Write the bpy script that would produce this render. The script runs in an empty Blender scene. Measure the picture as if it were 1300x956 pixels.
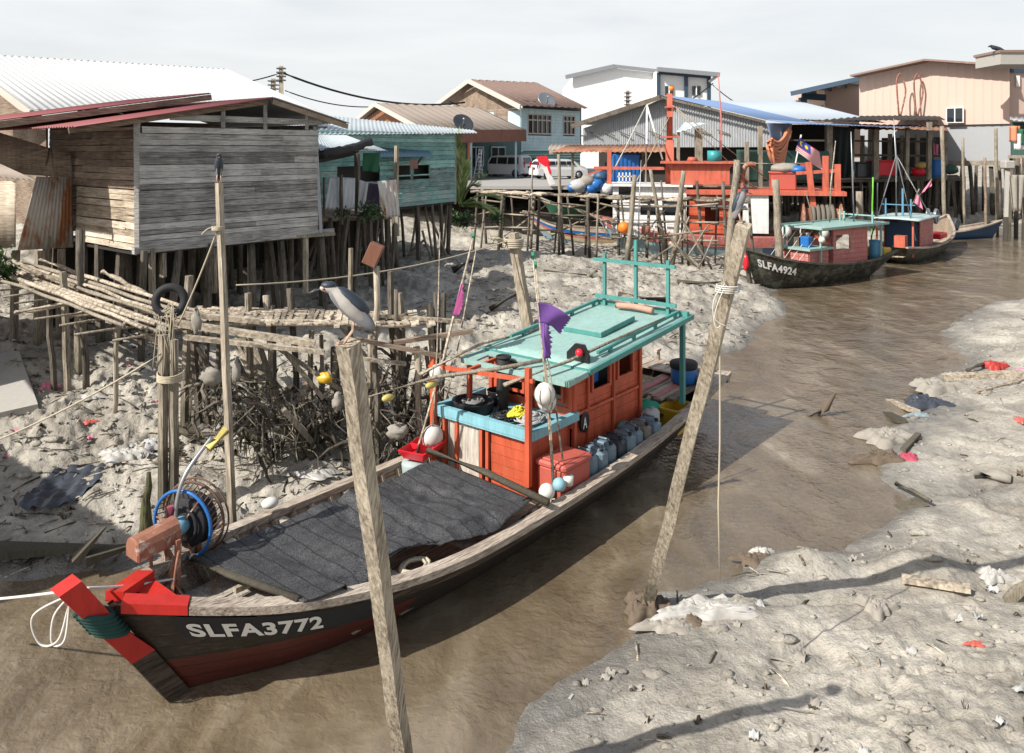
import bpy, math, random
import numpy as np
from mathutils import Vector, Matrix
random.seed(7)
R_ = random.Random(11)
SC = bpy.context.scene
COL = SC.collection
H = 5.7; HV = 190.0; F = 1000.0; CU = 650.0
def P(u, v, z=0.0):
    "point of the place at height z seen along a given sight line of the survey"
    y = F*(H-z)/(v-HV); return Vector(((u-CU)*y/F, y, z))
def Q(u, v, y):
    return Vector(((u-CU)*y/F, y, H-(v-HV)*y/F))
V = Vector
# ------------------------------------------------------------------ materials
MATS = {}
class NT:
    def __init__(s, name):
        s.m = bpy.data.materials.new(name); s.m.use_nodes = True
        s.t = s.m.node_tree; s.n = s.t.nodes; s.l = s.t.links
        s.b = s.n['Principled BSDF']; s.out = s.n['Material Output']
    def new(s, t, **k):
        n = s.n.new(t)
        for a, b in k.items(): setattr(n, a, b)
        return n
    def coord(s, scale=(1,1,1), kind='Object', rot=(0,0,0)):
        if kind == 'Position':
            c = s.new('ShaderNodeNewGeometry'); o = c.outputs['Position']
        else:
            c = s.new('ShaderNodeTexCoord'); o = c.outputs[kind]
        mp = s.new('ShaderNodeMapping'); mp.inputs['Scale'].default_value = scale; mp.inputs['Rotation'].default_value = rot
        s.l.new(o, mp.inputs['Vector']); return mp.outputs[0]
    def noise(s, vec, scale=5, detail=6, rough=.6, dist=0):
        n = s.new('ShaderNodeTexNoise'); n.inputs['Scale'].default_value = scale
        n.inputs['Detail'].default_value = detail; n.inputs['Roughness'].default_value = rough
        n.inputs['Distortion'].default_value = dist
        s.l.new(vec, n.inputs['Vector']); return n.outputs['Fac']
    def voro(s, vec, scale=5, feature='F1'):
        n = s.new('ShaderNodeTexVoronoi'); n.feature = feature; n.inputs['Scale'].default_value = scale
        s.l.new(vec, n.inputs['Vector']); return n.outputs['Distance']
    def ramp(s, fac, stops):
        r = s.new('ShaderNodeValToRGB'); e = r.color_ramp.elements
        while len(e) < len(stops): e.new(.5)
        for el, (p, c) in zip(e, stops):
            el.position = p; el.color = (*c, 1) if len(c) == 3 else c
        s.l.new(fac, r.inputs[0]); return r.outputs['Color']
    def mix(s, fac, a, b, mode='MIX'):
        n = s.new('ShaderNodeMix', data_type='RGBA', blend_type=mode)
        for sock, x in ((n.inputs[0], fac), (n.inputs[6], a), (n.inputs[7], b)):
            if isinstance(x, (int, float)): sock.default_value = x
            elif isinstance(x, tuple): sock.default_value = (*x[:3], 1)
            else: s.l.new(x, sock)
        return n.outputs[2]
    def math(s, op, a, b=0.0, c=0.0):
        n = s.new('ShaderNodeMath', operation=op)
        for i, x in enumerate((a, b, c)):
            if isinstance(x, (int, float)): n.inputs[i].default_value = x
            else: s.l.new(x, n.inputs[i])
        return n.outputs[0]
    def island(s):
        return s.new('ShaderNodeNewGeometry').outputs['Random Per Island']
    def set(s, color=None, rough=None, metal=None, spec=None):
        for k, x in (('Base Color', color), ('Roughness', rough), ('Metallic', metal), ('Specular IOR Level', spec)):
            if x is None: continue
            if isinstance(x, (int, float)): s.b.inputs[k].default_value = x
            elif isinstance(x, tuple): s.b.inputs[k].default_value = (*x[:3], 1)
            else: s.l.new(x, s.b.inputs[k])
    def bump(s, h, strength=.3, dist=.02):
        b = s.new('ShaderNodeBump'); b.inputs['Strength'].default_value = strength; b.inputs['Distance'].default_value = dist
        s.l.new(h, b.inputs['Height']); s.l.new(b.outputs[0], s.b.inputs['Normal'])
def wood(name, dark, light, stretch=(2,2,25), rough=.85, stain=None, var=.5, tide=0):
    t = NT(name); c = t.coord(stretch)
    g = t.noise(c, 2.2, 8, .65, .4)
    g2 = t.noise(t.coord((1,1,1)), 1.3, 5, .6)
    f = t.math('ADD', t.math('MULTIPLY', t.math('SUBTRACT', g, .5), 1.6), t.math('ADD', t.math('MULTIPLY', t.island(), var), t.math('MULTIPLY', g2, .75)))
    f = t.math('SUBTRACT', f, .12)
    col = t.ramp(f, [(0.0, tuple(x*.45 for x in dark)), (.3, dark), (.75, light), (1.0, tuple(min(.8, x*1.35) for x in light))])
    ck = t.ramp(t.noise(t.coord(tuple(x*2.2 for x in stretch)), 1.5, 4, .55, .8), [(.33, (.25,.22,.20)), (.40, (1,1,1))]); col = t.mix(.75, col, ck, 'MULTIPLY')
    if stain:
        sf = t.ramp(t.noise(t.coord((1,1,1)), 2.6, 6, .7), [(.5, (0,0,0)), (.62, (1,1,1))])
        col = t.mix(sf, col, stain)
    if tide:
        sp_ = t.new('ShaderNodeSeparateXYZ'); t.l.new(t.coord((1,1,1), 'Position'), sp_.inputs[0]); tz = t.math('ADD', sp_.outputs[2], t.math('MULTIPLY', g2, 1.1)); col = t.mix(t.ramp(t.math('MULTIPLY', tz, .3), [((tide+.25)*.3, (.72,.72,.72)), ((tide+.75)*.3, (0,0,0))]), col, (.055,.050,.034))
    t.set(col, rough, spec=.25); t.bump(g, .6, .014); return t.m
def paint(name, colr, worn=None, amt=.5, rough=.5, scale=6, stretch=(1,1,1), dirt=.35, spec=.4, var=.1):
    t = NT(name); c = t.coord(stretch)
    n = t.noise(c, scale, 9, .7, .3); n2 = t.noise(t.coord(), 1.7, 6, .6)
    base = t.mix(t.math('MULTIPLY', t.ramp(n2, [(.35, (0,0,0)), (.75, (1,1,1))]), dirt), colr, tuple(x*.5+.02 for x in colr))
    base = t.mix(t.math('MULTIPLY', t.island(), var), base, tuple(min(1,x*.6) for x in colr))
    sk = t.ramp(t.noise(t.coord((3.2,3.2,.5)), 2.2, 7, .7, .6), [(.34, (.55,.50,.45)), (.58, (1,1,1))]); base = t.mix(min(1, dirt*1.5), base, sk, 'MULTIPLY')
    if worn:
        wf = t.ramp(n, [(amt, (0,0,0)), (amt+.07, (1,1,1))])
        base = t.mix(wf, base, worn)
    t.set(base, rough, spec=spec); t.bump(n, .15, .01); return t.m
def metal_sheet(name, colr, rust=(.22,.09,.04), amt=.6, dirtc=None, rough=.5, metal=.3, stretch=(1,1,.35), var=.25):
    t = NT(name); c = t.coord(stretch)
    n = t.noise(c, 1.8, 8, .68, .5); n2 = t.noise(t.coord((3,3,.6)), 3, 6, .6)
    base = t.mix(t.ramp(n2, [(.35, (0,0,0)), (.7, (1,1,1))]), colr, dirtc or tuple(x*.6 for x in colr))
    base = t.mix(t.math('MULTIPLY', t.island(), var), base, tuple(x*.55 for x in colr))
    wf = t.ramp(n, [(amt, (0,0,0)), (amt+.1, (1,1,1))])
    base = t.mix(wf, base, rust)
    t.set(base, t.math('ADD', t.math('MULTIPLY', n, .3), rough-.1), metal); t.bump(n, .15, .01); return t.m
def plain(name, colr, rough=.6, metal=0, spec=.4, mott=.25):
    t = NT(name); n = t.noise(t.coord(), 9, 6, .65)
    t.set(t.mix(t.math('MULTIPLY', n, mott*2), colr, tuple(x*.45 for x in colr)), rough, metal, spec); t.bump(n, .12, .008); return t.m
def glass(name, colr=(.02,.025,.03)):
    t = NT(name); t.set(colr, .08, 0, .6); return t.m
M = {}
def mk():
    M['grey_wood'] = wood('weathered grey boards', (.19,.18,.165), (.52,.50,.465), (1.2,1.2,30), var=.42)
    M['tan_wood'] = wood('pale tan boards', (.30,.24,.17), (.62,.53,.42), (1.2,1.2,26))
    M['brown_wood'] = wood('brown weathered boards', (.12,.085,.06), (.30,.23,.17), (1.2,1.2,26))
    M['post'] = wood('weathered round post', (.10,.085,.06), (.36,.31,.24), (22,22,1.4), tide=1.2)
    M['post_dark'] = wood('old dark stilt', (.045,.038,.03), (.17,.145,.115), (22,22,1.4), tide=1.4)
    M['post_pale'] = wood('pale squared post', (.17,.14,.10), (.46,.40,.31), (16,16,1.1), tide=.55)
    M['deck'] = wood('bleached deck poles', (.15,.12,.09), (.50,.43,.33), (6,6,6))
    M['boat_wood'] = wood('worn gunwale timber', (.17,.13,.10), (.50,.43,.35), (1.5,22,22))
    M['hull_dark'] = wood('dark hull planks', (.022,.016,.012), (.10,.075,.055), (1.0,6,16))
    M['hull_old'] = wood('old black hull planks', (.03,.026,.02), (.13,.115,.09), (1.0,6,16), stain=(.10,.11,.08))
    M['plank_boat'] = wood('inner boat planks', (.16,.12,.09), (.42,.34,.26), (1.4,18,18))
    M['teal_wood'] = wood('teal painted boards', (.13,.27,.25), (.27,.46,.42), (1.2,1.2,20))
    M['pale_blue'] = paint('pale blue boards', (.52,.70,.74), (.35,.42,.42), .66, .6)
    M['orange'] = paint('orange red boat paint', (.58,.11,.05), (.30,.14,.09), .60, .45, 7, dirt=.5)
    M['orange_old'] = paint('faded orange paint', (.56,.13,.075), (.30,.20,.15), .60, .6, 5, dirt=.5)
    M['red'] = paint('red bow paint', (.54,.028,.02), (.16,.04,.03), .61, .4, 8, dirt=.3)
    M['dark_red'] = paint('dull antifouling red', (.13,.022,.016), (.03,.02,.015), .55, .6, 6)
    M['teal'] = paint('sea green boat paint', (.27,.43,.39), (.40,.50,.46), .70, .5, 6, dirt=.25)
    M['teal_trim'] = paint('sea green trim', (.075,.27,.245), (.2,.27,.24), .70, .45, 6, dirt=.3)
    M['blue_trim'] = paint('pale blue counter paint', (.22,.47,.54), (.45,.45,.42), .70, .5, 6)
    M['white'] = paint('white boat paint', (.72,.72,.70), (.35,.30,.25), .68, .5, 6, dirt=.3)
    M['bare_ply'] = wood('bare plywood', (.34,.30,.25), (.58,.54,.48), (10,10,1), var=.2)
    M['pink_old'] = paint('faded pink red paint', (.50,.16,.14), (.35,.30,.26), .56, .6, 5)
    M['red_roof'] = metal_sheet('maroon corrugated sheet', (.24,.055,.055), (.30,.16,.14), .62, (.20,.07,.07), .55, 0)
    M['white_roof'] = metal_sheet('white corrugated sheet', (.66,.66,.64), (.45,.42,.38), .70, (.56,.56,.54), .45, 0)
    M['zinc'] = metal_sheet('zinc corrugated sheet', (.44,.46,.47), (.26,.15,.09), .70, (.30,.31,.32), .5, .35)
    M['zinc_pale'] = metal_sheet('pale zinc roofing', (.55,.60,.61), (.42,.38,.34), .68, (.48,.54,.55), .45, .15)
    M['zinc_rust'] = metal_sheet('rusty zinc sheet', (.58,.56,.52), (.36,.14,.05), .48, (.50,.46,.40), .7, 0)
    M['rust_roof'] = metal_sheet('rusted roofing', (.34,.15,.08), (.20,.08,.04), .5, (.30,.16,.10), .8, .1)
    M['blue_roof'] = metal_sheet('blue roofing', (.18,.28,.48), (.30,.36,.48), .62, (.22,.32,.50), .5, .05)
    M['brown_roof'] = metal_sheet('brown asbestos tile roof', (.24,.15,.12), (.34,.26,.22), .58, (.20,.14,.11), .8, 0, (1,1,1))
    M['tan_roof'] = metal_sheet('mossy tan roof', (.33,.27,.22), (.22,.18,.15), .60, (.28,.23,.19), .85, 0, (1,1,1))
    M['clad_white'] = plain('white cladding', (.78,.78,.77), .6, mott=.1)
    M['peach'] = plain('peach cladding', (.56,.405,.335), .7, mott=.08)
    M['cement'] = plain('grey cement render', (.36,.37,.38), .9, mott=.2)
    M['blue_steel'] = plain('dark blue steel', (.035,.07,.11), .5)
    M['fascia'] = plain('pale fascia board', (.55,.50,.44), .8)
    M['dark_in'] = plain('dark interior', (.035,.033,.03), .9)  # near-black used for dark interiors and for painted shade under the houses
    M['black'] = plain('black rubber', (.022,.022,.024), .75)
    M['black_gloss'] = plain('black paint', (.015,.015,.016), .35)
    M['net'] = None
    M['rust'] = paint('rusty painted steel', (.30,.13,.08), (.42,.34,.28), .55, .8, 5, dirt=.6)
    M['steel'] = plain('grey galvanised steel', (.40,.41,.42), .4, .7)
    M['rope'] = plain('straw rope', (.48,.42,.31), .9)
    M['rust_dark'] = plain('dark rusty wire', (.13,.075,.05), .8); M['rope_dark'] = plain('dirty dark rope', (.16,.14,.11), .95)
    M['rope_white'] = plain('white rope', (.68,.66,.60), .9)
    M['purple'] = plain('purple flag cloth', (.20,.09,.36), .8, mott=.4)
    M['magenta'] = plain('magenta flag cloth', (.34,.06,.20), .8, mott=.4)
    M['pink'] = plain('pink flag cloth', (.72,.22,.32), .8)
    M['foam'] = plain('dirty white foam', (.68,.66,.60), .8, mott=.3)
    M['blue_pl'] = plain('blue plastic', (.02,.14,.42), .4)
    M['sky_pl'] = plain('light blue plastic', (.20,.42,.55), .4)
    M['jerry'] = plain('grey blue jerrycan plastic', (.17,.24,.29), .4, mott=.35)
    M['jerry_dark'] = plain('dark jerrycan plastic', (.04,.05,.065), .4)
    M['red_pl'] = plain('red plastic', (.72,.02,.035), .35)
    M['pink_pl'] = plain('faded red cool box plastic', (.50,.11,.08), .45, mott=.3)
    M['yellow'] = plain('yellow plastic', (.62,.38,.03), .4)
    M['yellow_dull'] = plain('dull yellow plastic', (.60,.50,.15), .5, mott=.4)
    M['yellow_net'] = plain('yellow net twine', (.72,.64,.05), .8)
    M['green_cl'] = plain('dark green cloth', (.03,.13,.07), .9)
    M['dark_cl'] = plain('dark purple cloth', (.07,.05,.075), .9)
    M['grey_cl'] = plain('pale grey tarpaulin', (.42,.42,.41), .8)
    M['orange_cl'] = plain('salmon orange net', (.62,.25,.14), .9)
    M['green_net'] = plain('dark green net', (.04,.09,.075), .9)
    M['frond'] = None
    M['concrete'] = plain('concrete slab', (.40,.38,.34), .85, mott=.25)
    M['car_white'] = plain('white car paint', (.70,.70,.70), .25, mott=.03)
    M['car_dark'] = plain('dark car paint', (.05,.055,.06), .25)
    M['glass'] = glass('dark glass')
    M['lamp_red'] = plain('red tail lamp', (.45,.02,.02), .3)
    M['letter'] = plain('white lettering', (.78,.77,.72), .6, mott=.2)
    M['dark_blue'] = plain('navy hull paint', (.03,.08,.16), .5)
    M['aqua_hull'] = paint('grey blue hull paint', (.30,.42,.47), (.25,.25,.22), .6)
    M['cream'] = paint('cream hull paint', (.60,.48,.30), (.3,.25,.2), .65)
    M['plastic_sheet'] = plain('black plastic sheet', (.07,.08,.10), .3, mott=.6)
    M['rag'] = plain('muddy rag', (.36,.33,.28), .85, mott=.5)
    M['brown_rag'] = plain('brown rag', (.16,.12,.085), .9, mott=.5)
    M['bottle'] = plain('muddy pale plastic', (.52,.50,.46), .5, mott=.5)
    M['bf_black'] = plain('blue black feathers', (.035,.045,.06), .5)
    M['bf_grey'] = plain('ash grey feathers', (.20,.20,.21), .7)
    M['bf_white'] = plain('pale breast feathers', (.46,.43,.39), .85, mott=.3)
    M['bill'] = plain('horn bill', (.07,.07,.07), .4)
    M['leg_y'] = plain('yellow pink leg', (.55,.38,.28), .6)
    M['eye_red'] = plain('red eye', (.4,.02,.01), .2)
    M['white_cl'] = plain('white cloth', (.75,.74,.72), .8)
    M['flag_red'] = plain('flag red', (.60,.04,.05), .8)
    M['flag_blue'] = plain('flag blue', (.03,.06,.30), .8)
    M['flag_yel'] = plain('flag yellow', (.75,.55,.03), .8)
    t = NT('black shade netting')
    c = t.coord((1,1,1)); n = t.noise(c, 4, 8, .75); n2 = t.noise(t.coord((70,70,70)), 1.5, 3, .8)
    st = t.math('SINE', t.math('MULTIPLY', t.noise(t.coord((0,9,0)), 1, 0, 0), 60))
    t.set(t.mix(t.ramp(t.math('ADD', t.math('MULTIPLY', n, .18), t.math('MULTIPLY', n2, .85)), [(.46, (0,0,0)), (.66, (1,1,1))]), (.010,.010,.011), (.17,.17,.175)), .6, 0, .35)
    sn = t.new('ShaderNodeSeparateXYZ'); t.l.new(t.coord(), sn.inputs[0]); ln_ = t.math('LESS_THAN', t.math('FRACT', t.math('MULTIPLY', t.math('ADD', sn.outputs[0], t.math('MULTIPLY', n, .10)), 4.2)), .09); bc_ = t.b.inputs['Base Color'].links[0].from_socket; t.set(t.mix(t.math('MULTIPLY', ln_, .75), bc_, (.012,.012,.013))); t.bump(t.math('ADD', n2, t.math('MULTIPLY', ln_, 1.5)), .7, .012); M['net'] = t.m
    t = NT('palm leaf'); n = t.noise(t.coord(), 3, 4, .5)
    t.set(t.ramp(t.math('ADD', t.math('MULTIPLY', n, .5), t.math('MULTIPLY', t.island(), .5)), [(.2, (.10,.18,.05)), (.5, (.26,.36,.11)), (.75, (.55,.54,.32))]), .5); M['frond'] = t.m
    t = NT('leafy shrub'); n = t.noise(t.coord(), 3, 4, .5)
    t.set(t.ramp(t.island(), [(0, (.02,.05,.015)), (1, (.07,.13,.035))]), .6); M['leaf'] = t.m
mk()
# ------------------------------------------------------------------ mesh builder
class MB:
    def __init__(s): s.v = []; s.f = []; s.m = []; s.s = []
    def add(s, vs, fs, mat=0, smooth=False):
        o = len(s.v); s.v += [tuple(x) for x in vs]; s.f += [tuple(i+o for i in f) for f in fs]
        s.m += [mat]*len(fs); s.s += [smooth]*len(fs); return s
    def box(s, c, size, rot=None, mat=0, taper=1.0):
        a, b, h = (x/2 for x in size); c = V(c)
        vs = [V((x*a*(taper if z > 0 else 1), y*b*(taper if z > 0 else 1), z*h)) for z in (-1,1) for y in (-1,1) for x in (-1,1)]
        if rot is not None:
            Rm = rot if isinstance(rot, Matrix) else Matrix.Rotation(rot, 3, 'Z'); vs = [Rm @ x for x in vs]
        s.add([x+c for x in vs], [(0,2,3,1),(4,5,7,6),(0,1,5,4),(2,6,7,3),(0,4,6,2),(1,3,7,5)], mat); return s
    def bev(s, c, size, r=.02, rot=None, mat=0):
        "box with chamfered edges"
        a, b, h = (x/2 for x in size); c = V(c); r = min(r, a*.9, b*.9, h*.9); vs = []; 
        def ring(aa, bb, z, rr): return [(aa,bb-rr,z),(aa-rr,bb,z),(-aa+rr,bb,z),(-aa,bb-rr,z),(-aa,-bb+rr,z),(-aa+rr,-bb,z),(aa-rr,-bb,z),(aa,-bb+rr,z)]
        vs = ring(a-r,b-r,-h,r*.6)+ring(a,b,-h+r,r)+ring(a,b,h-r,r)+ring(a-r,b-r,h,r*.6)
        fs = [tuple(range(7,-1,-1)), tuple(range(24,32))]
        for k in range(3):
            for i in range(8): j = (i+1)%8; fs.append((k*8+i, k*8+j, k*8+8+j, k*8+8+i))
        vs = [V(x) for x in vs]
        if rot is not None:
            Rm = rot if isinstance(rot, Matrix) else Matrix.Rotation(rot, 3, 'Z'); vs = [Rm @ x for x in vs]
        s.add([x+c for x in vs], fs, mat); return s
    def frame(s, d, up=V((0,0,1))):
        d = V(d).normalized(); up = V(up)
        if abs(d.dot(up)) > .95: up = V((0,1,0))
        x = d.cross(up).normalized(); y = x.cross(d).normalized(); return x, y, d
    def beam(s, p0, p1, w, h=None, w1=None, up=(0,0,1), mat=0):
        h = h or w; p0 = V(p0); p1 = V(p1); x, y, d = s.frame(p1-p0, up); k = (w1/w) if w1 else 1
        vs = [p0+x*a*w/2+y*b*h/2 for a, b in ((-1,-1),(1,-1),(1,1),(-1,1))]+[p1+(x*a*w/2+y*b*h/2)*k for a, b in ((-1,-1),(1,-1),(1,1),(-1,1))]
        s.add(vs, [(3,2,1,0),(4,5,6,7),(0,1,5,4),(1,2,6,5),(2,3,7,6),(3,0,4,7)], mat); return s
    def tube(s, pts, r, n=8, mat=0, smooth=True, jit=0, caps=True, flat=1.0):
        pts = [V(p) for p in pts]; rs = r if isinstance(r, (list, tuple)) else [r]*len(pts)
        vs = []; fs = []; px = None
        for i, p in enumerate(pts):
            d = (pts[min(i+1, len(pts)-1)]-pts[max(i-1, 0)])
            if d.length < 1e-6: d = V((0,0,1))
            if px is None: x, y, d = s.frame(d)
            else:
                d = d.normalized(); x = (px-d*px.dot(d))
                x = x.normalized() if x.length > 1e-5 else s.frame(d)[0]
                y = d.cross(x).normalized()*1
            px = x
            for k in range(n):
                a = 2*math.pi*k/n; q = rs[i]*(1+R_.uniform(-jit, jit))
                vs.append(p+x*math.cos(a)*q+y*math.sin(a)*q*flat)
        for i in range(len(pts)-1):
            for k in range(n):
                k2 = (k+1)%n; fs.append((i*n+k, i*n+k2, (i+1)*n+k2, (i+1)*n+k))
        if caps: fs += [tuple(range(n-1,-1,-1)), tuple(range((len(pts)-1)*n, len(pts)*n))]
        s.add(vs, fs, mat, smooth); return s
    def lathe(s, prof, c=(0,0,0), n=16, rot=None, mat=0, smooth=True, sx=1, sy=1):
        c = V(c); vs = []; fs = []
        for (r, z) in prof:
            for k in range(n):
                a = 2*math.pi*k/n; q = V((math.cos(a)*r*sx, math.sin(a)*r*sy, z))
                if rot is not None: q = rot @ q
                vs.append(q+c)
        for i in range(len(prof)-1):
            for k in range(n):
                k2 = (k+1)%n; fs.append((i*n+k, i*n+k2, (i+1)*n+k2, (i+1)*n+k))
        fs += [tuple(range(n-1,-1,-1)), tuple(range((len(prof)-1)*n, len(prof)*n))]
        s.add(vs, fs, mat, smooth); return s
    def ball(s, c, r, n=14, m=9, mat=0, sc=(1,1,1), rot=None, jit=0):
        c = V(c); vs = []; fs = []
        for i in range(m+1):
            t = math.pi*i/m
            for k in range(n):
                a = 2*math.pi*k/n; q = r*(1+R_.uniform(-jit, jit))
                p = V((math.sin(t)*math.cos(a)*q*sc[0], math.sin(t)*math.sin(a)*q*sc[1], math.cos(t)*q*sc[2]))
                if rot is not None: p = rot @ p
                vs.append(c+p)
        for i in range(m):
            for k in range(n):
                k2 = (k+1)%n; fs.append((i*n+k, (i+1)*n+k, (i+1)*n+k2, i*n+k2))
        s.add(vs, fs, mat, True); return s
    def torus(s, c, R, r, n=24, m=10, rot=None, mat=0, flat=1):
        c = V(c); vs = []; fs = []
        for i in range(n):
            a = 2*math.pi*i/n
            for k in range(m):
                b = 2*math.pi*k/m; p = V(((R+r*math.cos(b))*math.cos(a), (R+r*math.cos(b))*math.sin(a), r*math.sin(b)*flat))
                if rot is not None: p = rot @ p
                vs.append(c+p)
        for i in range(n):
            for k in range(m):
                i2 = (i+1)%n; k2 = (k+1)%m; fs.append((i*m+k, i2*m+k, i2*m+k2, i*m+k2))
        s.add(vs, fs, mat, True); return s
    def grid(s, fn, nu, nv, mat=0, smooth=True, thick=0):
        vs = [fn(i/nu, j/nv) for j in range(nv+1) for i in range(nu+1)]; w = nu+1
        fs = [(j*w+i, j*w+i+1, (j+1)*w+i+1, (j+1)*w+i) for j in range(nv) for i in range(nu)]
        if thick:
            n0 = len(vs); n_ = (V(vs[1])-V(vs[0])).cross(V(vs[w])-V(vs[0])).normalized()*thick
            vs = vs+[V(x)-n_ for x in vs]; fs = fs+[tuple(i+n0 for i in reversed(f)) for f in fs]
            def e(a, b): fs.append((b, a, a+n0, b+n0))
            for i in range(nu): e(i, i+1); e(nv*w+i+1, nv*w+i)
            for j in range(nv): e((j+1)*w, j*w); e(j*w+nu, (j+1)*w+nu)
        s.add(vs, fs, mat, smooth); return s
    def quad(s, a, b, c, d, thick=.03, mat=0):
        a, b, c, d = map(V, (a, b, c, d)); return s.grid(lambda u, v: a.lerp(b, u).lerp(d.lerp(c, u), v), 1, 1, mat, False, thick)
    def corr(s, a, b, c, d, pitch=.09, amp=.014, thick=.004, sag=0, mat=0, sheet=None):
        "corrugated sheet: waves run a->b, ridges run a->d"
        a, b, c, d = map(V, (a, b, c, d)); n = (b-a).cross(d-a).normalized()
        nu = max(4, min(700, int((b-a).length/pitch*4))); nv = 6 if sag else 1
        def fn(u, v):
            return a.lerp(b, u).lerp(d.lerp(c, u), v)+n*(amp*math.sin(u*nu*math.pi/2)+sag*math.sin(v*math.pi)*math.sin(u*9))
        return s.grid(fn, nu, nv, mat, True, thick)
    def prism(s, pts, ext, mat=0):
        pts = [V(p) for p in pts]; n = len(pts); ext = V(ext)
        vs = pts+[p+ext for p in pts]; fs = [tuple(range(n-1,-1,-1)), tuple(range(n, 2*n))]+[(i, (i+1)%n, (i+1)%n+n, i+n) for i in range(n)]
        s.add(vs, fs, mat); return s
    def build(s, name, mats, parent=None, world_of=None, origin=None):
        me = bpy.data.meshes.new(name); off = V((0,0,0)); vs = s.v
        if world_of is not None:
            Mi = world_of.matrix_basis.inverted(); vs = [tuple(Mi @ V(p)) for p in vs]
        elif origin is not None:
            off = V(origin); vs = [tuple(V(p)-off) for p in vs]
        me.from_pydata(vs, [], s.f)
        for m in (mats if isinstance(mats, (list, tuple)) else [mats]): me.materials.append(M[m] if isinstance(m, str) else m)
        me.polygons.foreach_set('material_index', s.m); me.polygons.foreach_set('use_smooth', s.s); me.update()
        o = bpy.data.objects.new(name, me); COL.objects.link(o)
        if parent: o.parent = parent
        if origin is not None: o.location = off
        return o
def planks(mb, p0, p1, z0, z1, bh=.13, th=.022, top=None, holes=(), jit=.006, lap=.012, maxlen=3.6, mat=0, gap=.011, out=None, skew=0):
    "lapped horizontal boards from p0 to p1; top(s) gives a gable height at s in metres"
    p0 = V((p0[0], p0[1], 0)); p1 = V((p1[0], p1[1], 0)); L = (p1-p0).length; e = (p1-p0)/L; n = V((e.y, -e.x, 0))
    z = z0
    while z < (z1 if top is None else z1)-.02:
        h = bh*R_.uniform(.85, 1.15); zt = min(z+h, z1)
        segs = [(0.0, L)]
        if top is not None:
            N = 60; ins = [k*L/N for k in range(N+1) if top(k*L/N) >= zt-.01]
            if not ins: break
            segs = [(min(ins), max(ins))]
        for (a, b, ha, hb) in holes:
            if zt > ha+.02 and z < hb-.02:
                ns = []
                for (x0, x1) in segs:
                    if b <= x0 or a >= x1: ns.append((x0, x1)); continue
                    if a > x0: ns.append((x0, a))
                    if b < x1: ns.append((b, x1))
                segs = ns
        for (x0, x1) in segs:
            x = x0
            while x < x1-.02:
                l = min(x1-x, R_.uniform(.55, 1)*maxlen)
                if x1-x-l < .4: l = x1-x
                j = R_.uniform(-jit, jit); j2 = R_.uniform(-jit, jit); f = R_.uniform(0, .009)
                A = p0+e*x; B = p0+e*(x+l-.004)
                q = [A+V((0,0,z+j))+n*(th+lap+f), B+V((0,0,z+j2))+n*(th+lap+f), B+V((0,0,zt-gap+j2))+n*(th+f), A+V((0,0,zt-gap+j))+n*(th+f)]
                vs = q+[w-n*th for w in q]
                mb.add(vs, [(0,1,2,3),(7,6,5,4),(1,0,4,5),(2,1,5,6),(3,2,6,7),(0,3,7,4)], mat)
                x += l
        z += h
    return mb
# ------------------------------------------------------------------ things
def tagp(o, label=None, cat=None, group=None, kind=None):
    if label: o['label'] = label
    if cat: o['category'] = cat
    if group: o['group'] = group
    if kind: o['kind'] = kind
    return o
def thing(name, label, cat, loc=(0,0,0), rz=0, group=None):
    o = bpy.data.objects.new(name, None); COL.objects.link(o); o.empty_display_size = .2
    o.location = loc; o.rotation_euler = (0,0,rz); bpy.context.evaluated_depsgraph_get() if False else None
    o.matrix_basis = Matrix.Translation(V(loc)) @ Matrix.Rotation(rz, 4, 'Z')
    return tagp(o, label, cat, group)
def part(name, mb, mat, t, label=None, world=False, up=None):
    o = mb.build(name, mat, up or t, world_of=t if world else None)
    if label: o['label'] = label
    return o
def single(name, mb, mat, label, cat, group=None, origin=None):
    if origin is None:
        xs = np.array(mb.v); origin = (float(xs[:,0].mean()), float(xs[:,1].mean()), float(xs[:,2].min()))
    return tagp(mb.build(name, mat, origin=origin), label, cat, group)
def struct(name, mb, mat, kind='structure'):
    return tagp(mb.build(name, mat), kind=kind)
def ctree(o, parent=None):
    c = o.copy(); COL.objects.link(c); c.parent = parent
    for ch in list(o.children): ctree(ch, c)
    return c
def copy_to(o, loc, rz=None, label=None):
    c = ctree(o); c.location = loc
    if rz is not None: c.rotation_euler.z = rz
    if label: c['label'] = label
    return c
def catenary(a, b, sag, n=14):
    a = V(a); b = V(b); return [a.lerp(b, i/n)-V((0,0,sag*4*(i/n)*(1-i/n))) for i in range(n+1)]
def bez(pts, n=8):
    "smooth polyline through points"
    pts = [V(p) for p in pts]; out = []
    for i in range(len(pts)-1):
        p0 = pts[max(i-1,0)]; p1 = pts[i]; p2 = pts[i+1]; p3 = pts[min(i+2, len(pts)-1)]
        for k in range(n):
            t = k/n; out.append(.5*((2*p1)+(p2-p0)*t+(2*p0-5*p1+4*p2-p3)*t*t+(3*p1-p0-3*p2+p3)*t**3))
    return out+[pts[-1]]
def text_mesh(txt, size, bold=0.0, extrude=0.0):
    cu = bpy.data.curves.new('txt', 'FONT'); cu.body = txt; cu.size = size; cu.offset = bold; cu.extrude = extrude; cu.space_character = 1.1
    o = bpy.data.objects.new('txt', cu); COL.objects.link(o)
    dg = bpy.context.evaluated_depsgraph_get(); me = bpy.data.meshes.new_from_object(o.evaluated_get(dg))
    vs = [tuple(v.co) for v in me.vertices]; fs = [tuple(p.vertices) for p in me.polygons]
    bpy.data.objects.remove(o); bpy.data.curves.remove(cu); bpy.data.meshes.remove(me)
    return vs, fs
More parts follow.
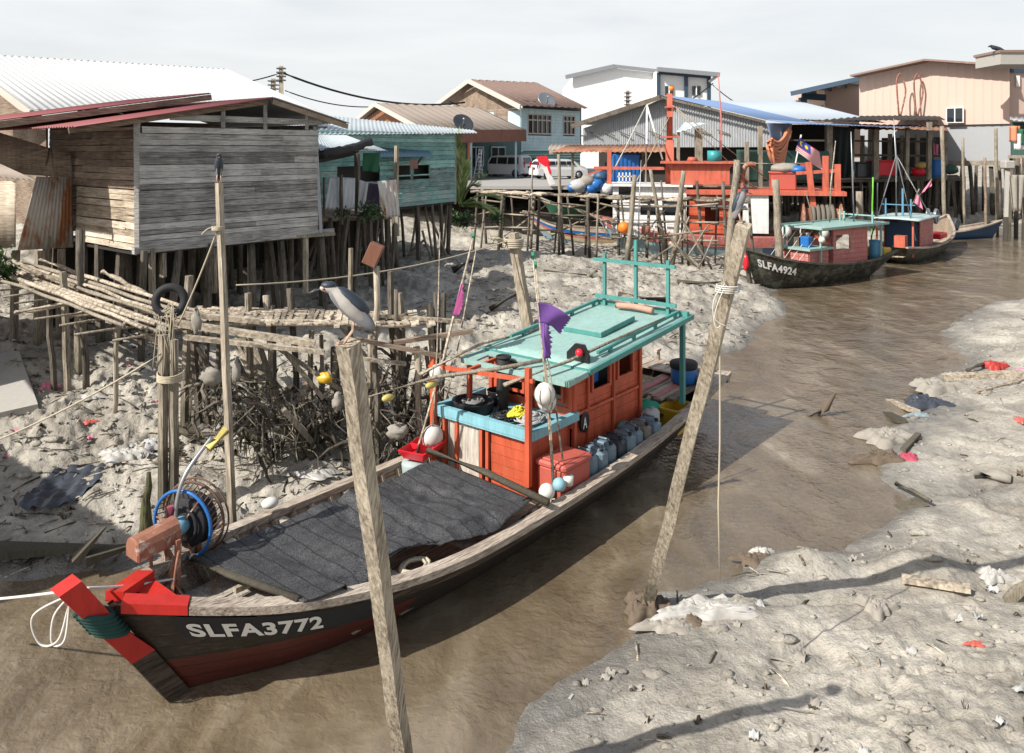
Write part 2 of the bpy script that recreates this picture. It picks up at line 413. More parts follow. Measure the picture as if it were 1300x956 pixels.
def interp(x, xs, ys):
    return float(np.interp(x, xs, ys))
def smooth_interp(xs, ys):
    "monotone-ish cubic through the points"
    xs = list(xs); ys = list(ys); n = len(xs)
    d = [(ys[min(i+1,n-1)]-ys[max(i-1,0)])/(xs[min(i+1,n-1)]-xs[max(i-1,0)]) for i in range(n)]
    def f(x):
        if x <= xs[0]: return ys[0]
        if x >= xs[-1]: return ys[-1]
        i = max(k for k in range(n-1) if xs[k] <= x); h = xs[i+1]-xs[i]; t = (x-xs[i])/h
        return (2*t**3-3*t*t+1)*ys[i]+(t**3-2*t*t+t)*h*d[i]+(-2*t**3+3*t*t)*ys[i+1]+(t**3-t*t)*h*d[i+1]
    return f
# ------------------------------------------------------------------ ground, water, sky, camera
SUN = V((-2.84, -1.9, 2.95)).normalized()
LEFT = [(1560,283),(1300,287),(1230,297),(1190,306),(1120,320),(1040,338),(1000,352),(975,372),(1000,391),(968,418),(940,440),(900,462),(830,492),(700,560),(560,640),(420,690),(300,712),(168,723),(60,728),(-100,735),(-700,742)]
RIGHT = [(1700,385),(1300,377),(1255,386),(1212,406),(1200,426),(1208,441),(1240,458),(1195,481),(1162,497),(1161,518),(1140,540),(1114,555),(1115,580),(1128,601),(1140,626),(1150,641),(1127,658),(1085,686),(1061,700),(1008,695),(950,708),(915,731),(873,743),(826,755),(800,800),(735,835),(700,866),(650,920),(610,1000),(600,1500)]
LW = [P(u, v) for u, v in LEFT]; RW = [P(u, v) for u, v in RIGHT]
POLY = [(p.x, p.y) for p in LW]+[(-60, 3), (-60, -8), (RW[-1].x, -8)]+[(p.x, p.y) for p in reversed(RW)]+[(120, 27), (120, 62)]
def vnoise(x, y, seed=0):
    xi = np.floor(x).astype(np.int64); yi = np.floor(y).astype(np.int64); fx = x-xi; fy = y-yi
    fx = fx*fx*fx*(fx*(fx*6-15)+10); fy = fy*fy*fy*(fy*(fy*6-15)+10)
    def h(a, b):
        n = (a*374761393+b*668265263+seed*974711) & 0xffffffff
        n = ((n ^ (n >> 13))*1274126177) & 0xffffffff
        n = (n ^ (n >> 16)) & 0xffffffff
        return n/4294967295.0
    a = h(xi, yi); b = h(xi+1, yi); c = h(xi, yi+1); d = h(xi+1, yi+1)
    return (a*(1-fx)+b*fx)*(1-fy)+(c*(1-fx)+d*fx)*fy
def fbm(x, y, o=4, seed=0, g=.5):
    s = 0; a = 1; t = 0
    for k in range(o):
        s = s+a*vnoise(x*2**k+k*17.3, y*2**k-k*9.1, seed+k); t += a; a *= g
    return s/t
def pdist(x, y, poly):
    d = np.full(x.shape, 1e9); inside = np.zeros(x.shape, bool); n = len(poly)
    for i in range(n):
        x0, y0 = poly[i]; x1, y1 = poly[(i+1)%n]; dx = x1-x0; dy = y1-y0
        t = np.clip(((x-x0)*dx+(y-y0)*dy)/(dx*dx+dy*dy), 0, 1)
        d = np.minimum(d, np.hypot(x-x0-t*dx, y-y0-t*dy))
        c = ((y0 > y) != (y1 > y)); xx = x0+(y-y0)*dx/(dy if abs(dy) > 1e-9 else 1e-9)
        inside ^= (c & (x < xx))
    return d, inside
AX = V((.632,.775,0))
MOUNDS = [(P(u,v,.2).x, P(u,v,.2).y, r_, h_) for u, v, r_, h_ in ((1024,712,.42,.17),(1155,728,.50,.22),(1195,705,.40,.14),(1240,640,.5,.12),(255,470,.9,.35),(300,500,.8,.3),(430,560,.9,.22),(1215,560,.6,.15),(1290,600,.6,.15))]
def ground(x, y):
    x = np.asarray(x, float); y = np.asarray(y, float)
    wob = (fbm(x*1.1, y*1.1, 4, 31)-.5)*.7
    d, ins = pdist(x, y, POLY); d = np.where(ins, -d, d)+wob*np.clip(np.abs(y)/14, .5, 1.4)
    # which bank: right bank lies to the right of the channel line
    side = np.clip((x-np.interp(y, [-5,6,8,12,16,20,30,45,70],[-1.2,-1.4,-1.0,1.0,5,9,17,29,48]))/1.5, 0, 1)
    dp = np.clip(d, 0, None)
    hl = np.interp(dp, [0,.4,1.2,3,6,10,16,40,90],[0,.14,.36,.75,1.15,1.35,1.5,2.2,3.4])
    hr = np.interp(dp, [0,.3,1,3,8,20,60],[0,.09,.20,.42,.85,1.5,3.2])
    h = hl+(hr-hl)*side
    pm = np.clip(1.6-np.hypot((x-7.5)/13.5, (y-42)/7.5)*1.25, 0, 1)*(1-side)
    hl2 = np.minimum(h, .30+.12*h); h = h+(hl2-h)*np.clip(pm*2,0,1)
    w = np.clip(dp/1.2, .12, 1)
    rough = 1.15-.35*side
    h = h+w*rough*((fbm(x*.35, y*.35, 3, 1)-.5)*.42+(fbm(x*1.3, y*1.3, 4, 5)-.5)*.26)
    b = np.abs(fbm(x*3.2, y*3.2, 3, 9)-.5)*2
    for (mx_, my_, mr2, mh) in MOUNDS: h = h+mh*np.exp(-(((x-mx_)/mr2)**2+((y-my_)/(mr2*.75))**2))*(.75+.5*fbm(x*7, y*7, 2, 55))*(d > 0)
    fine = np.clip(dp/2.6, .10, 1)*(1-.35*side)
    h = h+w*fine*rough*(.10-b*.22)*.55
    rd = np.abs(fbm(x*.45+9, y*.45, 3, 91)-.5); h = h-w*.07*np.exp(-(rd/.018)**2)
    ptch = np.clip((fbm(x*.5+4, y*.5, 2, 77)-.45)*5, 0, 1)
    h = h+w*fine*ptch*rough*(fbm(x*6, y*6, 4, 12)-.5)*.22+w*fine*(fbm(x*15, y*15, 3, 21)-.5)*.04
    h = np.where(d < 0, np.maximum(-1.2, d*.5)+(h-hl-(hr-hl)*side)*.2, h)
    return h
def G(x, y): return float(ground(np.array([x]), np.array([y]))[0])
def GP(u, v, guess=.5):
    "point of the ground seen along a sight line"
    z = guess
    for _ in range(12): p = P(u, v, z); z = .5*z+.5*max(-.1, G(p.x, p.y))
    return P(u, v, z)
# fine sheet near, coarse to the horizon, one object
ys = np.concatenate([np.linspace(-12, 5.2, 14)[:-1], 5.2*np.exp(np.linspace(0, math.log(62/5.2), 520)), 62*np.exp(np.linspace(0, math.log(1500/62), 40))[1:]])
aa = np.concatenate([np.linspace(-3.2,-.80,24)[:-1], np.linspace(-.80,.80,640), np.linspace(.80,3.2,24)[1:]])
YY, AA = np.meshgrid(ys, aa, indexing='ij'); XX = AA*(np.maximum(YY, 2)+2.0)
# keep the far field wide
XX = np.where(np.abs(AA) > .8, XX*1.0, XX)
ZZ = ground(XX, YY)
nr, nc = YY.shape
co = np.stack([XX, YY, ZZ], -1).reshape(-1, 3).astype(np.float32)
idx = (np.arange(nr-1)[:,None]*nc+np.arange(nc-1)[None,:]).reshape(-1)
fc = np.stack([idx, idx+1, idx+nc+1, idx+nc], -1).astype(np.int32)
me = bpy.data.meshes.new('mud_bank'); me.vertices.add(len(co)); me.vertices.foreach_set('co', co.ravel())
me.loops.add(fc.size); me.loops.foreach_set('vertex_index', fc.ravel()); me.polygons.add(len(fc))
me.polygons.foreach_set('loop_start', np.arange(0, fc.size, 4, dtype=np.int32)); me.polygons.foreach_set('use_smooth', np.ones(len(fc), bool))
me.update(calc_edges=True)
t = NT('tidal mud')
pos = t.coord((1,1,1), 'Position')
n1 = t.noise(pos, .55, 8, .62); n2 = t.noise(pos, 3.5, 9, .68, .3); n3 = t.noise(pos, 16, 8, .7)
sx = t.new('ShaderNodeSeparateXYZ'); t.l.new(pos, sx.inputs[0])
hz = t.math('ADD', sx.outputs[2], t.math('MULTIPLY', t.math('SUBTRACT', n1, .5), .45))
wet = t.ramp(t.math('MULTIPLY', hz, 1.0), [(.02, (1,1,1)), (.22, (0,0,0))])
dry = t.ramp(t.math('ADD', t.math('MULTIPLY', n1, .6), t.math('MULTIPLY', n2, .45)), [(.30, (.22,.195,.16)), (.48, (.38,.35,.295)), (.72, (.53,.495,.425))])
pk = t.ramp(n3, [(.33, (.40,.38,.35)), (.50, (1,1,1))])
dry = t.mix(.55, dry, pk, 'MULTIPLY'); damp = t.ramp(t.noise(pos, .9, 6, .6, .6), [(.42, (.62,.61,.60)), (.56, (1,1,1))]); dry = t.mix(.8, dry, damp, 'MULTIPLY')
wetc = t.ramp(n2, [(.3, (.125,.115,.10)), (.7, (.22,.21,.19))])
col = t.mix(wet, dry, wetc)
t.set(col, t.math('SUBTRACT', t.math('ADD', .82, t.math('MULTIPLY', n3, .1)), t.math('MULTIPLY', wet, .56)), 0, .35)
vo = t.voro(pos, 6); vo2 = t.voro(pos, 30)
hh = t.math('ADD', t.math('MULTIPLY', n3, .6), t.math('ADD', t.math('MULTIPLY', n2, 1.4), t.math('ADD', t.math('MULTIPLY', vo, .5), t.math('MULTIPLY', vo2, .18))))
t.bump(hh, .75, .06)
me.materials.append(t.m)
gnd = bpy.data.objects.new('mud_bank', me); COL.objects.link(gnd); tagp(gnd, kind='structure')
# water
wm = MB(); wm.grid(lambda u, v: V((-200+u*600, -12+v*400, 0)), 4, 4)
t = NT('silty river water')
pos = t.coord((1,1,1), 'Position')
fl = t.coord((1.0,.38,1), 'Position', (0,0,math.radians(38)))
w1 = t.noise(t.coord((1.0,.75,1), 'Position', (0,0,math.radians(38))), 1.9, 4, .5, .5); w2 = t.noise(pos, 9.5, 4, .55, .6); w3 = t.noise(fl, .55, 4, .6, 1.2)
silt = t.ramp(t.math('ADD', t.math('MULTIPLY', w3, .7), t.math('MULTIPLY', w1, .35)), [(.35, (.085,.062,.037)), (.55, (.145,.112,.072)), (.72, (.25,.205,.145))])
fm = t.ramp(t.math('MULTIPLY', w1, t.ramp(w3, [(.5, (0,0,0)), (.66, (1,1,1))])), [(.50, (0,0,0)), (.60, (1,1,1))])
silt = t.mix(t.math('MULTIPLY', fm, .28), silt, (.42,.36,.28))
t.set(silt, .04, 0, .9); t.b.inputs['IOR'].default_value = 1.45
rip = t.ramp(t.noise(pos, .3, 3, .5), [(.35, (.35,.35,.35)), (.65, (1,1,1))])
t.bump(t.math('MULTIPLY', rip, t.math('ADD', t.math('MULTIPLY', w1, 1.2), t.math('MULTIPLY', w2, .35))), .7, .11)
M['water'] = t.m
struct('water', wm, 'water')
# world
w = bpy.data.worlds.new('World'); SC.world = w; w.use_nodes = True
nt = w.node_tree; bg = nt.nodes['Background']
sky = nt.nodes.new('ShaderNodeTexSky'); sky.sky_type = 'NISHITA'; sky.sun_disc = False
sky.sun_elevation = math.asin(SUN.z); sky.sun_rotation = math.atan2(SUN.x, SUN.y) % (2*math.pi); sky.dust_density = 2.5; sky.air_density = 1.1
tc = nt.nodes.new('ShaderNodeTexCoord'); mp = nt.nodes.new('ShaderNodeMapping'); mp.inputs['Scale'].default_value = (1.0,1.0,5.0); mp.inputs['Rotation'].default_value = (0,.12,0)
nt.links.new(tc.outputs['Generated'], mp.inputs['Vector'])
nz = nt.nodes.new('ShaderNodeTexNoise'); nz.inputs['Scale'].default_value = 2.6; nz.inputs['Detail'].default_value = 9; nz.inputs['Roughness'].default_value = .55; nz.inputs['Distortion'].default_value = .4
nt.links.new(mp.outputs[0], nz.inputs['Vector'])
rp = nt.nodes.new('ShaderNodeValToRGB'); rp.color_ramp.elements[0].position = .36; rp.color_ramp.elements[0].color = (.78,.78,.78,1); rp.color_ramp.elements[1].position = .58; rp.color_ramp.elements[1].color = (.97,.97,.97,1)
nt.links.new(nz.outputs['Fac'], rp.inputs[0])
mx = nt.nodes.new('ShaderNodeMix'); mx.data_type = 'RGBA'; sz = nt.nodes.new('ShaderNodeSeparateXYZ'); nt.links.new(tc.outputs['Generated'], sz.inputs[0]); mr_ = nt.nodes.new('ShaderNodeMapRange'); mr_.inputs['From Min'].default_value = .2; mr_.inputs['From Max'].default_value = .6; mr_.inputs['To Min'].default_value = 1; mr_.inputs['To Max'].default_value = .2; nt.links.new(sz.outputs[2], mr_.inputs['Value']); mu_ = nt.nodes.new('ShaderNodeMath'); mu_.operation = 'MULTIPLY'; nt.links.new(mr_.outputs[0], mu_.inputs[0]); nt.links.new(rp.outputs[0], mu_.inputs[1]); nt.links.new(mu_.outputs[0], mx.inputs[0]); nt.links.new(sky.outputs[0], mx.inputs[6])
mx.inputs[7].default_value = (7.1,7.25,7.35,1)
nt.links.new(mx.outputs[2], bg.inputs[0]); bg.inputs[1].default_value = .095
sl = bpy.data.lights.new('sun', 'SUN'); sl.energy = 5.0; sl.angle = math.radians(.53); sl.color = (1,.955,.89)
so = bpy.data.objects.new('sun', sl); COL.objects.link(so); so.rotation_euler = SUN.to_track_quat('Z', 'Y').to_euler()
cam = bpy.data.cameras.new('camera'); cam.sensor_width = 36; cam.lens = 36*F/1300; cam.shift_y = -(478-HV)/1300; cam.clip_end = 4000; cam.clip_start = .1
cobj = bpy.data.objects.new('camera', cam); COL.objects.link(cobj); cobj.location = (0,0,H); cobj.rotation_euler = (math.pi/2,0,0); SC.camera = cobj
SC.view_settings.view_transform = 'Standard'; SC.view_settings.look = 'None'; SC.view_settings.exposure = .46; SC.view_settings.gamma = 1
# ------------------------------------------------------------------ hull builder
class Hull:
    def __init__(s, L, hw, sheer, keel, rake_b=.7, rake_s=.9, flare=.45, floor=.25, skew=None):
        s.L = L; s.hw = smooth_interp(*hw); s.sh = smooth_interp(*sheer); s.kl = smooth_interp(*keel)
        s.rb = rake_b; s.rs = rake_s; s.fl = flare; s.floor = floor
    def pt(s, x, t, side, inset=0):
        "t 0 keel .. 1 gunwale"
        t = max(0.0, t); zk = s.kl(x); zs = s.sh(x); z = zk+(zs-zk)*t
        g = (1-s.fl*.0)*((1-(1-t)**2.2)**.62 if t < 1 else 1)*(1-s.fl*(1-t)*.55)
        w = max(0.0, s.hw(x)-inset)*g
        xx = x-(zs-z)*s.rb*max(0, (x/s.L-.55)/.45)**1.5+(zs-z)*s.rs*max(0, (.35-x/s.L)/.35)**1.2
        return V((xx, side*w, z))
    def shell(s, nx=60, nt=14, inset=0, tmin=0.0):
        mb = MB()
        for side in (-1, 1):
            def fn(u, v, side=side): return s.pt(u*s.L, tmin+(1-tmin)*v, side, inset)
            mb.grid(fn, nx, nt, 0, True)
        return mb
    def transom(s, mb, n=14, mat=0):
        l = [s.pt(0, i/n, -1) for i in range(n+1)]; r = [s.pt(0, i/n, 1) for i in range(n+1)]
        o = len(mb.v); mb.v += [tuple(p) for p in l+r]
        for i in range(n): mb.f.append((o+i, o+i+1, o+n+1+i+1, o+n+1+i)); mb.m.append(mat); mb.s.append(False)
    def gunwale(s, side, x0=0, x1=None, w=.16, h=.09, n=50, off=-.02, mat=0, mb=None):
        mb = mb or MB(); x1 = s.L if x1 is None else x1; vs = []; fs = []
        for i in range(n+1):
            x = x0+(x1-x0)*i/n; p = s.pt(x, 1, side); d = (s.pt(min(x+.05, s.L), 1, side)-s.pt(max(x-.05, 0), 1, side)).normalized()
            out = V((d.y, -d.x, 0)).normalized()
            if out.y*side < 0: out = -out
            for a, b in ((1,0),(1,1),(-1,1),(-1,0)): vs.append(p+out*(off+a*w/2)+V((0,0,b*h-.02)))
        for i in range(n):
            for k in range(4): k2 = (k+1)%4; fs.append((i*4+k, i*4+k2, i*4+4+k2, i*4+4+k))
        fs += [(0,1,2,3), (n*4+3, n*4+2, n*4+1, n*4)]
        mb.add(vs, fs, mat); return mb
    def side_pt(s, x, z, side, out=.012):
        "point on the outer skin at station x and height z"
        zk = s.kl(x); zs = s.sh(x); t = (z-zk)/(zs-zk); p = s.pt(x, t, side)
        d = s.pt(min(x+.1, s.L), t, side)-s.pt(x-.1, t, side); n = V((d.y, -d.x, 0)).normalized()
        if n.y*side < 0: n = -n
        return p+n*out
    def band(s, x0, x1, zlo, zhi, side=1, out=.012, n=30, m=4, mat=0, mb=None):
        "zlo/zhi functions of x"
        mb = mb or MB()
        mb.grid(lambda u, v: s.side_pt(x0+(x1-x0)*u, zlo(x0+(x1-x0)*u)+(zhi(x0+(x1-x0)*u)-zlo(x0+(x1-x0)*u))*v, side, out), n, m, mat, True, 0)
        return mb
    def text(s, txt, x0, z0, size, side=1, bold=.012, dirn=-1, slope=0.0, out=.02, squeeze=1.0):
        vs, fs = text_mesh(txt, size, bold); mb = MB()
        mb.add([s.side_pt(x0+dirn*a*squeeze, z0(x0+dirn*a*squeeze)+b, side, out) for a, b, c in vs], fs, 0); return mb
# ------------------------------------------------------------------ the near fishing boat
hb = Hull(12.2, ([0,2,4,6,8,9,10,10.8,11.4,11.9,12.2],[1.02,1.26,1.40,1.46,1.46,1.40,1.22,.96,.62,.27,.05]),
          ([0,2,4,6,8,9,10,11,12.2],[.98,.84,.72,.66,.66,.70,.80,.96,1.22]),
          ([0,.8,2,10,11.2,12.2],[.30,-.15,-.40,-.40,-.35,-.25]), .62, 1.6)
BX, BY = 3.75, 17.2
BA = math.atan2(-.775, -.632)
boat = thing('fishing_boat', 'long wooden fishing boat with red bow numbered SLFA3772, orange cabin and sea green roof', 'boat', (BX,BY,0), BA)
def BW(x, y, z):
    return boat.matrix_basis @ V((x, y, z))
m = hb.shell(); hb.transom(m)
t = NT('tarred hull planks with red bow')
c = t.coord((1.0,5,14)); g = t.noise(c, 2.2, 8, .66, .4); n = t.noise(t.coord((1,1,1)), 1.6, 6, .65)
sp = t.new('ShaderNodeSeparateXYZ'); t.l.new(t.coord(), sp.inputs[0])
base = t.ramp(t.math('ADD', t.math('MULTIPLY', g, .7), t.math('MULTIPLY', n, .3)), [(.3, (.012,.010,.008)), (.55, (.032,.024,.018)), (.8, (.11,.09,.07))])
redf = t.math('MULTIPLY', t.ramp(sp.outputs[0], [(.0,(0,0,0)), (1.0,(1,1,1))]), 1.0)
mr = t.new('ShaderNodeMapRange'); mr.inputs['From Min'].default_value = 8.8; mr.inputs['From Max'].default_value = 11.8
t.l.new(sp.outputs[0], mr.inputs['Value'])
zz = t.math('LESS_THAN', t.math('ADD', sp.outputs[2], t.math('MULTIPLY', n, .10)), .50)
rf = t.math('MULTIPLY', zz, t.math('GREATER_THAN', t.math('ADD', mr.outputs[0], t.math('MULTIPLY', g, .2)), .25))
base = t.mix(rf, base, t.mix(g, (.05,.012,.009), (.13,.03,.02)))
st = t.math('LESS_THAN', t.math('FRACT', t.math('MULTIPLY', sp.outputs[2], 6.5)), .07)
base = t.mix(t.math('MULTIPLY', st, .7), base, (.01,.008,.007))
t.set(base, .5, 0, .4); t.bump(t.math('ADD', g, t.math('MULTIPLY', st, -1.5)), .5, .015)
part('hull', m, t.m, boat)
part('inner_planking', hb.shell(inset=.06, tmin=.25), 'plank_boat', boat)
for side in (-1, 1):
    part('gunwale', hb.gunwale(side, 0, 11.62, .19 if side > 0 else .17, .085), 'boat_wood', boat)
    part('bow_rail', hb.gunwale(side, 11.63, 12.12, .19, .10, 16), 'red', boat, 'red painted bow rail')
    part('rubbing_strake', hb.band(.2, 11.1, lambda x: hb.sh(x)-.16, lambda x: hb.sh(x)-.03, side, .035), 'hull_dark', boat)
part('name_board', hb.band(9.75, 11.80, lambda x: hb.sh(x)-.33-.02*(x-9.3), lambda x: hb.sh(x)-.075, 1, .041), 'black', boat)
part('registration_number', hb.text('SLFA3772', 11.72, lambda x: hb.sh(x)-.295-.02*(x-9.3), .245, 1, .009, -1, squeeze=1.12, out=.049), 'letter', boat, 'white painted registration number SLFA3772')
# ribs and deck
for i in range(4, 35):
    x = i*.34
    if 2.5 < x < 5.4: continue
    for side in (-1, 1):
        m = MB(); q = [hb.pt(x, tt, side, .10) for tt in (.45,.6,.75,.9,.98)]
        for a, b in zip(q, q[1:]): m.beam(a, b, .055, .07)
        part('rib', m, 'plank_boat', boat)
def deck(x0, x1, z, mat='plank_boat', name='deck', bw=.14, inset=.14):
    m = MB(); y = -1.5
    while y < 1.5:
        w = bw*R_.uniform(.85, 1.15); yc = abs(y+w/2)+w/2
        xs = [x for x in np.arange(x0, x1+.01, .1) if hb.hw(x)-inset-.25*max(0, (hb.sh(x)-z)) > yc]
        if xs and xs[-1]-xs[0] > .2: m.box(((xs[0]+xs[-1])/2, y+w/2, z+R_.uniform(-.006,.006)), (xs[-1]-xs[0], w-.012, .03))
        y += w
    return part(name, m, mat, boat)
deck(.3, 6.6, .34); deck(6.62, 10.2, .22)
deck(10.2, 11.75, .72, 'bare_ply', 'foredeck', .5)
# stem post
m = MB()
m.prism([(12.70,-.10,1.56),(12.50,-.105,1.62),(12.10,-.11,.98),(11.79,-.11,.62),(12.03,-.10,.60),(12.30,-.10,.98)], (0,.21,0))
part('stem_post', m, 'red', boat)
m = MB(); m.prism([(12.025,-.095,.598),(11.795,-.095,.618),(11.14,-.095,-.42),(11.37,-.095,-.42)], (0,.19,0)); part('forefoot', m, 'hull_dark', boat)
m = MB()
for k in range(6):
    z = .98+k*.045; xc = 12.20+(z-.98)*.62
    m.tube([(xc+.17*math.cos(a), .145*math.sin(a), z+.06*math.cos(a)) for a in np.linspace(0, 2*math.pi, 15)], .028, 6)
part('stem_lashing', m, plain('dark green binding', (.02,.07,.06), .9), boat)
m = MB(); m.box((11.72,0,1.10), (.22,.5,.06)); part('breasthook', m, 'red', boat)
# thwart beams under the shade net
m = MB()
for x in (6.9, 8.2, 9.4, 10.3): m.box((x, 0, hb.sh(x)-.06), (.12, 2*hb.hw(x)-.2, .07))
part('thwart', m, 'boat_wood', boat)
# --- low engine counter in front of the cabin
cb = MB(); x0, x1, y0, y1, zb, zt = 5.28, 6.35, -1.10, .66, .34, 1.40
def pl_side(m, a, b, z0_, z1_, holes=(), bh=.16, mat=0): return planks(m, a, b, z0_, z1_, bh, .02, holes=holes, jit=.0, lap=.004, maxlen=9, mat=mat, gap=.006)
pl_side(cb, (x1,y1+.0), (x1,y1-.75), zb, zt-.04)           # right half of the front, orange boards
part('counter_front_boards', cb, 'orange', boat)
m = MB(); m.box((x1-.01, y0+.42, (zb+zt)/2), (.02, .68, zt-zb-.05)); part('plywood_panel', m, 'bare_ply', boat, 'unpainted plywood hatch panel')
m = MB()
for y in (y0+.03, y0+.30, y1-.80, y1-.93+.0, y1-.02): m.box((x1+.012, y, (zb+zt)/2), (.055, .06, zt-zb))
m.box((x1-.02, (y0+y1)/2, zb-.0), (.06, y1-y0, .08)); part('counter_frame', m, 'orange', boat)
m = MB(); m.box(((x0+x1)/2-.02, y1-.015, (zb+zt)/2), (x1-x0, .03, zt-zb)); m.box((5.8, y1+.012, .80), (.05, .03, .9)); part('counter_side', m, 'orange', boat); m = MB(); m.box(((x0+x1)/2-.02, y0+.015, (zb+zt)/2), (x1-x0, .03, zt-zb)); part('counter_side', m, 'orange', boat)
m = MB()
m.box(((x0+x1)/2, (y0+y1)/2, zt-.03), (x1-x0+.02, y1-y0+.1, .04))
m.box((x1+.05, (y0+y1)/2, zt+.03), (.10, y1-y0+.30, .14)); m.box(((x0+x1)/2, y1+.11, zt+.03), (x1-x0+.10, .10, .135)); m.box(((x0+x1)/2, y0-.11, zt+.03), (x1-x0+.10, .10, .135))
m.box((x1+.03, (y0+y1)/2, zt-.055), (.12, y1-y0+.16, .04))
part('counter_top', m, 'blue_trim', boat)
# --- cabin
cx0, cx1, cy0, cy1 = 3.15, 5.27, -1.02, .72
def roofz(x): return 2.60-.080*(x-2.0)
m = MB(); hol = [(.30,.80,1.74,2.12),(1.05,1.60,1.70,2.06)]   # windows measured from the aft corner
planks(m, (cx0,cy1), (cx1,cy1), .36, 2.36, .165, .022, top=lambda s: roofz(cx0+s)-.07, holes=hol, jit=0, lap=.004, maxlen=9, gap=.004)
for vv in range(len(m.v)): pass
part('cabin_wall', m, 'orange', boat)
# mirrored outward faces: cabin side toward +y
m = MB(); planks(m, (cx1,cy0), (cx0,cy0), .36, 2.36, .165, .022, top=lambda s: roofz(cx1-s)-.07, holes=[(.4,1.7,1.5,2.0)], jit=0, lap=.004, maxlen=9, gap=.004); part('cabin_wall', m, 'orange', boat)
m = MB(); planks(m, (cx1,cy1), (cx1,cy0), 1.20, 2.2, .165, .022, holes=[(.18,.78,1.62,2.05),(.98,1.55,1.62,2.05)], jit=0, lap=.004, maxlen=9, gap=.004); part('cabin_wall', m, 'orange', boat)
m = MB(); planks(m, (cx0,cy0), (cx0,cy1), .36, 2.42, .165, .022, holes=[(.6,1.2,.3,2.1)], jit=0, lap=.004, maxlen=9, gap=.004); part('cabin_wall', m, 'orange', boat)
def win_frame(a, b, z0_, z1_, x_or_y, axis, out):
    f = MB(); w = .045
    def bar(c, s): f.box(c, s)
    if axis == 'x':
        for xx in (a, b): bar((xx, x_or_y+out, (z0_+z1_)/2), (w, .04, z1_-z0_+w))
        for zz_ in (z0_, z1_): bar(((a+b)/2, x_or_y+out*1.02, zz_), (b-a-w, .038, w))
    else:
        for yy in (a, b): bar((x_or_y+out, yy, (z0_+z1_)/2), (.04, w, z1_-z0_+w))
        for zz_ in (z0_, z1_): bar((x_or_y+out*1.02, (a+b)/2, zz_), (.038, b-a-w, w))
    return f
for (a, b, z0_, z1_) in hol: part('window_frame', win_frame(cx0+a, cx0+b, z0_, z1_, cy1, 'x', .028), 'orange', boat)
for (a, b) in ((.18,.78),(.98,1.55)): part('window_frame', win_frame(cy1-b, cy1-a, 1.62, 2.05, cx1, 'y', .028), 'orange', boat)
m = MB()
for (xx, w) in ((cx0+.02,.07),(cx0+.93,.05),(cx0+1.72,.04),(cx1-.015,.07)):
    top_ = roofz(xx)-.08; m.box((xx, cy1+.03, (.36+top_)/2), (w, .035, top_-.36))
m.box(((cx0+cx1)/2, cy1+.034, .47), (cx1-cx0-.1, .036, .14)); m.box(((cx0+cx1)/2, cy1+.031, 1.43), (cx1-cx0-.2, .028, .05))
m.box((cx1+.024, cy1-.02, 1.72), (.03, .07, 1.0)); m.box((cx1+.024, cy0+.02, 1.72), (.03, .07, 1.0)); m.box((cx1+.022, -.12, 1.78), (.03, .08, .9))
part('cabin_trim', m, 'orange', boat)
m = MB(); m.box((4.2,-.15,.40), (2.0,1.6,.04)); part('cabin_floor', m, 'dark_in', boat); m = MB(); m.box((4.15,-.27,1.25), (1.7,1.3,1.5)); part('cabin_shade_box', m, 'dark_in', boat)  # solid dark box stands in for the shade inside the cabin
m = MB(); m.box((cx0+1.28, cy1-.16, 1.86), (.24,.05,.24)); part('blue_bag', m, 'blue_pl', boat)
# round badge with the letter A
m = MB(); rot = Matrix.Rotation(-math.pi/2, 3, 'X'); m.lathe([(.001,-.01),(.125,-.01),(.125,.012),(.11,.016),(.001,.016)], (5.0, cy1+.045, 1.26), 28, rot, sx=1.0, sy=1.35, smooth=False)
bd = part('badge', m, 'black_gloss', boat, 'round black badge with a white letter A')
vs, fs = text_mesh('A', .26, .004); mm = MB(); mm.add([(5.065-a*.62, cy1+.066, .1+1.065+b) for a, b, c in vs], fs); part('badge_letter', mm, 'letter', boat, up=bd)
# --- roof
def rp_(x, y, dz=0): return V((x, y, roofz(x)+dz-.03*((y-.12)/1.1)**2))
rx0, rx1, ry0, ry1 = 2.02, 5.50, -.95, 1.18
m = MB(); m.grid(lambda u, v: rp_(rx0+(rx1-rx0)*u, ry0+(ry1-ry0)*v), 10, 10, 0, True, .035); part('roof', m, 'teal', boat)
m = MB()
def rbeam(x0, y0, x1, y1, dz, w=.05, h=.05): m.beam(rp_(x0,y0,dz), rp_(x1,y1,dz), w, h)
for yy in (ry0-.02, ry1+.02): rbeam(rx0-.03, yy, rx1+.03, yy, -.03, .05, .085)
for xx in (rx0-.02, rx1+.02): rbeam(xx, ry0, xx, ry1, -.03, .05, .08)
rbeam(rx0+.2, ry1-.16, rx1-.5, ry1-.16, .09, .05, .05); rbeam(rx0+.2, ry0+.16, rx1-.5, ry0+.16, .09, .05, .05)
for k in range(4):
    for yy in (ry1-.16, ry0+.16): xx = rx0+.35+k*.75; m.box(rp_(xx, yy, .04), (.07,.05,.09))
rbeam(rx0+.12, ry0, rx0+.12, ry1, .04, .09, .10)
part('roof_edge', m, 'teal_trim', boat)
m = MB(); m.box(rp_(3.55,.12,.05), (1.15,.80,.075), Matrix.Rotation(.092,3,'Y')); part('roof_hatch', m, 'teal_trim', boat)
m = MB(); m.box(rp_(3.55,.12,.092), (1.13,.78,.012), Matrix.Rotation(.092,3,'Y')); part('hatch_cover', m, 'teal', boat)
m = MB()   # lower hood at the front of the roof, left open part
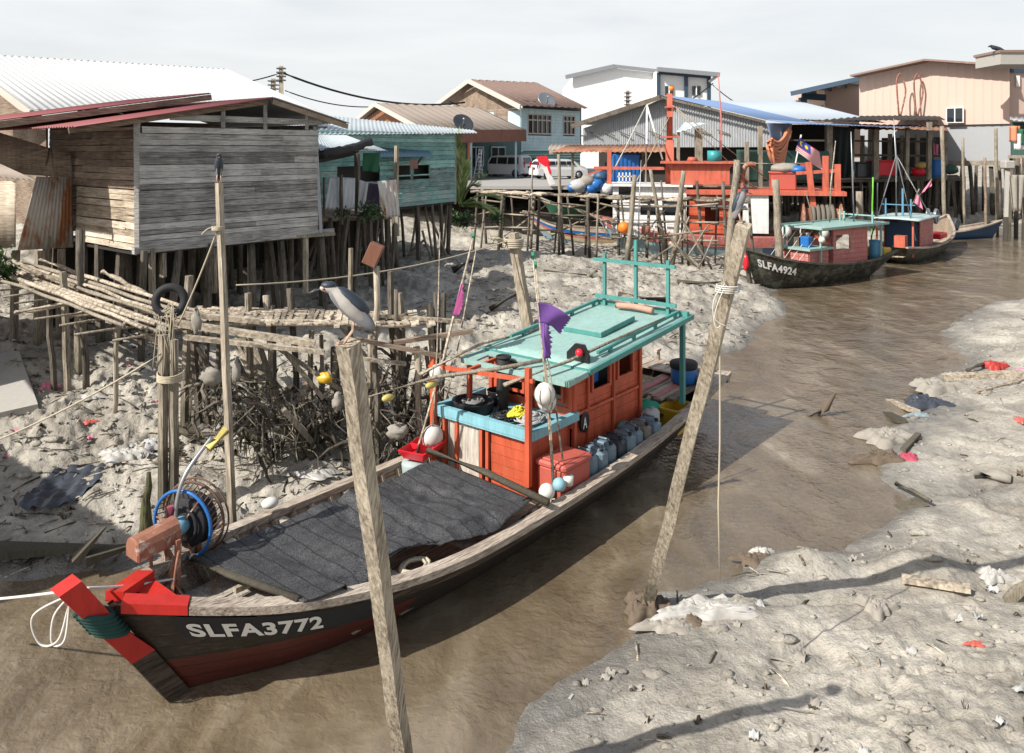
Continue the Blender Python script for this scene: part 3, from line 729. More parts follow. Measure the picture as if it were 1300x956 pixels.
m.box((5.80,.66,2.235), (.52,.98,.03), Matrix.Rotation(.09,3,'Y')); m.box((5.80,-.82,2.235), (.52,.24,.03), Matrix.Rotation(.09,3,'Y')); m.box((5.64,-.26,2.262), (.14,.86,.03), Matrix.Rotation(.09,3,'Y')); m.beam((6.07,-.95,2.20),(6.07,1.18,2.20),.05,.08); m.beam((5.56,1.19,2.245),(6.09,1.19,2.20),.05,.085); m.beam((5.56,-.95,2.245),(6.09,-.95,2.20),.05,.085); m.beam((5.56,.17,2.24),(6.05,.17,2.20),.05,.07)
part('roof_hood', m, 'teal', boat)
for (xx, yy) in ((2.12,1.05),(2.12,-.85)):
    m = MB(); m.beam((xx,yy,.9), (xx,yy,roofz(xx)-.05), .085); part('roof_post', m, 'teal_trim', boat)
# mast frame on the roof
for (yy, h_) in ((-.62,1.05),(.10,1.35),(.80,1.02)):
    m = MB(); m.beam(rp_(2.22,yy,0), rp_(2.22,yy,h_), .06); part('roof_mast', m, 'teal_trim', boat)
m = MB(); m.beam(rp_(2.28,-.85,.93), rp_(2.28,.98,.93), .05, .065); part('mast_crossbar', m, 'teal_trim', boat)
m = MB(); m.beam(rp_(2.28,-.8,.20), rp_(2.28,1.0,.20), .05, .07); part('mast_crossbar', m, 'teal_trim', boat)
m = MB(); m.tube([rp_(2.15,.12,1.2), rp_(2.10,.10,2.0), rp_(2.05,.12,2.9)], [.016,.013,.007], 6); part('radio_aerial', m, 'steel', boat)
m = MB(); m.tube(bez([rp_(2.45,-.2,.09), rp_(2.45,.2,.11), rp_(2.45,.6,.09)]), .06, 10); part('rolled_bumper', m, plain('pink roller', (.52,.28,.20), .7), boat)
# horn box and red light on the roof front
m = MB(); m.prism([(5.30,.62,2.27),(5.30,1.04,2.27),(5.30,1.04,2.44),(5.30,.95,2.60),(5.30,.78,2.60),(5.30,.62,2.44)], (-.05,0,0)); hbx = part('signal_board', m, 'black_gloss', boat, 'black board holding a red lamp on the roof')
m = MB(); m.ball((5.35,.90,2.48), .065, 12, 8); part('signal_lamp', m, 'red_pl', boat, up=hbx)
m = MB(); m.tube([(5.9,-.22,1.40),(5.9,-.22,1.8),(5.88,-.22,2.34)], [.105,.105,.105], 16); m.torus((5.88,-.22,2.34), .11,.02); part('exhaust_pipe', m, 'black', boat)
# --- orange rope frame in front of the counter
for yy in (y0-.12, y1+.10):
    m = MB(); m.beam((x1+.13,yy,.55 if yy < 0 else .7), (x1+.13,yy,2.32 if yy < 0 else 2.46), .08); part('frame_post', m, 'orange', boat)
m = MB(); m.beam((x1+.13,y0-.22,2.14), (x1+.13,y1+.2,2.28), .06); part('frame_crossbar', m, 'orange', boat)
m = MB(); m.beam((x1+.13,-.55,2.16), (5.6,-.55,2.22), .05); m.beam((5.95,y0+.2,1.3),(5.95,y0+.2,2.1),.07); part('frame_brace', m, 'orange', boat)
# long net poles lying across the frame
m = MB(); m.tube([(7.9,-1.35,1.92),(6.9,-.75,2.14),(6.3,.0,2.27),(5.7,.45,2.36)], [.018,.03,.035,.035], 7, jit=.06); part('bamboo_pole', m, 'post', boat)
m = MB(); m.tube([(6.85,.60,2.26),(5.6,.88,2.40),(4.2,1.0,2.55),(2.9,1.1,2.66)], [.035,.03,.022,.014], 7, jit=.05); part('bamboo_pole', m, 'post', boat)
m = MB(); m.tube([(7.0,-1.0,2.16),(5.6,-.92,2.40),(4.4,-.8,2.42),(2.6,-.82,2.6)], [.03,.03,.028,.02], 7, jit=.05); part('bamboo_pole', m, 'deck', boat)
for k, (xx, yy) in enumerate(((7.55,-1.13),(6.95,-.80))):
    m = MB(); m.ball((xx,yy,1.90+k*.12), .075, 12, 8, sc=(1.6,.8,.8)); part('yellow_float', m, 'yellow_dull', boat)
# aft bench, planks, tiller
m = MB()
for k in range(5): m.box((1.35, -.10+k*.21, .88+R_.uniform(0,.02)), (1.5+R_.uniform(-.2,.3), .18, .035), R_.uniform(-.04,.04))
part('stern_bench', m, 'plank_boat', boat)
m = MB()
for k in range(2): m.box((1.45, .02+k*.42, .91), (1.35, .14, .03), .02)
part('pink_plank', m, 'pink_old', boat)
m = MB()
for k in range(7): m.box((.35+k*.02, -.8+k*.27, 1.0), (.62, .25, .035)); 
part('stern_deck', m, 'boat_wood', boat)
m = MB()
m.box((.02,0,.92), (.09,2.1,.22)); m.box((.04,-.6,1.1), (.07,.05,.3)); m.box((.06,-.6,1.24), (.2,.07,.05)); part('transom_beam', m, 'boat_wood', boat)
m = MB(); m.box((2.55,.05,.7), (.9,1.5,.04)); m.box((2.9,-.5,.8),(.5,.6,.3)); part('aft_platform', m, 'dark_in', boat)
# bow winch
def wv(x, y, z): return (x+.35, y-.36, z+.04)
m = MB()
for yy in (-.28,-.02): m.beam(wv(10.95,yy,.68),wv(10.95,yy,1.36),.05)
m.beam(wv(10.7,-.3,.68),wv(10.95,-.28,1.2),.04); m.beam(wv(11.2,.02,.68),wv(10.95,-.02,1.2),.04); m.beam(wv(10.8,-.4,.95),wv(11.15,.25,.95),.03)
part('winch_stand', m, 'rust', boat)
m = MB(); pr = [(-.135,-.09),(-.14,.04),(-.11,.10),(-.045,.135),(.045,.135),(.11,.10),(.14,.04),(.135,-.09)]
o_ = [(11.72,y-.52,1.40+z) for y, z in pr]; b_ = [(11.24,y*1.04-.56,1.44+z*1.04) for y, z in pr]; ca = [(11.74,y*.9-.52,1.40+z*.9) for y, z in pr]
m.add(o_+b_, [(i,(i+1)%8,(i+1)%8+8,i+8) for i in range(8)]+[tuple(range(15,7,-1))]); m.add(o_+ca, [(i,(i+1)%8,(i+1)%8+8,i+8) for i in range(8)]+[tuple(range(8,16))])
part('engine_hood', m, 'rust', boat, 'rusty sheet metal engine hood')
m = MB(); m.tube([wv(11.3,-.25,.75),wv(11.15,-.2,1.05),wv(11.22,-.1,1.3)], .022, 6); m.tube(bez([wv(11.0,.1,1.3),wv(11.1,.2,1.05),wv(11.0,.12,.85),wv(10.9,.2,.72)]), .014, 6); part('winch_linkage', m, 'rust', boat)
# line hauler wheel behind the winch
rw = Matrix.Rotation(math.radians(22),3,'Z') @ Matrix.Rotation(math.pi/2,3,'Y')
wc = V((11.02,-.80,1.34)); m = MB(); m.torus(wc, .39, .020, 40, 8, rw); part('hauler_rim', m, 'blue_pl', boat, 'blue rim of the line hauler')
m = MB(); m.torus(wc+rw@V((0,0,-.20)), .41, .018, 40, 8, rw); m.torus(wc+rw@V((0,0,-.27)), .43, .012, 40, 6, rw)
for k in range(40):
    a = 2*math.pi*k/40; m.beam(wc+rw@V((.39*math.cos(a),.39*math.sin(a),0)), wc+rw@V((.41*math.cos(a+.14),.41*math.sin(a+.14),-.20)), .010)
part('hauler_cage', m, 'rust_dark', boat)
m = MB(); m.lathe([(.001,-.2),(.29,-.2),(.31,-.14),(.24,-.1),(.24,-.03),(.29,.0),(.27,.02),(.001,.02)], wc+rw@V((0,0,-.05)), 32, rw); m.torus(wc+rw@V((0,0,.01)), .20,.02,32,8,rw); part('hauler_drum', m, 'black', boat)
m = MB(); m.lathe([(.001,0),(.09,0),(.10,.04),(.10,.20),(.001,.22)], wc+rw@V((0,0,-.03)), 16, rw); part('hauler_motor', m, 'sky_pl', boat)
m = MB()
for k in range(3): a = k*2.1+.4; m.beam(wc+rw@V((.1*math.cos(a),.1*math.sin(a),.02)), wc+rw@V((.385*math.cos(a),.385*math.sin(a),.0)), .016)
m.beam(wc+V((-.2,0,0)), wc+V((-.2,0,-.62)), .05); m.beam(wc+V((0,0,0)), V((11.25,-.5,.8)), .03); m.tube(bez([wc+V((-.3,.1,-.35)), wc+V((-.15,.5,-.45)), (11.0,-.2,.75)]), .01, 6); part('hauler_bracket', m, 'rust', boat)
# ------------------------------------------------------------------ gear on the near boat (each its own thing, placed in world space)
def bt(name, mb, mat, label, cat, group=None):
    "top-level single mesh built in boat coordinates"
    mb.v = [tuple(BW(*p)) for p in mb.v]; return single(name, mb, mat, label, cat, group)
def bthing(name, label, cat, x, y, z, group=None, rz=0):
    p = BW(x, y, z); return thing(name, label, cat, tuple(p), BA+rz, group)
# black shade net: frame poles under it and a sagging sheet
nt_ = bthing('shade_net', 'black woven shade net stretched over the open foredeck of the near boat', 'shade net', 8.8, 0, .9)
L2 = nt_.matrix_basis.inverted() @ boat.matrix_basis
def nl(x, y, z): return L2 @ V((x, y, z))
na = [(11.0,-.62,1.01),(10.72,1.02,.99),(7.05,1.32,.84),(7.15,-.50,.98)]
def netf(u, v):
    a, b, c, d = map(V, na); p = a.lerp(b, v).lerp(d.lerp(c, v), u)
    x_, y_ = p.x, p.y
    s = .05*math.sin(u*math.pi*3.05)**2*math.sin(v*math.pi)
    wr = (float(vnoise(np.array([x_*1.6]), np.array([y_*1.3]), 3)[0])-.5)*.08+(float(fbm(np.array([x_*4+y_*2]), np.array([y_*3-x_*1.5]), 3, 8)[0])-.5)*.12*(1-.55*(u < .45))
    e = min(1, 5*u, 5*(1-u)+.1)
    p = p+V((0,0,(-s+wr)*e)); 
    if v > .9: p.z -= (v-.9)*1.2*(math.sin(u*11)*.5+.6)*(1 if u > .15 else 0); 
    p.y += .10*math.sin(u*9+1)*(v > .95)
    return nl(*p)
m = MB(); m.grid(netf, 110, 70, 0, True, .006); part('net_sheet', m, 'net', nt_)
m = MB(); m.tube([nl(*na[0]), nl((10.92),0,.99), nl(*na[1])], .042, 8, jit=.1); part('net_pole', m, 'post_dark', nt_)
m = MB(); m.tube([nl(7.1,-.72,1.06), nl(7.05,.4,1.0), nl(6.98,1.50,.84)], .05, 8, jit=.12); part('net_pole', m, 'post_dark', nt_)
m = MB(); m.beam(nl(10.9,.1,.84), nl(7.1,.1,.66), .06); part('net_ridge_plank', m, 'deck', nt_)
# loose planks and ropes beside the net
for k, (a, b, w_) in enumerate((((9.2,1.16,.46),(6.7,1.10,.66),.12), ((9.2,1.10,.40),(6.9,.92,.52),.10), ((8.9,1.30,.60),(6.7,1.16,.50),.07), ((9.6,.85,.38),(7.2,1.12,.52),.09))):
    m = MB(); m.beam(a, b, w_, .035)
    bt('loose_plank', m, ['plank_boat','deck','pink_old','deck'][k], ['wide grey brown plank lying along the near side under the shade net','pale plank lying inside the near boat close to the orange cool box','thin reddish plank resting against the near gunwale of the boat','bleached plank lying inboard beside the shade net edge'][k], 'plank')
def coil(c, r, turns, rr, sq=1.0, lift=.3):
    pts = []
    for i in range(turns*14): a = i/14*2*math.pi; q = r*(1+.18*math.sin(a*.37)+R_.uniform(-.04,.04)); pts.append(V(c)+V((math.cos(a)*q, math.sin(a)*q*sq, lift*rr*i/14+R_.uniform(-.3,.3)*rr)))
    return pts
m = MB(); m.tube(coil((9.15,1.12,.72), .17, 5, .018, .8), .018, 6); bt('rope_coil', m, 'rope', 'coil of straw coloured rope hanging at the near gunwale beside the shade net', 'rope')
m = MB()
for s_ in range(5):
    p0 = V((7.3+R_.uniform(-.2,.3), 1.0+R_.uniform(-.15,.15), .5)); m.tube(bez([p0, p0+V((-.3,.25,.12)), p0+V((-.7,.05,.05)), p0+V((-1.0,.2,.15)), p0+V((-.8,.3,.1))], 6), .011, 5)
bt('tangled_line', m, 'rope', 'tangle of thin rope lying on the deck below the flag poles', 'rope')
m = MB(); m.tube(bez([(10.9,.75,.76),(10.5,.9,.80),(10.2,.7,.78),(10.45,.55,.76),(10.8,.62,.78),(10.6,.8,.80)]), .016, 6); bt('deck_rope', m, 'rope_white', 'short loop of pale rope on the plywood foredeck behind the red bow', 'rope')
# cool box
cbx = bthing('cool_box', 'faded red lidded cool box standing between orange cabin and gunwale', 'cool box', 5.98, 1.05, .52)
m = MB(); m.bev((0,0,.23), (.70,.50,.50), .03); m.box((0,.235,.3), (.5,.02,.04)); m.box((.315,0,.3),(.02,.3,.05)); part('box_body', m, 'pink_pl', cbx)
m = MB(); m.bev((0,0,.51), (.74,.55,.10), .03); m.bev((0,0,.565), (.60,.42,.03), .012); part('lid', m, 'pink_pl', cbx)
# jerrycans
jc0 = None
JL = ['dark squat jerrycan right behind the red cool box', 'first grey blue jerrycan from the red cool box', 'second grey blue jerrycan from the red cool box','navy jerrycan in the middle of the jerrycan row','pale grey jerrycan just aft of the navy one','grey blue jerrycan beside the green bag','brownish grey jerrycan next to last in the row','aftmost grey jerrycan of the row beside the yellow crate']
for k in range(8):
    x = 5.48-k*.285; p = BW(x-.02, 1.08+.02*math.sin(k*2), .56); rz = BA+R_.uniform(-.12,.12)
    if jc0 is None or k in (3,):
        t_ = thing('jerrycan', JL[k], 'jerrycan', tuple(p), rz, 'jerrycans along the cabin side')
        m = MB(); m.bev((0,0,.20), (.235,.38,.42), .05); m.bev((0,-.02,.415),(.17,.30,.05),.02); part('can_body', m, 'jerry' if k != 3 else 'jerry_dark', t_)
        m = MB(); m.tube([(0,-.12,.42),(0,-.11,.475),(0,.08,.475),(0,.10,.42)], .018, 8); part('handle', m, 'jerry' if k != 3 else 'jerry_dark', t_)
        m = MB(); m.lathe([(.001,0),(.032,0),(.032,.05),(.001,.05)], (.05,.15,.42), 12); part('cap', m, 'black', t_)
        if jc0 is None: jc0 = t_
    else:
        t_ = copy_to(jc0, p, rz, JL[k])
    if k == 6:
        for c_ in t_.children:
            if c_.name.startswith('can_body'): c_.data = c_.data.copy(); c_.data.materials[0] = plain('brown grey plastic', (.19,.17,.145), .5)
m = MB(); m.ball((3.95,.86,.85), .17, 12, 8, sc=(1.2,.7,.9), jit=.10); bt('green_bag', m, plain('sea green bag', (.10,.30,.25), .6), 'small crumpled sea green bag behind the jerrycans', 'bag')
m = MB(); m.ball((3.2,.98,.92), .2, 12, 8, sc=(1.1,.8,.8), jit=.14); bt('plastic_bag', m, 'grey_cl', 'crumpled pale grey plastic bag at the aft corner of the cabin', 'bag')
m = MB(); m.tube(coil((4.45,.86,.80), .13, 5, .016, .5), .016, 6); bt('yellow_rope_coil', m, 'yellow_dull', 'small coil of yellow rope hanging on the cabin side over the cans', 'rope')
m = MB(); m.ball((2.75,.55,.86), .32, 14, 9, sc=(1.2,.9,.5), jit=.1); bt('net_bundle', m, plain('bright green net', (.02,.28,.18), .9), 'bright green net bundle under the stern bench', 'net')
# yellow crate, blue barrel, tub
yc = bthing('yellow_crate', 'yellow fish crate standing below the stern bench by the gunwale', 'crate', 2.08, .88, .38)
m = MB()
for (c, s) in (((0,.2,.22),(.62,.03,.44)),((0,-.2,.22),(.62,.03,.44)),((.3,0,.22),(.03,.37,.44)),((-.3,0,.22),(.03,.37,.44)),((0,0,.02),(.58,.36,.03))): m.box(c, s)
part('crate_body', m, 'yellow', yc)
m = MB(); m.box((0,.225,.43),(.66,.03,.05)); m.box((0,-.225,.43),(.66,.03,.05)); m.box((.32,0,.43),(.03,.42,.05)); m.box((-.32,0,.43),(.03,.42,.05)); m.box((-.1,.24,.2),(.12,.03,.2)); part('crate_rim', m, 'yellow', yc)
bb = bthing('blue_barrel', 'blue plastic barrel with black lid standing at the stern', 'barrel', .95, .48, .93)
m = MB(); m.lathe([(.001,0),(.23,0),(.25,.03),(.26,.12),(.26,.30),(.25,.33)], n=24); part('barrel_body', m, 'blue_pl', bb)
m = MB(); m.lathe([(.27,.30),(.285,.32),(.285,.40),(.26,.43),(.001,.43)], n=24); m.torus((0,0,.40),.25,.02,24,8); part('barrel_lid', m, 'black', bb)
m = MB(); m.lathe([(.001,0),(.17,0),(.21,.2),(.21,.22),(.18,.22),(.15,.04),(.001,.04)], (2.4,-.55,1.02), 20); bt('yellow_tub', m, 'yellow', 'small round yellow tub behind the cabin at the far stern side', 'tub')
m = MB()
for k in range(4): m.tube(bez([(.45+k*.1,.75,1.05),(.5,.5+k*.08,1.12),(.3,.2+k*.1,1.06),(.45,-.2+k*.1,1.08)],6), .02, 6)
bt('stern_rope', m, 'rope', 'heap of old rope on the stern deck behind the blue barrel', 'rope')
m = MB(); m.ball((.75,.8,1.02), .16, 10, 7, sc=(1.3,1,.5), jit=.15); bt('stern_rag', m, 'rag', 'muddy rag lying on the stern corner near the leaning post', 'rag')
m = MB()
for k in range(4): m.box((2.2+k*.05,-.9+.17*k,.98+.01*k), (1.2,.15,.03), .1*k-.2)
bt('board_pile', m, 'deck', 'pile of pale boards lying across the far stern side', 'boards')
# on the counter: tubs, net, yellow net
tb = bthing('net_tub', 'low black tub full of grey net on the pale blue counter', 'tub', 6.02, -.75, 1.40)
m = MB(); m.lathe([(.001,0),(.30,0),(.33,.16),(.34,.17),(.30,.17),(.28,.10),(.001,.10)], n=28, sx=1, sy=1.1); part('tub_body', m, 'black', tb)
m = MB()
for k in range(14):
    a = R_.uniform(0,6.3); q = R_.uniform(.03,.2); m.tube([V((math.cos(a+i*.7)*q, math.sin(a+i*.7)*q, .13+R_.uniform(0,.05))) for i in range(7)], .016, 5)
part('net_heap', m, plain('grey net twine', (.22,.22,.21), .9), tb)
tb2 = bthing('black_bucket', 'small black bucket beside the exhaust pipe on the counter', 'bucket', 5.55, -.62, 1.42)
m = MB(); m.lathe([(.001,0),(.14,0),(.18,.22),(.19,.23),(.165,.23),(.13,.03),(.001,.03)], n=22); part('bucket_body', m, 'black', tb2)
m = MB(); m.tube(bez([(-.17,0,.22),(-.1,.14,.18),(.1,.16,.18),(.17,0,.22)]), .008, 5); part('bucket_handle', m, 'rope_white', tb2)
def heap(c, r, n, rr, h=.12, sq=1):
    m = MB()
    for k in range(n):
        a = R_.uniform(0,6.3); q = r*R_.uniform(.3,1); ph = R_.uniform(.3,.9)
        pts = [V(c)+V((math.cos(a+i*ph)*q*(1-.05*i), math.sin(a+i*ph)*q*sq*(1-.05*i), h*(1-q/r)+R_.uniform(0,.05))) for i in range(8)]
        m.tube(bez(pts,3), rr, 5)
    return m
bt('grey_net_heap', heap((5.9,.36,1.43), .34, 34, .011, .14, .8), 'grey_cl', 'heap of pale grey netting on the counter under the orange crossbar', 'net')
bt('dark_net_heap', heap((6.1,-.02,1.43), .28, 26, .011, .08, .9), 'black', 'dark net spread on the counter in front of the exhaust pipe', 'net')
bt('yellow_net_heap', heap((5.98,.16,1.50), .21, 46, .014, .12, .75), 'yellow_net', 'bright yellow net bundled on top of the grey netting', 'net')
# red tray on a bucket
rt = bthing('red_tray', 'bright red plastic tray resting at the far gunwale', 'tray', 6.85, -1.10, .84, rz=.25)
m = MB(); m.lathe([(.001,0),(.26,0),(.36,.12),(.38,.13),(.38,.10),(.34,.12),(.25,.02),(.001,.02)], n=4, sx=1.15, sy=.8, smooth=False, rot=Matrix.Rotation(math.pi/4,3,'Z')); 
m = MB(); 
o_ = [(-.36,-.24),(.36,-.24),(.36,.24),(-.36,.24)]; i_ = [(-.28,-.17),(.28,-.17),(.28,.17),(-.28,.17)]
vs = [(x,y,.14) for x,y in o_]+[(x,y,0) for x,y in i_]+[(x*.93,y*.93,.145) for x,y in o_]+[(x*.95,y*.95,.02) for x,y in i_]
fs = [(k,(k+1)%4,(k+1)%4+4,k+4)[::-1] for k in range(4)]+[(k+8,(k+1)%4+8,(k+1)%4+12,k+12) for k in range(4)]+[(k,(k+1)%4,(k+1)%4+8,k+8) for k in range(4)]+[(12,13,14,15),(7,6,5,4)]
m.add(vs, fs); part('tray_body', m, 'red_pl', rt)
m = MB(); m.box((0,0,.10),(.03,.44,.08)); part('tray_divider', m, 'red_pl', rt)
m = MB(); m.lathe([(.001,-.02),(.17,0),(.2,.3),(.19,.33),(.001,.33)], (7.05,-1.08,.46), 18); bt('wrapped_bucket', m, plain('pale turquoise wrapped bucket', (.38,.47,.46), .5), 'pale turquoise bucket under the red tray', 'bucket')
m = MB(); m.ball((6.62,-1.1,1.05), .19, 14, 9, sc=(1,.8,1)); bt('foam_float', m, 'foam', 'round white foam float behind the red tray at the orange post', 'float')
m = MB(); m.ball((6.75,1.30,.86), .115, 14, 9); bt('white_ball_float', m, 'foam', 'cream ball float on the near gunwale below the flag poles', 'float')
m = MB(); m.ball((6.45,1.30,.86), .10, 14, 9); bt('blue_ball_float', m, plain('pale blue float', (.25,.45,.52), .5), 'pale blue ball float on the gunwale next to the cream one', 'float')
m = MB(); m.lathe([(.001,0),(.07,0),(.08,.13),(.001,.13)], (6.25,1.32,.8), 14); bt('white_pot', m, 'foam', 'small white pot on the gunwale in front of the red cool box', 'pot')
m = MB(); m.ball((9.55,-1.25,.95),.1,12,8,sc=(1.2,1,.7)); bt('white_jug', m, 'foam', 'small white float wedged inside the far gunwale beside the shade net', 'float')
# flag pole markers with buoys: each a thing of its own
def marker(label, x0, y0, z0, x1, y1, z1, fz=None, fcol='purple', buoy=None, r=.016, fl=(.42,.16), fdir=(-.6,-.6), tip='green', group=None):
    a = BW(x0,y0,z0); b = BW(x1,y1,z1); t_ = thing('marker_pole', label, 'flag pole' if fz else 'pole', tuple(a), 0, group)
    mid = a.lerp(b,.5)+V((.03,.02,0)); m = MB(); m.tube([a-a, mid-a, b-a], [r, r*.9, r*.6], 7, jit=.05); part('pole', m, 'deck', t_)
    if fz:
        p = a.lerp(b, fz); d = V((fdir[0],fdir[1],0)).normalized(); ax = (a-b).normalized(); Lx, Lz = fl; m = MB()
        def ff(u, v):
            w = math.sin(u*6+v*3)*.05*u; q = p+d*(Lx*u*(1-.35*v))+ax*(Lz*v*(1-.2*u)+.26*u*u*Lx*2)+V((-d.y,d.x,0))*w
            if u > .99: q = q+d*(.04*math.sin(v*40))
            return q-a
        m.grid(ff, 16, 14, 0, True, .003); part('flag', m, fcol, t_)
        m = MB(); m.tube([b-a-V((0,0,.02)), b-a+V((0,0,.08))], .022, 8); part('tip_wrap', m, plain('green tape', (.03,.30,.14), .6) if 'gtape' not in M else M['gtape'], t_)
    for (f_, rr, mt) in (buoy or []):
        p = a.lerp(b, f_)-a; m = MB(); m.ball(p, rr, 18, 12, sc=(1,1,1.12)); m.tube([p-V((0,0,rr*1.45)), p-V((0,0,rr*.9))], .035, 8)
        bu = part('buoy', m, 'foam' if mt == 0 else mt, t_)
        m = MB()
        for k in range(3):
            rt_ = Matrix.Rotation(k*1.05,3,'Z') @ Matrix.Rotation(math.pi/2,3,'X'); m.torus(p, rr*1.03, .007, 22, 5, rt_)
        part('buoy_cord', m, 'rope_dark', t_, up=bu)
    return t_
M['gtape'] = plain('green tape', (.03,.30,.14), .6)
marker('tall marker pole in front of the cabin with torn purple flag and round white buoy', 6.45,1.22,.55, 6.75,1.05,4.15, .82, 'purple', [(.45,.15,0)], fdir=(.9,.3), fl=(.50,.30))
marker('marker pole with hanging violet flag wrapped round it, in front of the cabin', 6.35,1.16,.55, 6.62,1.00,4.0, .78, 'purple', [(.43,.14,0)], fdir=(.25,-.2), fl=(.16,.62))
marker('bare thin pole leaning among the flagged poles in front of the cabin', 6.15,1.24,.55, 6.5,1.0,3.2, None)
marker('leaning marker pole with magenta flag at the far gunwale of the near boat', 7.05,-1.18,.5, 5.75,-1.0,4.2, .80, 'magenta', [(.42,.13,0)], fdir=(.25,-.5), fl=(.22,.55), r=.028)
marker('thin pale pole standing at the orange post on the far side of the boat', 6.72,-1.05,.6, 6.40,-1.15,4.35, None, r=.014)
marker('thin leaning cane from the cabin front towards the mud post', 6.3,-1.35,.7, 5.0,-1.6,3.9, None, r=.016)
# gaff with yellow float at the bow
gf = bthing('fishing_rod', 'bent pole with pale yellow float standing above the bow winch', 'pole', 11.1, -.75, .8)
m = MB(); m.tube(bez([(0,0,0),(.02,-.02,.4),(.0,-.02,.85),(-.12,-.02,1.15),(-.45,-.05,1.45)]), [.024]*33, 7); part('pole', m, 'steel', gf)
m = MB(); m.tube([(-.38,-.02,1.34),(-.62,-.02,1.50)], .055, 12); part('float', m, 'yellow_dull', gf)
m = MB(); m.tube([(.06,-.05,.62),(.07,-.05,.8)], .04, 8, jit=.25); part('pink_binding', m, plain('dull pink tape', (.35,.08,.12), .8), gf)
# ------------------------------------------------------------------ mooring posts, birds, ropes, left jetty
def post_mb(a, b, w, square=True, w1=None, tw=.25, n=7, jit=.02, flatten=1.0):
    a = V(a); b = V(b); m = MB(); w1 = w1 or w
    side = 4 if square else 9; vs = []; fs = []; x, y, d = m.frame(b-a, V((.3,1,.1)))
    for i in range(n+1):
        t_ = i/n; p = a.lerp(b, t_)+x*R_.uniform(-jit, jit)+y*R_.uniform(-jit, jit); r = (w+(w1-w)*t_)*(.55 if square else .47)
        for k in range(side):
            q = 2*math.pi*k/side+math.pi/4+tw*t_
            rr = r*(1+R_.uniform(-.03,.03)) if square else r*(1+R_.uniform(-.07,.07))
            vs.append(p+x*math.cos(q)*rr+y*math.sin(q)*rr*flatten)
    for i in range(n):
        for k in range(side): k2 = (k+1)%side; fs.append((i*side+k, i*side+k2, (i+1)*side+k2, (i+1)*side+k))
    fs += [tuple(range(side-1,-1,-1)), tuple(range(n*side, (n+1)*side))]
    m.add(vs, fs, 0, not square); return m
def lone_post(name, label, a, b, w, mat='post', square=True, cat='post', group=None, **k):
    return single(name, post_mb(a, b, w, square, **k), mat, label, cat, group, origin=tuple(a))
# big post in the middle foreground
lone_post('mooring_post', 'thick squared grey post in the near foreground with a night heron standing on top', (-.905,6.9,.0), (-1.05,5.05,4.46), .155, 'post_pale', n=12, jit=.007, w1=.145)
lone_post('mooring_post', 'long squared leaning post in the right bank mud with a pale grey heron on top', (1.66,9.95,-.3), (2.12,7.2,5.02), .185, 'post_pale', w1=.155, n=12, jit=.008)
lone_post('mooring_post', 'second weathered pole leaning just behind the long leaning post', (2.5,9.5,3.6), (2.78,9.55,5.3), .11, 'post', n=6) if False else None
# pole pair with tyre
p = GP(213, 645); pb = (p.x, p.y, p.z-.4)
lone_post('timber_pile', 'left one of two greenish squared piles lashed together under the old tyre', (p.x-.07,p.y,p.z-.4), (Q(207,400,p.y).x, p.y, Q(207,425,p.y).z), .13, 'post', n=8, jit=.004)
lone_post('timber_pile', 'right one of two greenish squared piles lashed together under the old tyre', (p.x+.08,p.y+.03,p.z-.4), (Q(219,400,p.y).x, p.y+.03, Q(219,432,p.y).z), .13, 'post', n=8, jit=.004)
ty = Q(216, 382, p.y-.02); m = MB(); m.torus(ty, .20, .062, 30, 12, Matrix.Rotation(math.radians(80),3,'X') @ Matrix.Rotation(.25,3,'Y'))
single('old_tyre', m, 'black', 'small black motorbike tyre hung on the lashed pile pair', 'tyre')
m = MB()
for k in range(5): m.torus((ty.x, p.y+.01, Q(0,482,p.y).z+k*.03), .19, .012, 20, 5, Matrix.Rotation(.05*k,3,'X'))
for k in range(9): m.tube(bez([(ty.x+R_.uniform(-.15,.15), p.y-.12, ty.z-.15+R_.uniform(-.1,.1)) for _ in range(3)]+[(ty.x+R_.uniform(-.2,.2), p.y-.18, ty.z-.45-R_.uniform(0,.6))], 5), .006, 5)
single('pile_lashing', m, 'rope', 'rope lashing and hanging strings round the pile pair below the tyre', 'rope')
m = MB(); m.ball((ty.x+.42, p.y-.1, ty.z-.28), .10, 10, 8, sc=(.7,.4,1.7), jit=.35); single('plastic_bag', m, 'rag', 'clear plastic bag hanging beside the tyre', 'bag')
# thin pole with heron seen from behind
p2 = GP(297, 682); lone_post('mooring_post', 'tall thin pole left of the foreground post with a dark heron perched on top', (p2.x,p2.y,p2.z-.4), tuple(Q(278,232,p2.y)), .115, 'post_pale', w1=.10, n=10, jit=.006)
m = MB(); q = Q(277,288,p2.y)
for k in range(3): m.torus(q+V((0,0,-.02*k)), .085, .01, 14, 5)
m.tube(bez([q, q+V((-.12,-.05,-.02)), q+V((-.2,-.1,-.10))]), .01, 5); single('tie_rope', m, 'rope', 'pale rope tied round the tall thin pole below the dark heron', 'rope')
# mid post with rope end at (650,300)
p3 = GP(672, 415, 1.0); lone_post('mooring_post', 'short thick grey post rising behind the purple flags with yellow rope tied round its head', (p3.x,p3.y,p3.z-.3), tuple(Q(651,296,p3.y)), .34, 'post_pale', w1=.28, n=9, jit=.012)
hd = Q(652,303,p3.y); m = MB()
for k in range(5): m.torus(hd+V((0,0,-.05*k)), .25, .024, 18, 6, Matrix.Rotation(R_.uniform(-.15,.15),3,'X'))
for k in range(3): m.tube(bez([hd+V((-.2,-.2,-.1)), hd+V((-.4-.1*k,-.3,.05)), hd+V((-.6,-.2,-.1+.1*k))]), .02, 5)
single('rope_wrap', m, 'rope', 'straw rope knotted round the head of the short thick post', 'rope')
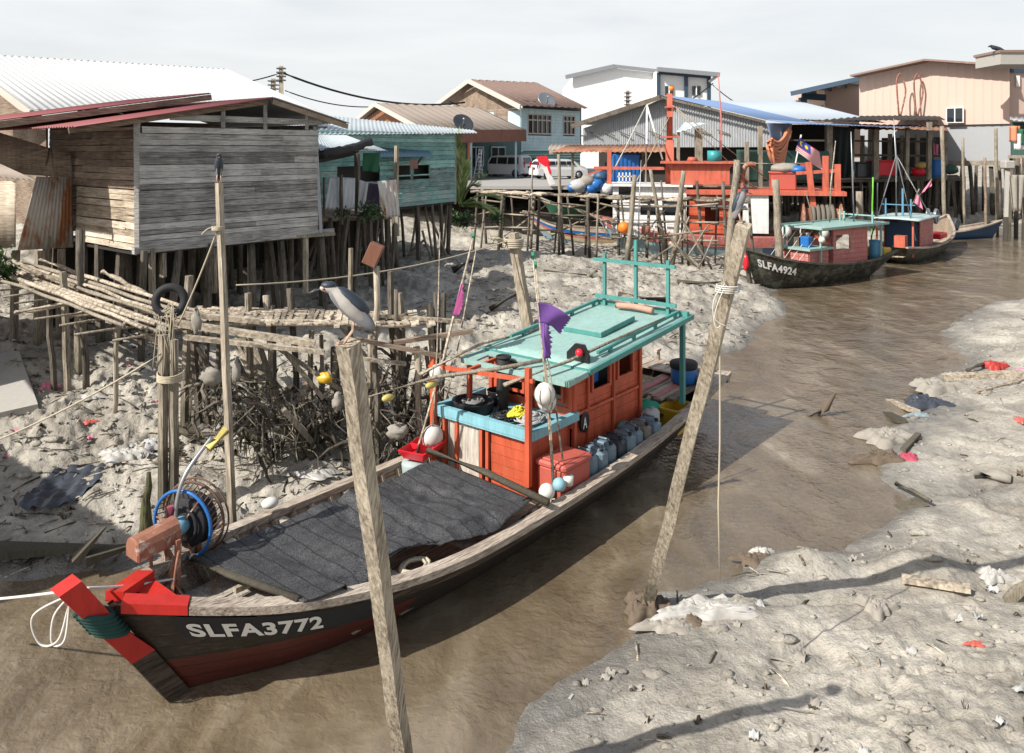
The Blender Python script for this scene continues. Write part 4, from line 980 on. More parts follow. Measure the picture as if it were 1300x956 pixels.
# ropes
def rope(label, pts, r, mat='rope', cat='rope', name='rope'):
    m = MB(); m.tube(pts, r, 6); return single(name, m, mat, label, cat)
rope('yellow rope stretched from the short thick post across to the plank house stilts', catenary(tuple(hd), tuple(Q(300,362,15.5)), .25), .016)
rope('mooring rope running from under the tyre down to the left edge of the mud', catenary((ty.x-.1,p.y-.1,Q(0,447,p.y).z), tuple(P(-60,580,.9)), .12), .016, 'rope')
rope('rope rising from the jetty to the tall thin pole', catenary((ty.x+.15,p.y-.1,ty.z-.35), tuple(Q(275,295,p2.y)), .04), .012, 'rope')
bow = BW(12.35, -.1, 1.42)
rope('pale mooring rope running left from the red bow', catenary(BW(11.2,-.4,.95), bow, .03, 6)+catenary(bow, tuple(Q(-80,766,8.6)), .02), .014, 'rope_white')
m = MB()
for s_ in (-1, 1): m.tube(bez([bow+V((-.1,-.1,0)), bow+V((-.32*1-.1*s_,-.2,-.15)), bow+V((-.30-.06*s_,-.2,-.42)), bow+V((-.15-.03*s_,-.2,-.38)), bow+V((-.12,-.12,-.05))]), .011, 5)
m.ball(bow+V((-.1,-.12,0)), .045, 8, 6); single('rope_knot', m, 'rope_white', 'knot and hanging loops of pale rope in front of the red bow', 'rope')
pr = V((2.12,7.2,5.02)).lerp(V((1.66,9.95,-.3)), .10)
m = MB()
for k in range(4): m.torus(V((2.12,7.2,5.02)).lerp(V((1.66,9.95,-.3)), .115+.004*k), .112, .006, 18, 5)
for k in range(2): m.tube(bez([pr, pr+V((-.12-.05*k,-.05,-.2)), pr+V((-.16,-.05,-.38-.07*k)), pr+V((-.06-.05*k,-.05,-.45))]), .004, 5)
single('rope_wrap', m, 'rope_white', 'thin pale cord wrapped round the upper part of the long leaning post', 'rope')
rope('thin cord hanging straight down from the long leaning post to the water', [V((2.10,7.45,4.62)), Q(914,440,7.8), Q(914,560,7.9), Q(912,640,7.95), Q(914,735,8.0)], .010, 'rope')
# ------------------------------------------------------------------ birds
def heron(label, loc, rz, sc=1.0, upright=False, pale=False, dark=False):
    t_ = thing('night_heron', label, 'bird', tuple(loc), rz); t_.scale = (sc,)*3
    t_.matrix_basis = Matrix.Translation(V(loc)) @ Matrix.Rotation(rz,4,'Z') @ Matrix.Scale(sc,4)
    if upright: pts = [(.10,.02,.0),(.085,.08,.022),(.06,.16,.05),(.03,.24,.062),(-.005,.31,.052),(-.02,.35,.038),(-.035,.375,.034),(-.065,.37,.020)]
    else: pts = [(.175,.085,.006),(.14,.12,.026),(.10,.16,.046),(.05,.21,.062),(.0,.265,.064),(-.04,.307,.052),(-.075,.335,.037),(-.11,.352,.034),(-.140,.350,.024),(-.155,.346,.012)]
    m = MB(); m.tube(bez([(x,0,z) for x,z,r in pts],3), [float(np.interp(i/3, range(len(pts)), [q[2] for q in pts])) for i in range(3*(len(pts)-1)+1)], 14, flat=.85 if not upright else 1); part('body', m, 'bf_grey' if pale else ('bf_black' if dark else 'bf_white'), t_)
    hx, hz = (-.045,.385) if upright else (-.112,.362)
    m = MB(); m.ball((hx+.008,0,hz+.006), .037, 14, 8, sc=(1.3,.98,.72)); part('crown', m, 'bf_black', t_)
    m = MB(); bx = pts[-1][0]; bz = pts[-1][1]; m.tube([(bx+.012,0,bz),(bx-.03,0,bz-.008),(bx-.075,0,bz-.026)], [.017,.012,.003], 8); part('bill', m, 'bill', t_)
    for s_ in (-1,1):
        m = MB(); m.ball((bx+.024, s_*.029, bz+.004), .008, 8, 6); part('eye', m, 'eye_red', t_)
        m = MB(); A = V((pts[-4][0] if not upright else .0, s_*.038, pts[-4][1]-.02 if not upright else .30)); B = V((pts[0][0]-.005, s_*.012, pts[0][1]+.012))
        d = (B-A); ang = math.atan2(-d.z, d.x); m.ball(A.lerp(B,.47), d.length*.56, 16, 10, sc=(1,.11,.27), rot=Matrix.Rotation(ang,3,'Y')); part('wing', m, 'bf_grey', t_)
        m = MB(); lx = .02 if not upright else .02
        top = V((.045,s_*.022,.17)) if not upright else V((.03,s_*.02,.14))
        kn = V((.045 if not upright else .03,s_*.024,.085)); ft = V((-.01 if not upright else .01,s_*.03,.006))
        m.tube([top,kn,ft], [.012,.008,.007], 7)
        for a_ in (-.5,0,.5,3.14): m.tube([ft, ft+V((-math.cos(a_)*.055, math.sin(a_)*.05,-.003))], [.006,.003], 5)
        part('leg', m, 'leg_y', t_)
    m = MB(); A = V((-.045,0,.325)) if not upright else V((.012,0,.335)); B = V((.11,0,.20)) if not upright else V((.085,0,.12))
    d = B-A; m.ball(A.lerp(B,.5)+V((.012,0,.008)), d.length*.66, 16, 10, sc=(1,.42,.33), rot=Matrix.Rotation(math.atan2(-d.z,d.x),3,'Y')); part('mantle', m, 'bf_black', t_)
    m = MB(); m.tube([(pts[0][0]-.03,0,pts[0][1]+.02),(pts[0][0]+.025,0,pts[0][1]-.02)], [.02,.008], 8, flat=.35); part('tail', m, 'bf_grey', t_)
    return t_
heron('black crowned night heron leaning forward on the thick foreground post, bill pointing left', (-1.06,5.02,4.462), .12, 1.02)
hp = Q(278,232,p2.y); heron('dark night heron seen from behind on the tall thin pole before the plank house', (hp.x,hp.y,hp.z+.01), math.radians(112), 1.0, True, dark=True)
heron('pale grey heron perched at the top of the long leaning post over the water', (2.10,7.2,5.045), math.radians(150), .72, True, True)
# ------------------------------------------------------------------ left jetty
jt = thing('pole_jetty', 'rickety jetty of bleached poles and planks running left of the near boat', 'jetty', (-5.0,13.0,1.0))
def pole_(m, a, b, r0, r1=None, n=5, jit=.03):
    a = V(a); b = V(b); pts = [a.lerp(b, i/n)+V((R_.uniform(-jit,jit), R_.uniform(-jit,jit), R_.uniform(-jit,jit)*.6))*(0 < i < n) for i in range(n+1)]
    m.tube(pts, [r0+((r1 or r0)-r0)*i/n for i in range(n+1)], 8, jit=.04)
A0 = P(5,338,3.15); A1 = P(212,412,2.95); n_ = V((A1.y-A0.y, -(A1.x-A0.x), 0)).normalized()
for k in range(11):
    m = MB(); off = n_*(.62-k*.125); z_ = R_.uniform(-.03,.03)+(.06 if k in (0,1,9,10) else 0)
    pole_(m, A0+off+V((R_.uniform(-.2,.2),0,z_)), A1+off+(A1-A0).normalized()*R_.uniform(-.25,.35)+V((0,0,z_)), R_.uniform(.03,.05), .03, 7, .035)
    part('walkway_pole', m, 'deck' if k % 3 else 'post', jt, world=True)
for k in range(11):
    t_ = k/10; m = MB(); c = A0.lerp(A1, t_)+V((0,0,-.10)); l_ = R_.uniform(.75,1.3)
    pole_(m, c-n_*R_.uniform(.65,.9)+V((0,0,R_.uniform(-.05,0))), c+n_*l_, .025, .018, 4, .02); part('cross_pole', m, 'post', jt, world=True)
for (u0,v0,u1,v1,y_) in ((-10,318,125,385,16.0),(20,397,100,384,14.8),(90,401,125,396,14.4),(130,345,185,372,15.2)):
    m = MB(); pole_(m, Q(u0,v0,y_), Q(u1,v1,y_-.3), .05, .04); part('stray_pole', m, 'deck', jt, world=True)
# the platform to the right of the tyre posts
B0 = V((-5.4,12.75,2.86)); B1 = V((-1.35,13.5,2.66)); bn = V((-(B1-B0).y, (B1-B0).x, 0)).normalized()
for k in range(9):
    m = MB(); off = bn*(k*.145); s0 = R_.uniform(0,.25); pole_(m, B0.lerp(B1, s0*.5)+off+V((0,0,R_.uniform(-.02,.05))), B0.lerp(B1, R_.uniform(.72,1.0))+off+V((0,0,R_.uniform(-.02,.03))), R_.uniform(.035,.055), .03, 7, .03)
    part('platform_pole', m, 'deck', jt, world=True)
m = MB()
for k in range(34):
    t_ = k/33; c = B0.lerp(B1, t_)+bn*.55+V((0,0,.055)); m.beam(c-bn*R_.uniform(.5,.75)+V((R_.uniform(-.06,.06),0,R_.uniform(-.03,.01))), c+bn*R_.uniform(.45,.7)+V((R_.uniform(-.05,.05),0,R_.uniform(-.03,.01))), R_.uniform(.05,.11), .025)
part('platform_slats', m, 'deck', jt, world=True)
for (za, zb_, ya, ua, ub, w_) in ((.0,.0,12.55,(228,455),(400,478),.13),(0,0,12.5,(235,512),(0,0),.1),(0,0,12.62,(415,436),(560,452),.09),(0,0,12.9,(430,468),(520,474),.08)):
    pass
for (u0,v0,u1,v1,y_,w_,mt) in ((226,398,330,408,12.7,.13,'deck'),(222,410,400,436,12.55,.15,'deck'),(235,428,412,447,12.45,.11,'deck'),(450,430,560,452,12.7,.10,'brown_wood'),(455,455,515,462,12.8,.09,'deck'),(500,435,600,420,13.2,.11,'brown_wood'),(300,400,570,405,13.9,.08,'deck'),(470,400,585,408,13.6,.10,'deck'),(180,425,215,440,12.5,.12,'deck'),(350,440,470,520,13.3,.09,'post'),(360,445,410,505,13.0,.12,'post'),(420,400,480,470,13.6,.10,'post'),(360,520,395,560,12.6,.14,'post'),(300,455,352,560,13.4,.12,'post_dark'),(250,440,320,548,13.6,.10,'post_dark')):
    m = MB(); m.beam(Q(u0,v0,y_), Q(u1,v1,y_+.25), w_, w_*.6); part('beam', m, mt, jt, world=True)
JP = [(315,372,600,13.8),(338,375,520,14.0),(345,388,520,14.0),(369,366,530,14.1),(446,315,545,14.2),(478,338,548,13.5),(494,345,540,13.9),(503,367,560,13.6),(508,372,545,14.2),(546,385,540,14.0),(564,372,520,13.9),(556,371,535,14.4),(395,420,540,13.7),(408,425,545,14.1),(425,440,545,13.9),(435,430,545,14.4),(470,425,560,13.2),(530,440,565,13.4),(245,420,520,13.6),(262,405,500,13.9),(240,350,470,14.2),(205,348,470,13.6),(200,352,470,13.9),(280,420,520,14.2),(330,445,540,13.3),(355,430,545,13.2),(475,430,570,12.95),(100,292,405,15.4),(80,345,420,15.0),(150,385,450,14.4),(60,370,440,15.2)]
for i, (u, v0, v1, y_) in enumerate(JP):
    if u in (205,200,355,330): continue
    a = Q(u+R_.uniform(-12,14), v1, y_); a.z = G(a.x, a.y)-.25; b = Q(u, v0, y_)
    part('post', post_mb(a, b, R_.uniform(.075,.135), i % 2 == 0, n=5, jit=.02), ['post','post_pale','post_dark','post_dark'][i % 4], jt, world=True)
bx = Q(474,323,13.4); m = MB(); m.bev(tuple(bx), (.24,.22,.38), .01, Matrix.Rotation(.42,3,'Y')); single('wooden_block', m, paint('red brown block', (.20,.085,.05), (.3,.2,.14), .6, .8), 'red brown wooden block nailed on a leaning jetty post', 'block')
# matted roots and rubbish caught under the jetty
def tangle(label, c, r, n, mat, rr=.012, sc=(1,.6,1), seed=0, name='caught_debris'):
    rg = random.Random(seed); m = MB(); c = V(c)
    for k in range(n):
        p_ = c+V((rg.gauss(0,.45)*r*sc[0], rg.gauss(0,.45)*r*sc[1], rg.gauss(0,.45)*r*sc[2])); pts = [p_]
        d = V((rg.uniform(-1,1), rg.uniform(-1,1), rg.uniform(-1.3,.5))).normalized()
        for i in range(4): d = (d+V((rg.uniform(-.6,.6), rg.uniform(-.6,.6), rg.uniform(-.8,.4)))).normalized(); pts.append(pts[-1]+d*r*rg.uniform(.12,.35))
        m.tube(pts, [rr, rr, rr*.8, rr*.7, rr*.3], 4, caps=False)
    return tagp(m.build(name, mat), kind='stuff')
for k, (u, v, y_, r, n, mt, sc) in enumerate(((310,505,12.6,.8,260,'rope_dark',(1.2,.5,.8)),(345,530,12.9,.7,240,'post',(1.2,.5,.7)),(400,505,13.2,.7,200,'rope_dark',(1.3,.5,.8)),(470,520,13.2,.7,260,'post',(1.0,.5,1.0)),(510,525,13.3,.6,220,'rope_dark',(1.0,.5,1.0)),(540,490,13.6,.6,180,'post',(.9,.5,.9)),(445,470,13.4,.6,160,'rope_dark',(1.3,.5,.8)),(270,470,13.2,.55,120,'rope_dark',(1.2,.5,.6)),(505,460,13.5,.6,120,'post_dark',(1.3,.5,.7)),(330,470,13.4,.6,110,'rope_dark',(1.6,.5,.5)))):
    q_ = Q(u, v+12, y_); tangle('', q_, r*.9, int(n*.12), mt, .012, (sc[0],sc[1],sc[2]*.8), 100+k); tangle('', q_+V((0,0,-.15)), r, int(n*.05), 'post_dark', .035, sc, 200+k); tangle('', q_+V((0,0,-.1)), r*.8, int(n*.14), 'rope_dark', .008, sc, 300+k)
for k, (u, v, y_, rr, sc, mt, lb) in enumerate(((413,480,12.7,.12,(1,.5,.7),'yellow','scrap of bright yellow plastic caught under the jetty platform'),(268,478,12.4,.15,(1.1,.6,.9),'rag','muddy white bag caught on a stick left of the yellow scrap'),(300,470,12.4,.13,(.5,.5,1.4),'rag','tan rag hanging below the jetty beside the tall thin pole'),(428,510,12.5,.09,(.8,.6,1.5),'rag','pale plastic sheet hanging from the jetty right of the yellow scrap'),(575,470,12.9,.09,(.7,.7,1.2),'grey_cl','pale jug hanging near the orange frame of the cabin'),(505,548,12.3,.14,(1.2,.7,.8),'rag','bundle of muddy sacking lying at the foot of the jetty'),(535,425,13.6,.08,(1,1,1),'foam','small float lying on the jetty platform edge'))):
    m = MB(); m.ball(tuple(Q(u,v,y_)), rr, 12, 9, sc=sc, jit=.3); single('plastic_scrap', m, mt, lb, 'litter')
for k in range(5):
    a = GP(255+k*16, 560+R_.uniform(-10,15)); m = MB(); pole_(m, a+V((-.5,.1,.35)), a+V((.35,.0,-.05)), .07+.01*k, .05, 6, .05)
    single('driftwood_log', m, ['post','post_dark','rag','post','post_dark'][k], ['pale driftwood log stuck in mud furthest left under the jetty','dark sodden log half buried under the jetty','mud coated log below the tall thin pole','greenish log lying right of the tall thin pole','dark log end nearest the jetty foot debris'][k], 'driftwood')
m = MB(); 
for k in range(3): pole_(m, GP(300,500)+V((-.1+k*.12,.2,1.0)), GP(385+k*12,585)+V((0,0,.05)), .075, .06, 6, .03)
single('fallen_poles', m, 'post', 'three greenish poles fallen diagonally from the jetty to the mud', 'poles')

# broken planks and roots leaning under the jetty
for k, (u0,v0,u1,v1,w_,mt,lb) in enumerate(((330,440,372,560,.10,'post','first broken plank leaning under the jetty left of the yellow scrap'),(375,500,432,575,.12,'deck','pale broken plank sliding down the mud towards the boat'),(450,440,462,560,.09,'post_dark','dark upright stick under the platform beside the foreground post'),(520,450,500,560,.10,'post_dark','dark leaning stick below the platform right end'),(540,440,556,545,.08,'post','thin leaning plank at the right end of the jetty'),(290,450,262,540,.09,'post_dark','dark plank leaning between tyre piles and the tall thin pole'),(480,470,530,560,.11,'post','weathered board leaning behind the black bucket'),(350,470,300,545,.12,'post_dark','thick dark branch crossing under the jetty'))):
    a = GP(u1,v1); b = Q(u0,v0,a.y+.4); m = MB(); m.beam(a-V((0,0,.1)), b, w_, w_*.35); single('broken_plank', m, mt, lb, 'plank')

for k in range(16):
    u = 225+k*21+R_.uniform(-8,8); a = GP(u, 545+R_.uniform(-18,22)); b = a+V((R_.uniform(-.6,.6), R_.uniform(-.1,.4), R_.uniform(.4,1.5))); w_ = R_.uniform(.05,.11); m = MB(); m.beam(a-V((0,0,.15)), b, w_, w_*.5, w_*.8)
    o = single('leaning_stake', m, ['post_dark','post','post_dark','deck'][k%4], 'one of the broken stakes leaning out of the mud under the jetty', 'stake', 'broken stakes under the jetty')
# ------------------------------------------------------------------ buildings
ZUP = V((0,0,1))
def vec2(p, z): return V((p[0], p[1], z))
def stilts(t_, pts, z1, w=.12, mat='post_dark', name='stilt', lean=.25):
    for i, (x, y) in enumerate(pts):
        g = G(x, y)-.3; b = V((x+R_.uniform(-lean,lean), y+R_.uniform(-lean,lean), g))
        part(name, post_mb(b, (x, y, z1), w*R_.uniform(.75,1.25), i % 2 == 0, n=3, jit=.02), mat, t_, world=True)
def para(p0, e, f, L, D, nx, ny, jit=.15):
    return [tuple((V(p0)+e*(L*(i+.0)/max(1,nx-1))+f*(D*j/max(1,ny-1))+V((R_.uniform(-jit,jit), R_.uniform(-jit,jit), 0)))[:2]) for j in range(ny) for i in range(nx)]
# --- A grey plank house
L_ = V((-7.98,16.8,0)); Rr = V((-5.04,20.4,0)); e = (Rr-L_).normalized(); WL = (Rr-L_).length; f = V((-e.y, e.x, 0)); f = f if f.y > 0 else -f
ph = thing('plank_house', 'weathered grey plank house on stilts with maroon corrugated roof at the left', 'house', (L_.x, L_.y, 3.6))
def gtopA(s):  # roof underside along the front, s metres from the left corner
    sp_ = .66*WL; zl, zr, za = 6.08+.0, 6.38, 6.93
    return (zl+(za-zl)*(s+.31*WL)/(sp_+.31*WL) if s < sp_ else za+(zr-za)*(s-sp_)/(1.13*WL-sp_))-.16
m = MB(); planks(m, L_, Rr, 3.62, 6.52, .135, .022, top=lambda s: min(gtopA(s), 6.30), maxlen=4.9, jit=.006); part('front_wall', m, 'grey_wood', ph, world=True)
Lb = L_+f*4.6; Rb = Rr+f*4.6
m = MB(); planks(m, Lb, L_, 3.55, 4.85, .15, .024, maxlen=3, jit=.02, holes=[(0,1.6,3.5,5.0)]); part('side_wall', m, 'tan_wood', ph, 'lower boards of the side wall, tan with sunlight put into the colour', world=True)  # lower, sunlit part of the wall painted in paler boards
m = MB(); planks(m, Lb, L_, 4.86, 6.2, .16, .022, maxlen=3, jit=.012); part('side_wall', m, 'brown_wood', ph, 'upper boards of the side wall, browner with eave shade put into the colour', world=True)  # eave shade on the upper wall painted as darker brown
m = MB(); planks(m, Rr, Rb, 3.62, 6.35, .14, .022, maxlen=4); part('side_wall', m, 'grey_wood', ph, world=True)
m = MB(); planks(m, Rb, Lb, 3.62, 6.2, .14, .022, maxlen=4); part('back_wall', m, 'grey_wood', ph, world=True)
m = MB(); m.beam(L_+V((0,0,3.5)), L_+V((-.02,0,6.28)), .10); part('corner_board', m, 'grey_wood', ph, world=True)
m = MB(); m.beam(Rr+V((.10,.0,3.5)), Rr+V((-.06,0,6.30)), .07); part('corner_board', m, 'zinc', ph, world=True)
m = MB(); m.beam(L_+V((0,0,3.55))-e*.1, Rr+V((0,0,3.55))+e*.5, .12,.14); m2 = MB(); m2.beam(L_-f*.02+V((0,0,6.42))+e*.7, Rr-f*.03+V((0,0,6.40))+e*.1, .04,.14)
part('sill_beam', m, 'grey_wood', ph, world=True); part('tie_beam', m2, 'grey_wood', ph, world=True)
for s in (.42*WL, .66*WL, .92*WL): m = MB(); b_ = L_+e*s-f*.06; m.beam(b_+V((0,0,6.2)), b_+V((0,0,gtopA(s)+.1)), .07); part('gable_strut', m, 'grey_wood', ph, world=True)
fl0 = L_-e*(.31*WL)-f*.45; fa0 = L_+e*(.66*WL)-f*.45; fr0 = L_+e*(1.15*WL)-f*.45; D = 6.2
m = MB(); m.corr(fl0+V((0,0,6.15)), fl0+f*D+V((0,0,6.15)), fa0+f*D+V((0,0,6.95)), fa0+V((0,0,6.95)), .13, .018); part('roof', m, 'red_roof', ph, world=True)
m = MB(); m.corr(fa0+V((0,0,6.96)), fa0+f*D+V((0,0,6.96)), fr0+f*D+V((0,0,6.40)), fr0+V((0,0,6.40)), .13, .018); part('roof', m, 'zinc', ph, 'grey right slope of the roof', world=True)
q0 = L_-e*(.58*WL)+f*1.9; q1 = L_+e*(.56*WL)+f*1.6
m = MB(); m.corr(q0+V((0,0,6.20)), q0+f*4.5+V((0,0,6.20)), q1+f*4.5+V((0,0,7.12)), q1+V((0,0,7.12)), .13, .018); part('roof', m, 'red_roof', ph, 'raised upper layer of the maroon roof', world=True)
m = MB(); m.beam(q0+V((0,0,6.10)), q1+V((0,0,7.02)), .05,.14); m.beam(fl0+f*.3+V((0,0,6.08)), fa0+f*.3+V((0,0,6.86)), .05,.12); m.beam(fa0+f*.1+V((0,0,6.86)), fr0+f*.1+V((0,0,6.31)), .05,.12); part('rafter', m, 'brown_wood', ph, world=True)
stilts(ph, para(L_, e, f, WL, 4.4, 6, 5, .2), 3.55, .15, 'post_dark')
m = MB(); m.quad(L_+V((0,0,3.5)), Rr+V((0,0,3.5)), Rb+V((0,0,3.5)), Lb+V((0,0,3.5)), .06); part('floor', m, 'dark_in', ph, world=True)
for (u,v0,v1,y_) in ((318,296,405,19.2),(272,300,372,18.4),(388,300,372,20.1),(193,315,372,17.0),(207,318,352,17.3)):
    m = post_mb(Q(u,v1,y_), Q(u,v0,y_), .13, True, n=3, jit=.004); part('front_prop', m, 'post_pale' if u > 300 else 'post', ph, world=True)
m = MB(); m.beam(Q(285,307,18.6), Q(425,297,20.6), .05,.08); part('ledger', m, 'post', ph, world=True)
m = MB(); m.quad(Rb+V((0,0,3.5)), Lb+V((0,0,3.5)), Lb+V((0,0,.6)), Rb+V((0,0,.6)), .05); part('shade_backing', m, 'dark_in', ph, world=True)  # dark sheet added behind the stilts to stand in for under-house shade
# rusty sheets of an outhouse at the left
oh = thing('outhouse', 'small lean-to clad in rusty zinc sheets left of the tan boarded wall', 'shed', tuple(Q(60,318,18.2)))
m = MB(); m.corr(Q(22,318,17.6), Q(94,314,18.9), Q(92,225,18.9), Q(46,224,17.8), .11, .012); part('zinc_wall', m, 'zinc_rust', oh, world=True)
m = MB(); m.corr(Q(-30,318,17.9), Q(20,314,17.7), Q(20,230,17.7), Q(-30,230,17.9), .2, .004); part('zinc_wall', m, 'tan_wood', oh, 'tan board wall section', world=True)
m = MB(); m.corr(Q(-60,150,19.2), Q(90,196,18.6), Q(92,226,18.7), Q(-60,215,19.2), .14, .006); part('upper_wall', m, 'brown_wood', oh, world=True)
m = MB(); m.corr(Q(-60,168,19.0), Q(170,150,18.3), Q(172,228,18.0), Q(-60,228,19.0), .14, .003); part('back_wall', m, 'dark_in', oh, world=True) if False else None
m = MB(); m.corr(Q(-120,214,14.6), Q(44,229,14.9), Q(0,209,15.9), Q(-120,204,16.1), .10, .018); part('roof', m, 'tan_roof', oh, 'tan corrugated little roof at the left edge', world=True)
m = MB(); m.tube([Q(58,210,17.9), Q(64,188,17.8), Q(68,226,17.7)], .03, 6); m.beam(Q(40,196,17.9), Q(62,190,17.8), .05); part('prop', m, 'brown_wood', oh, world=True)
for (u,v0,v1,y_) in ((102,290,362,16.2),(50,318,390,17.8),(78,316,380,18.2),(20,318,360,18.0),(60,300,350,18.3)):
    a = Q(u-3,v1,y_); part('stilt', post_mb((a.x,a.y,G(a.x,a.y)-.2), Q(u,v0,y_), .16, True, n=3, jit=.01), 'post', oh, world=True)
# --- unseen left shack, added so its roof casts the shadow on the mud
sk = thing('shadow_shack', 'added unseen plank shack left of the frame whose roof shades the mud', 'house', (-12.5,9,3))
cn = V((-9.0,8.35,0)); e1 = V((-.76,.65,0)).normalized(); e2 = V((-.80,-.60,0)).normalized()
m = MB(); m.corr(cn+V((0,0,4.25)), cn+e1*6.5+V((0,0,4.25)), cn+e1*6.5+e2*4+V((0,0,5.3)), cn+e2*4+V((0,0,5.3)), .13,.018); part('roof', m, 'zinc', sk, world=True)
a, b, c_, d_ = cn+e1*.4+e2*.4, cn+e1*6+e2*.4, cn+e1*6+e2*3.8, cn+e1*.4+e2*3.8
for p_, q_ in ((a,d_),(b,a),(c_,b),(d_,c_)): m = MB(); planks(m, p_, q_, 2.2, 4.3, .15, .022); part('wall', m, 'grey_wood', sk, world=True)
stilts(sk, para(a, e1, e2, 5.6, 3.4, 4, 3), 2.3, .14)
# --- B white roofed house
wh = thing('white_roof_house', 'large house with bright white corrugated roof behind the plank house', 'house', (-14,27,3.6))
ra, rb = Q(290,88,33), Q(-55,67,27); la, lb = Q(428,151,26.8), Q(40,139,20.6)
m = MB(); m.corr(rb, ra, la, lb, .22, .026); part('roof', m, 'white_roof', wh, world=True)
m = MB(); m.corr(ra, rb, rb+V((-4.5,5.5,-1.6)), ra+V((-4.5,5.5,-1.6)), .22, .026); part('roof', m, 'white_roof', wh, world=True)
m = MB(); m.beam(rb+V((0,-.05,-.12)), lb+V((0,-.05,-.12)), .05,.20); part('fascia', m, 'fascia', wh, world=True)
m = MB(); m.quad(lb+V((.3,.3,-.25)), la+V((-.4,.2,-.25)), vec2(la+V((-.4,.2,0)),3.6), vec2(lb+V((.3,.3,0)),3.6), .05); m.quad(rb+V((0,.2,-.4)), lb+V((.2,.4,-.25)), vec2(lb+V((.2,.4,0)),3.6), vec2(rb+V((0,.2,0)),3.6), .05); part('wall', m, 'brown_wood', wh, world=True)
m = MB(); m.quad(Q(-60,100,22.2), Q(38,146,20.4), Q(38,150,20.4), Q(-60,150,22.0), .04); part('gable_board', m, 'brown_wood', wh, world=True)
stilts(wh, [(-11,24),(-9,25),(-7,26),(-13,25),(-12,28),(-9,28),(-7,28)], 3.6, .16)
# --- C teal house
th = thing('teal_house', 'teal painted plank house on stilts with pale zinc roof and blue window awning', 'house', (-4,28,3.6))
c0 = V((-6.3,24.6,0)); c1 = V((-2.3,31.8,0)); eC = (c1-c0).normalized(); fC = V((-eC.y, eC.x, 0)); fC = fC if fC.x < 0 else -fC; LC = (c1-c0).length
hC = [(4.2,5.2,4.75,5.15),(5.35,6.4,4.75,5.15),(1.2,3.4,4.6,5.1)]
m = MB(); planks(m, c0, c1, 5.0, 6.35, .17, .022, holes=hC, jit=.005, maxlen=5); part('front_wall', m, 'teal_wood', th, 'brighter teal upper boards', world=True)
m = MB(); planks(m, c0, c1, 3.62, 5.0, .17, .022, holes=hC, jit=.008, maxlen=5); part('front_wall', m, wood('faded teal grey boards', (.13,.18,.17), (.30,.40,.37), (1.2,1.2,20), stain=(.12,.33,.30)), th, 'faded grey teal lower boards', world=True)
m = MB(); planks(m, c1, c1+fC*6, 3.62, 6.3, .17, .022); part('side_wall', m, 'grey_wood', th, world=True)
m = MB(); m.beam(c1+V((0,0,3.5)), c1+V((0,0,6.3)), .10); part('corner_board', m, 'grey_wood', th, world=True)
m = MB(); m.quad(c0+fC*.4+V((0,0,4.4)), c1+fC*.4+V((0,0,4.4)), c1+fC*.4+V((0,0,5.3)), c0+fC*.4+V((0,0,5.3)), .03); m.quad(c0+V((0,0,3.58)), c1+V((0,0,3.58)), c1+fC*5+V((0,0,3.58)), c0+fC*5+V((0,0,3.58)), .05); part('interior', m, 'dark_in', th, world=True)
for (a_, b_, za, zb_) in hC[:2]:
    m = MB()
    for s in (a_, b_): m.beam(c0+eC*s+V((.03,-.03,za)), c0+eC*s+V((.03,-.03,zb_)), .05)
    for z in (za, zb_): m.beam(c0+eC*a_+V((.03,-.03,z)), c0+eC*b_+V((.03,-.03,z)), .05)
    part('window_frame', m, 'teal_wood', th, world=True)
m = MB(); m.quad(Q(397,171,24.0), Q(606,169,32.8), Q(603,164.5,38), Q(408,146,33), .01); 
m = MB(); m.corr(Q(397,171,24.0), Q(606,169,32.8), Q(600,165,38), Q(408,146,33), .24, .02); part('roof', m, 'zinc_pale', th, world=True)
m = MB(); m.corr(Q(482,199,26.6), Q(552,199,29.6), Q(541,186,30.6), Q(484,187,27.6), .2, .012); part('awning', m, metal_sheet('blue awning', (.10,.20,.28), (.25,.25,.22), .6, (.14,.22,.27), .5, .1), th, 'blue corrugated window awning', world=True)
for (u0,v0,u1,v1) in ((536,199,530,208),(489,199,489,214)): m = MB(); m.beam(Q(u0,v0,28.6), Q(u1,v1,28.9), .05); part('awning_prop', m, 'post_dark', th, world=True)
stilts(th, para(c0, eC, fC, LC, 4.5, 10, 4, .25), 3.6, .15, 'post_dark')
for k in range(14):
    p_ = c0+eC*R_.uniform(0,LC)-fC*R_.uniform(-1,.2); g = G(p_.x,p_.y); m = post_mb((p_.x+R_.uniform(-.9,.9), p_.y, g-.2), (p_.x, p_.y, R_.uniform(2.2,3.5)), .10, False, n=3); part('prop', m, 'post', th, world=True)
m = MB(); m.quad(c1+fC*4+V((0,0,3.5)), c0+fC*4+V((0,0,3.5)), c0+fC*4+V((0,0,.6)), c1+fC*4+V((0,0,.6)), .05); part('shade_backing', m, 'dark_in', th, world=True)  # added near-black plane painting the shade below the teal house
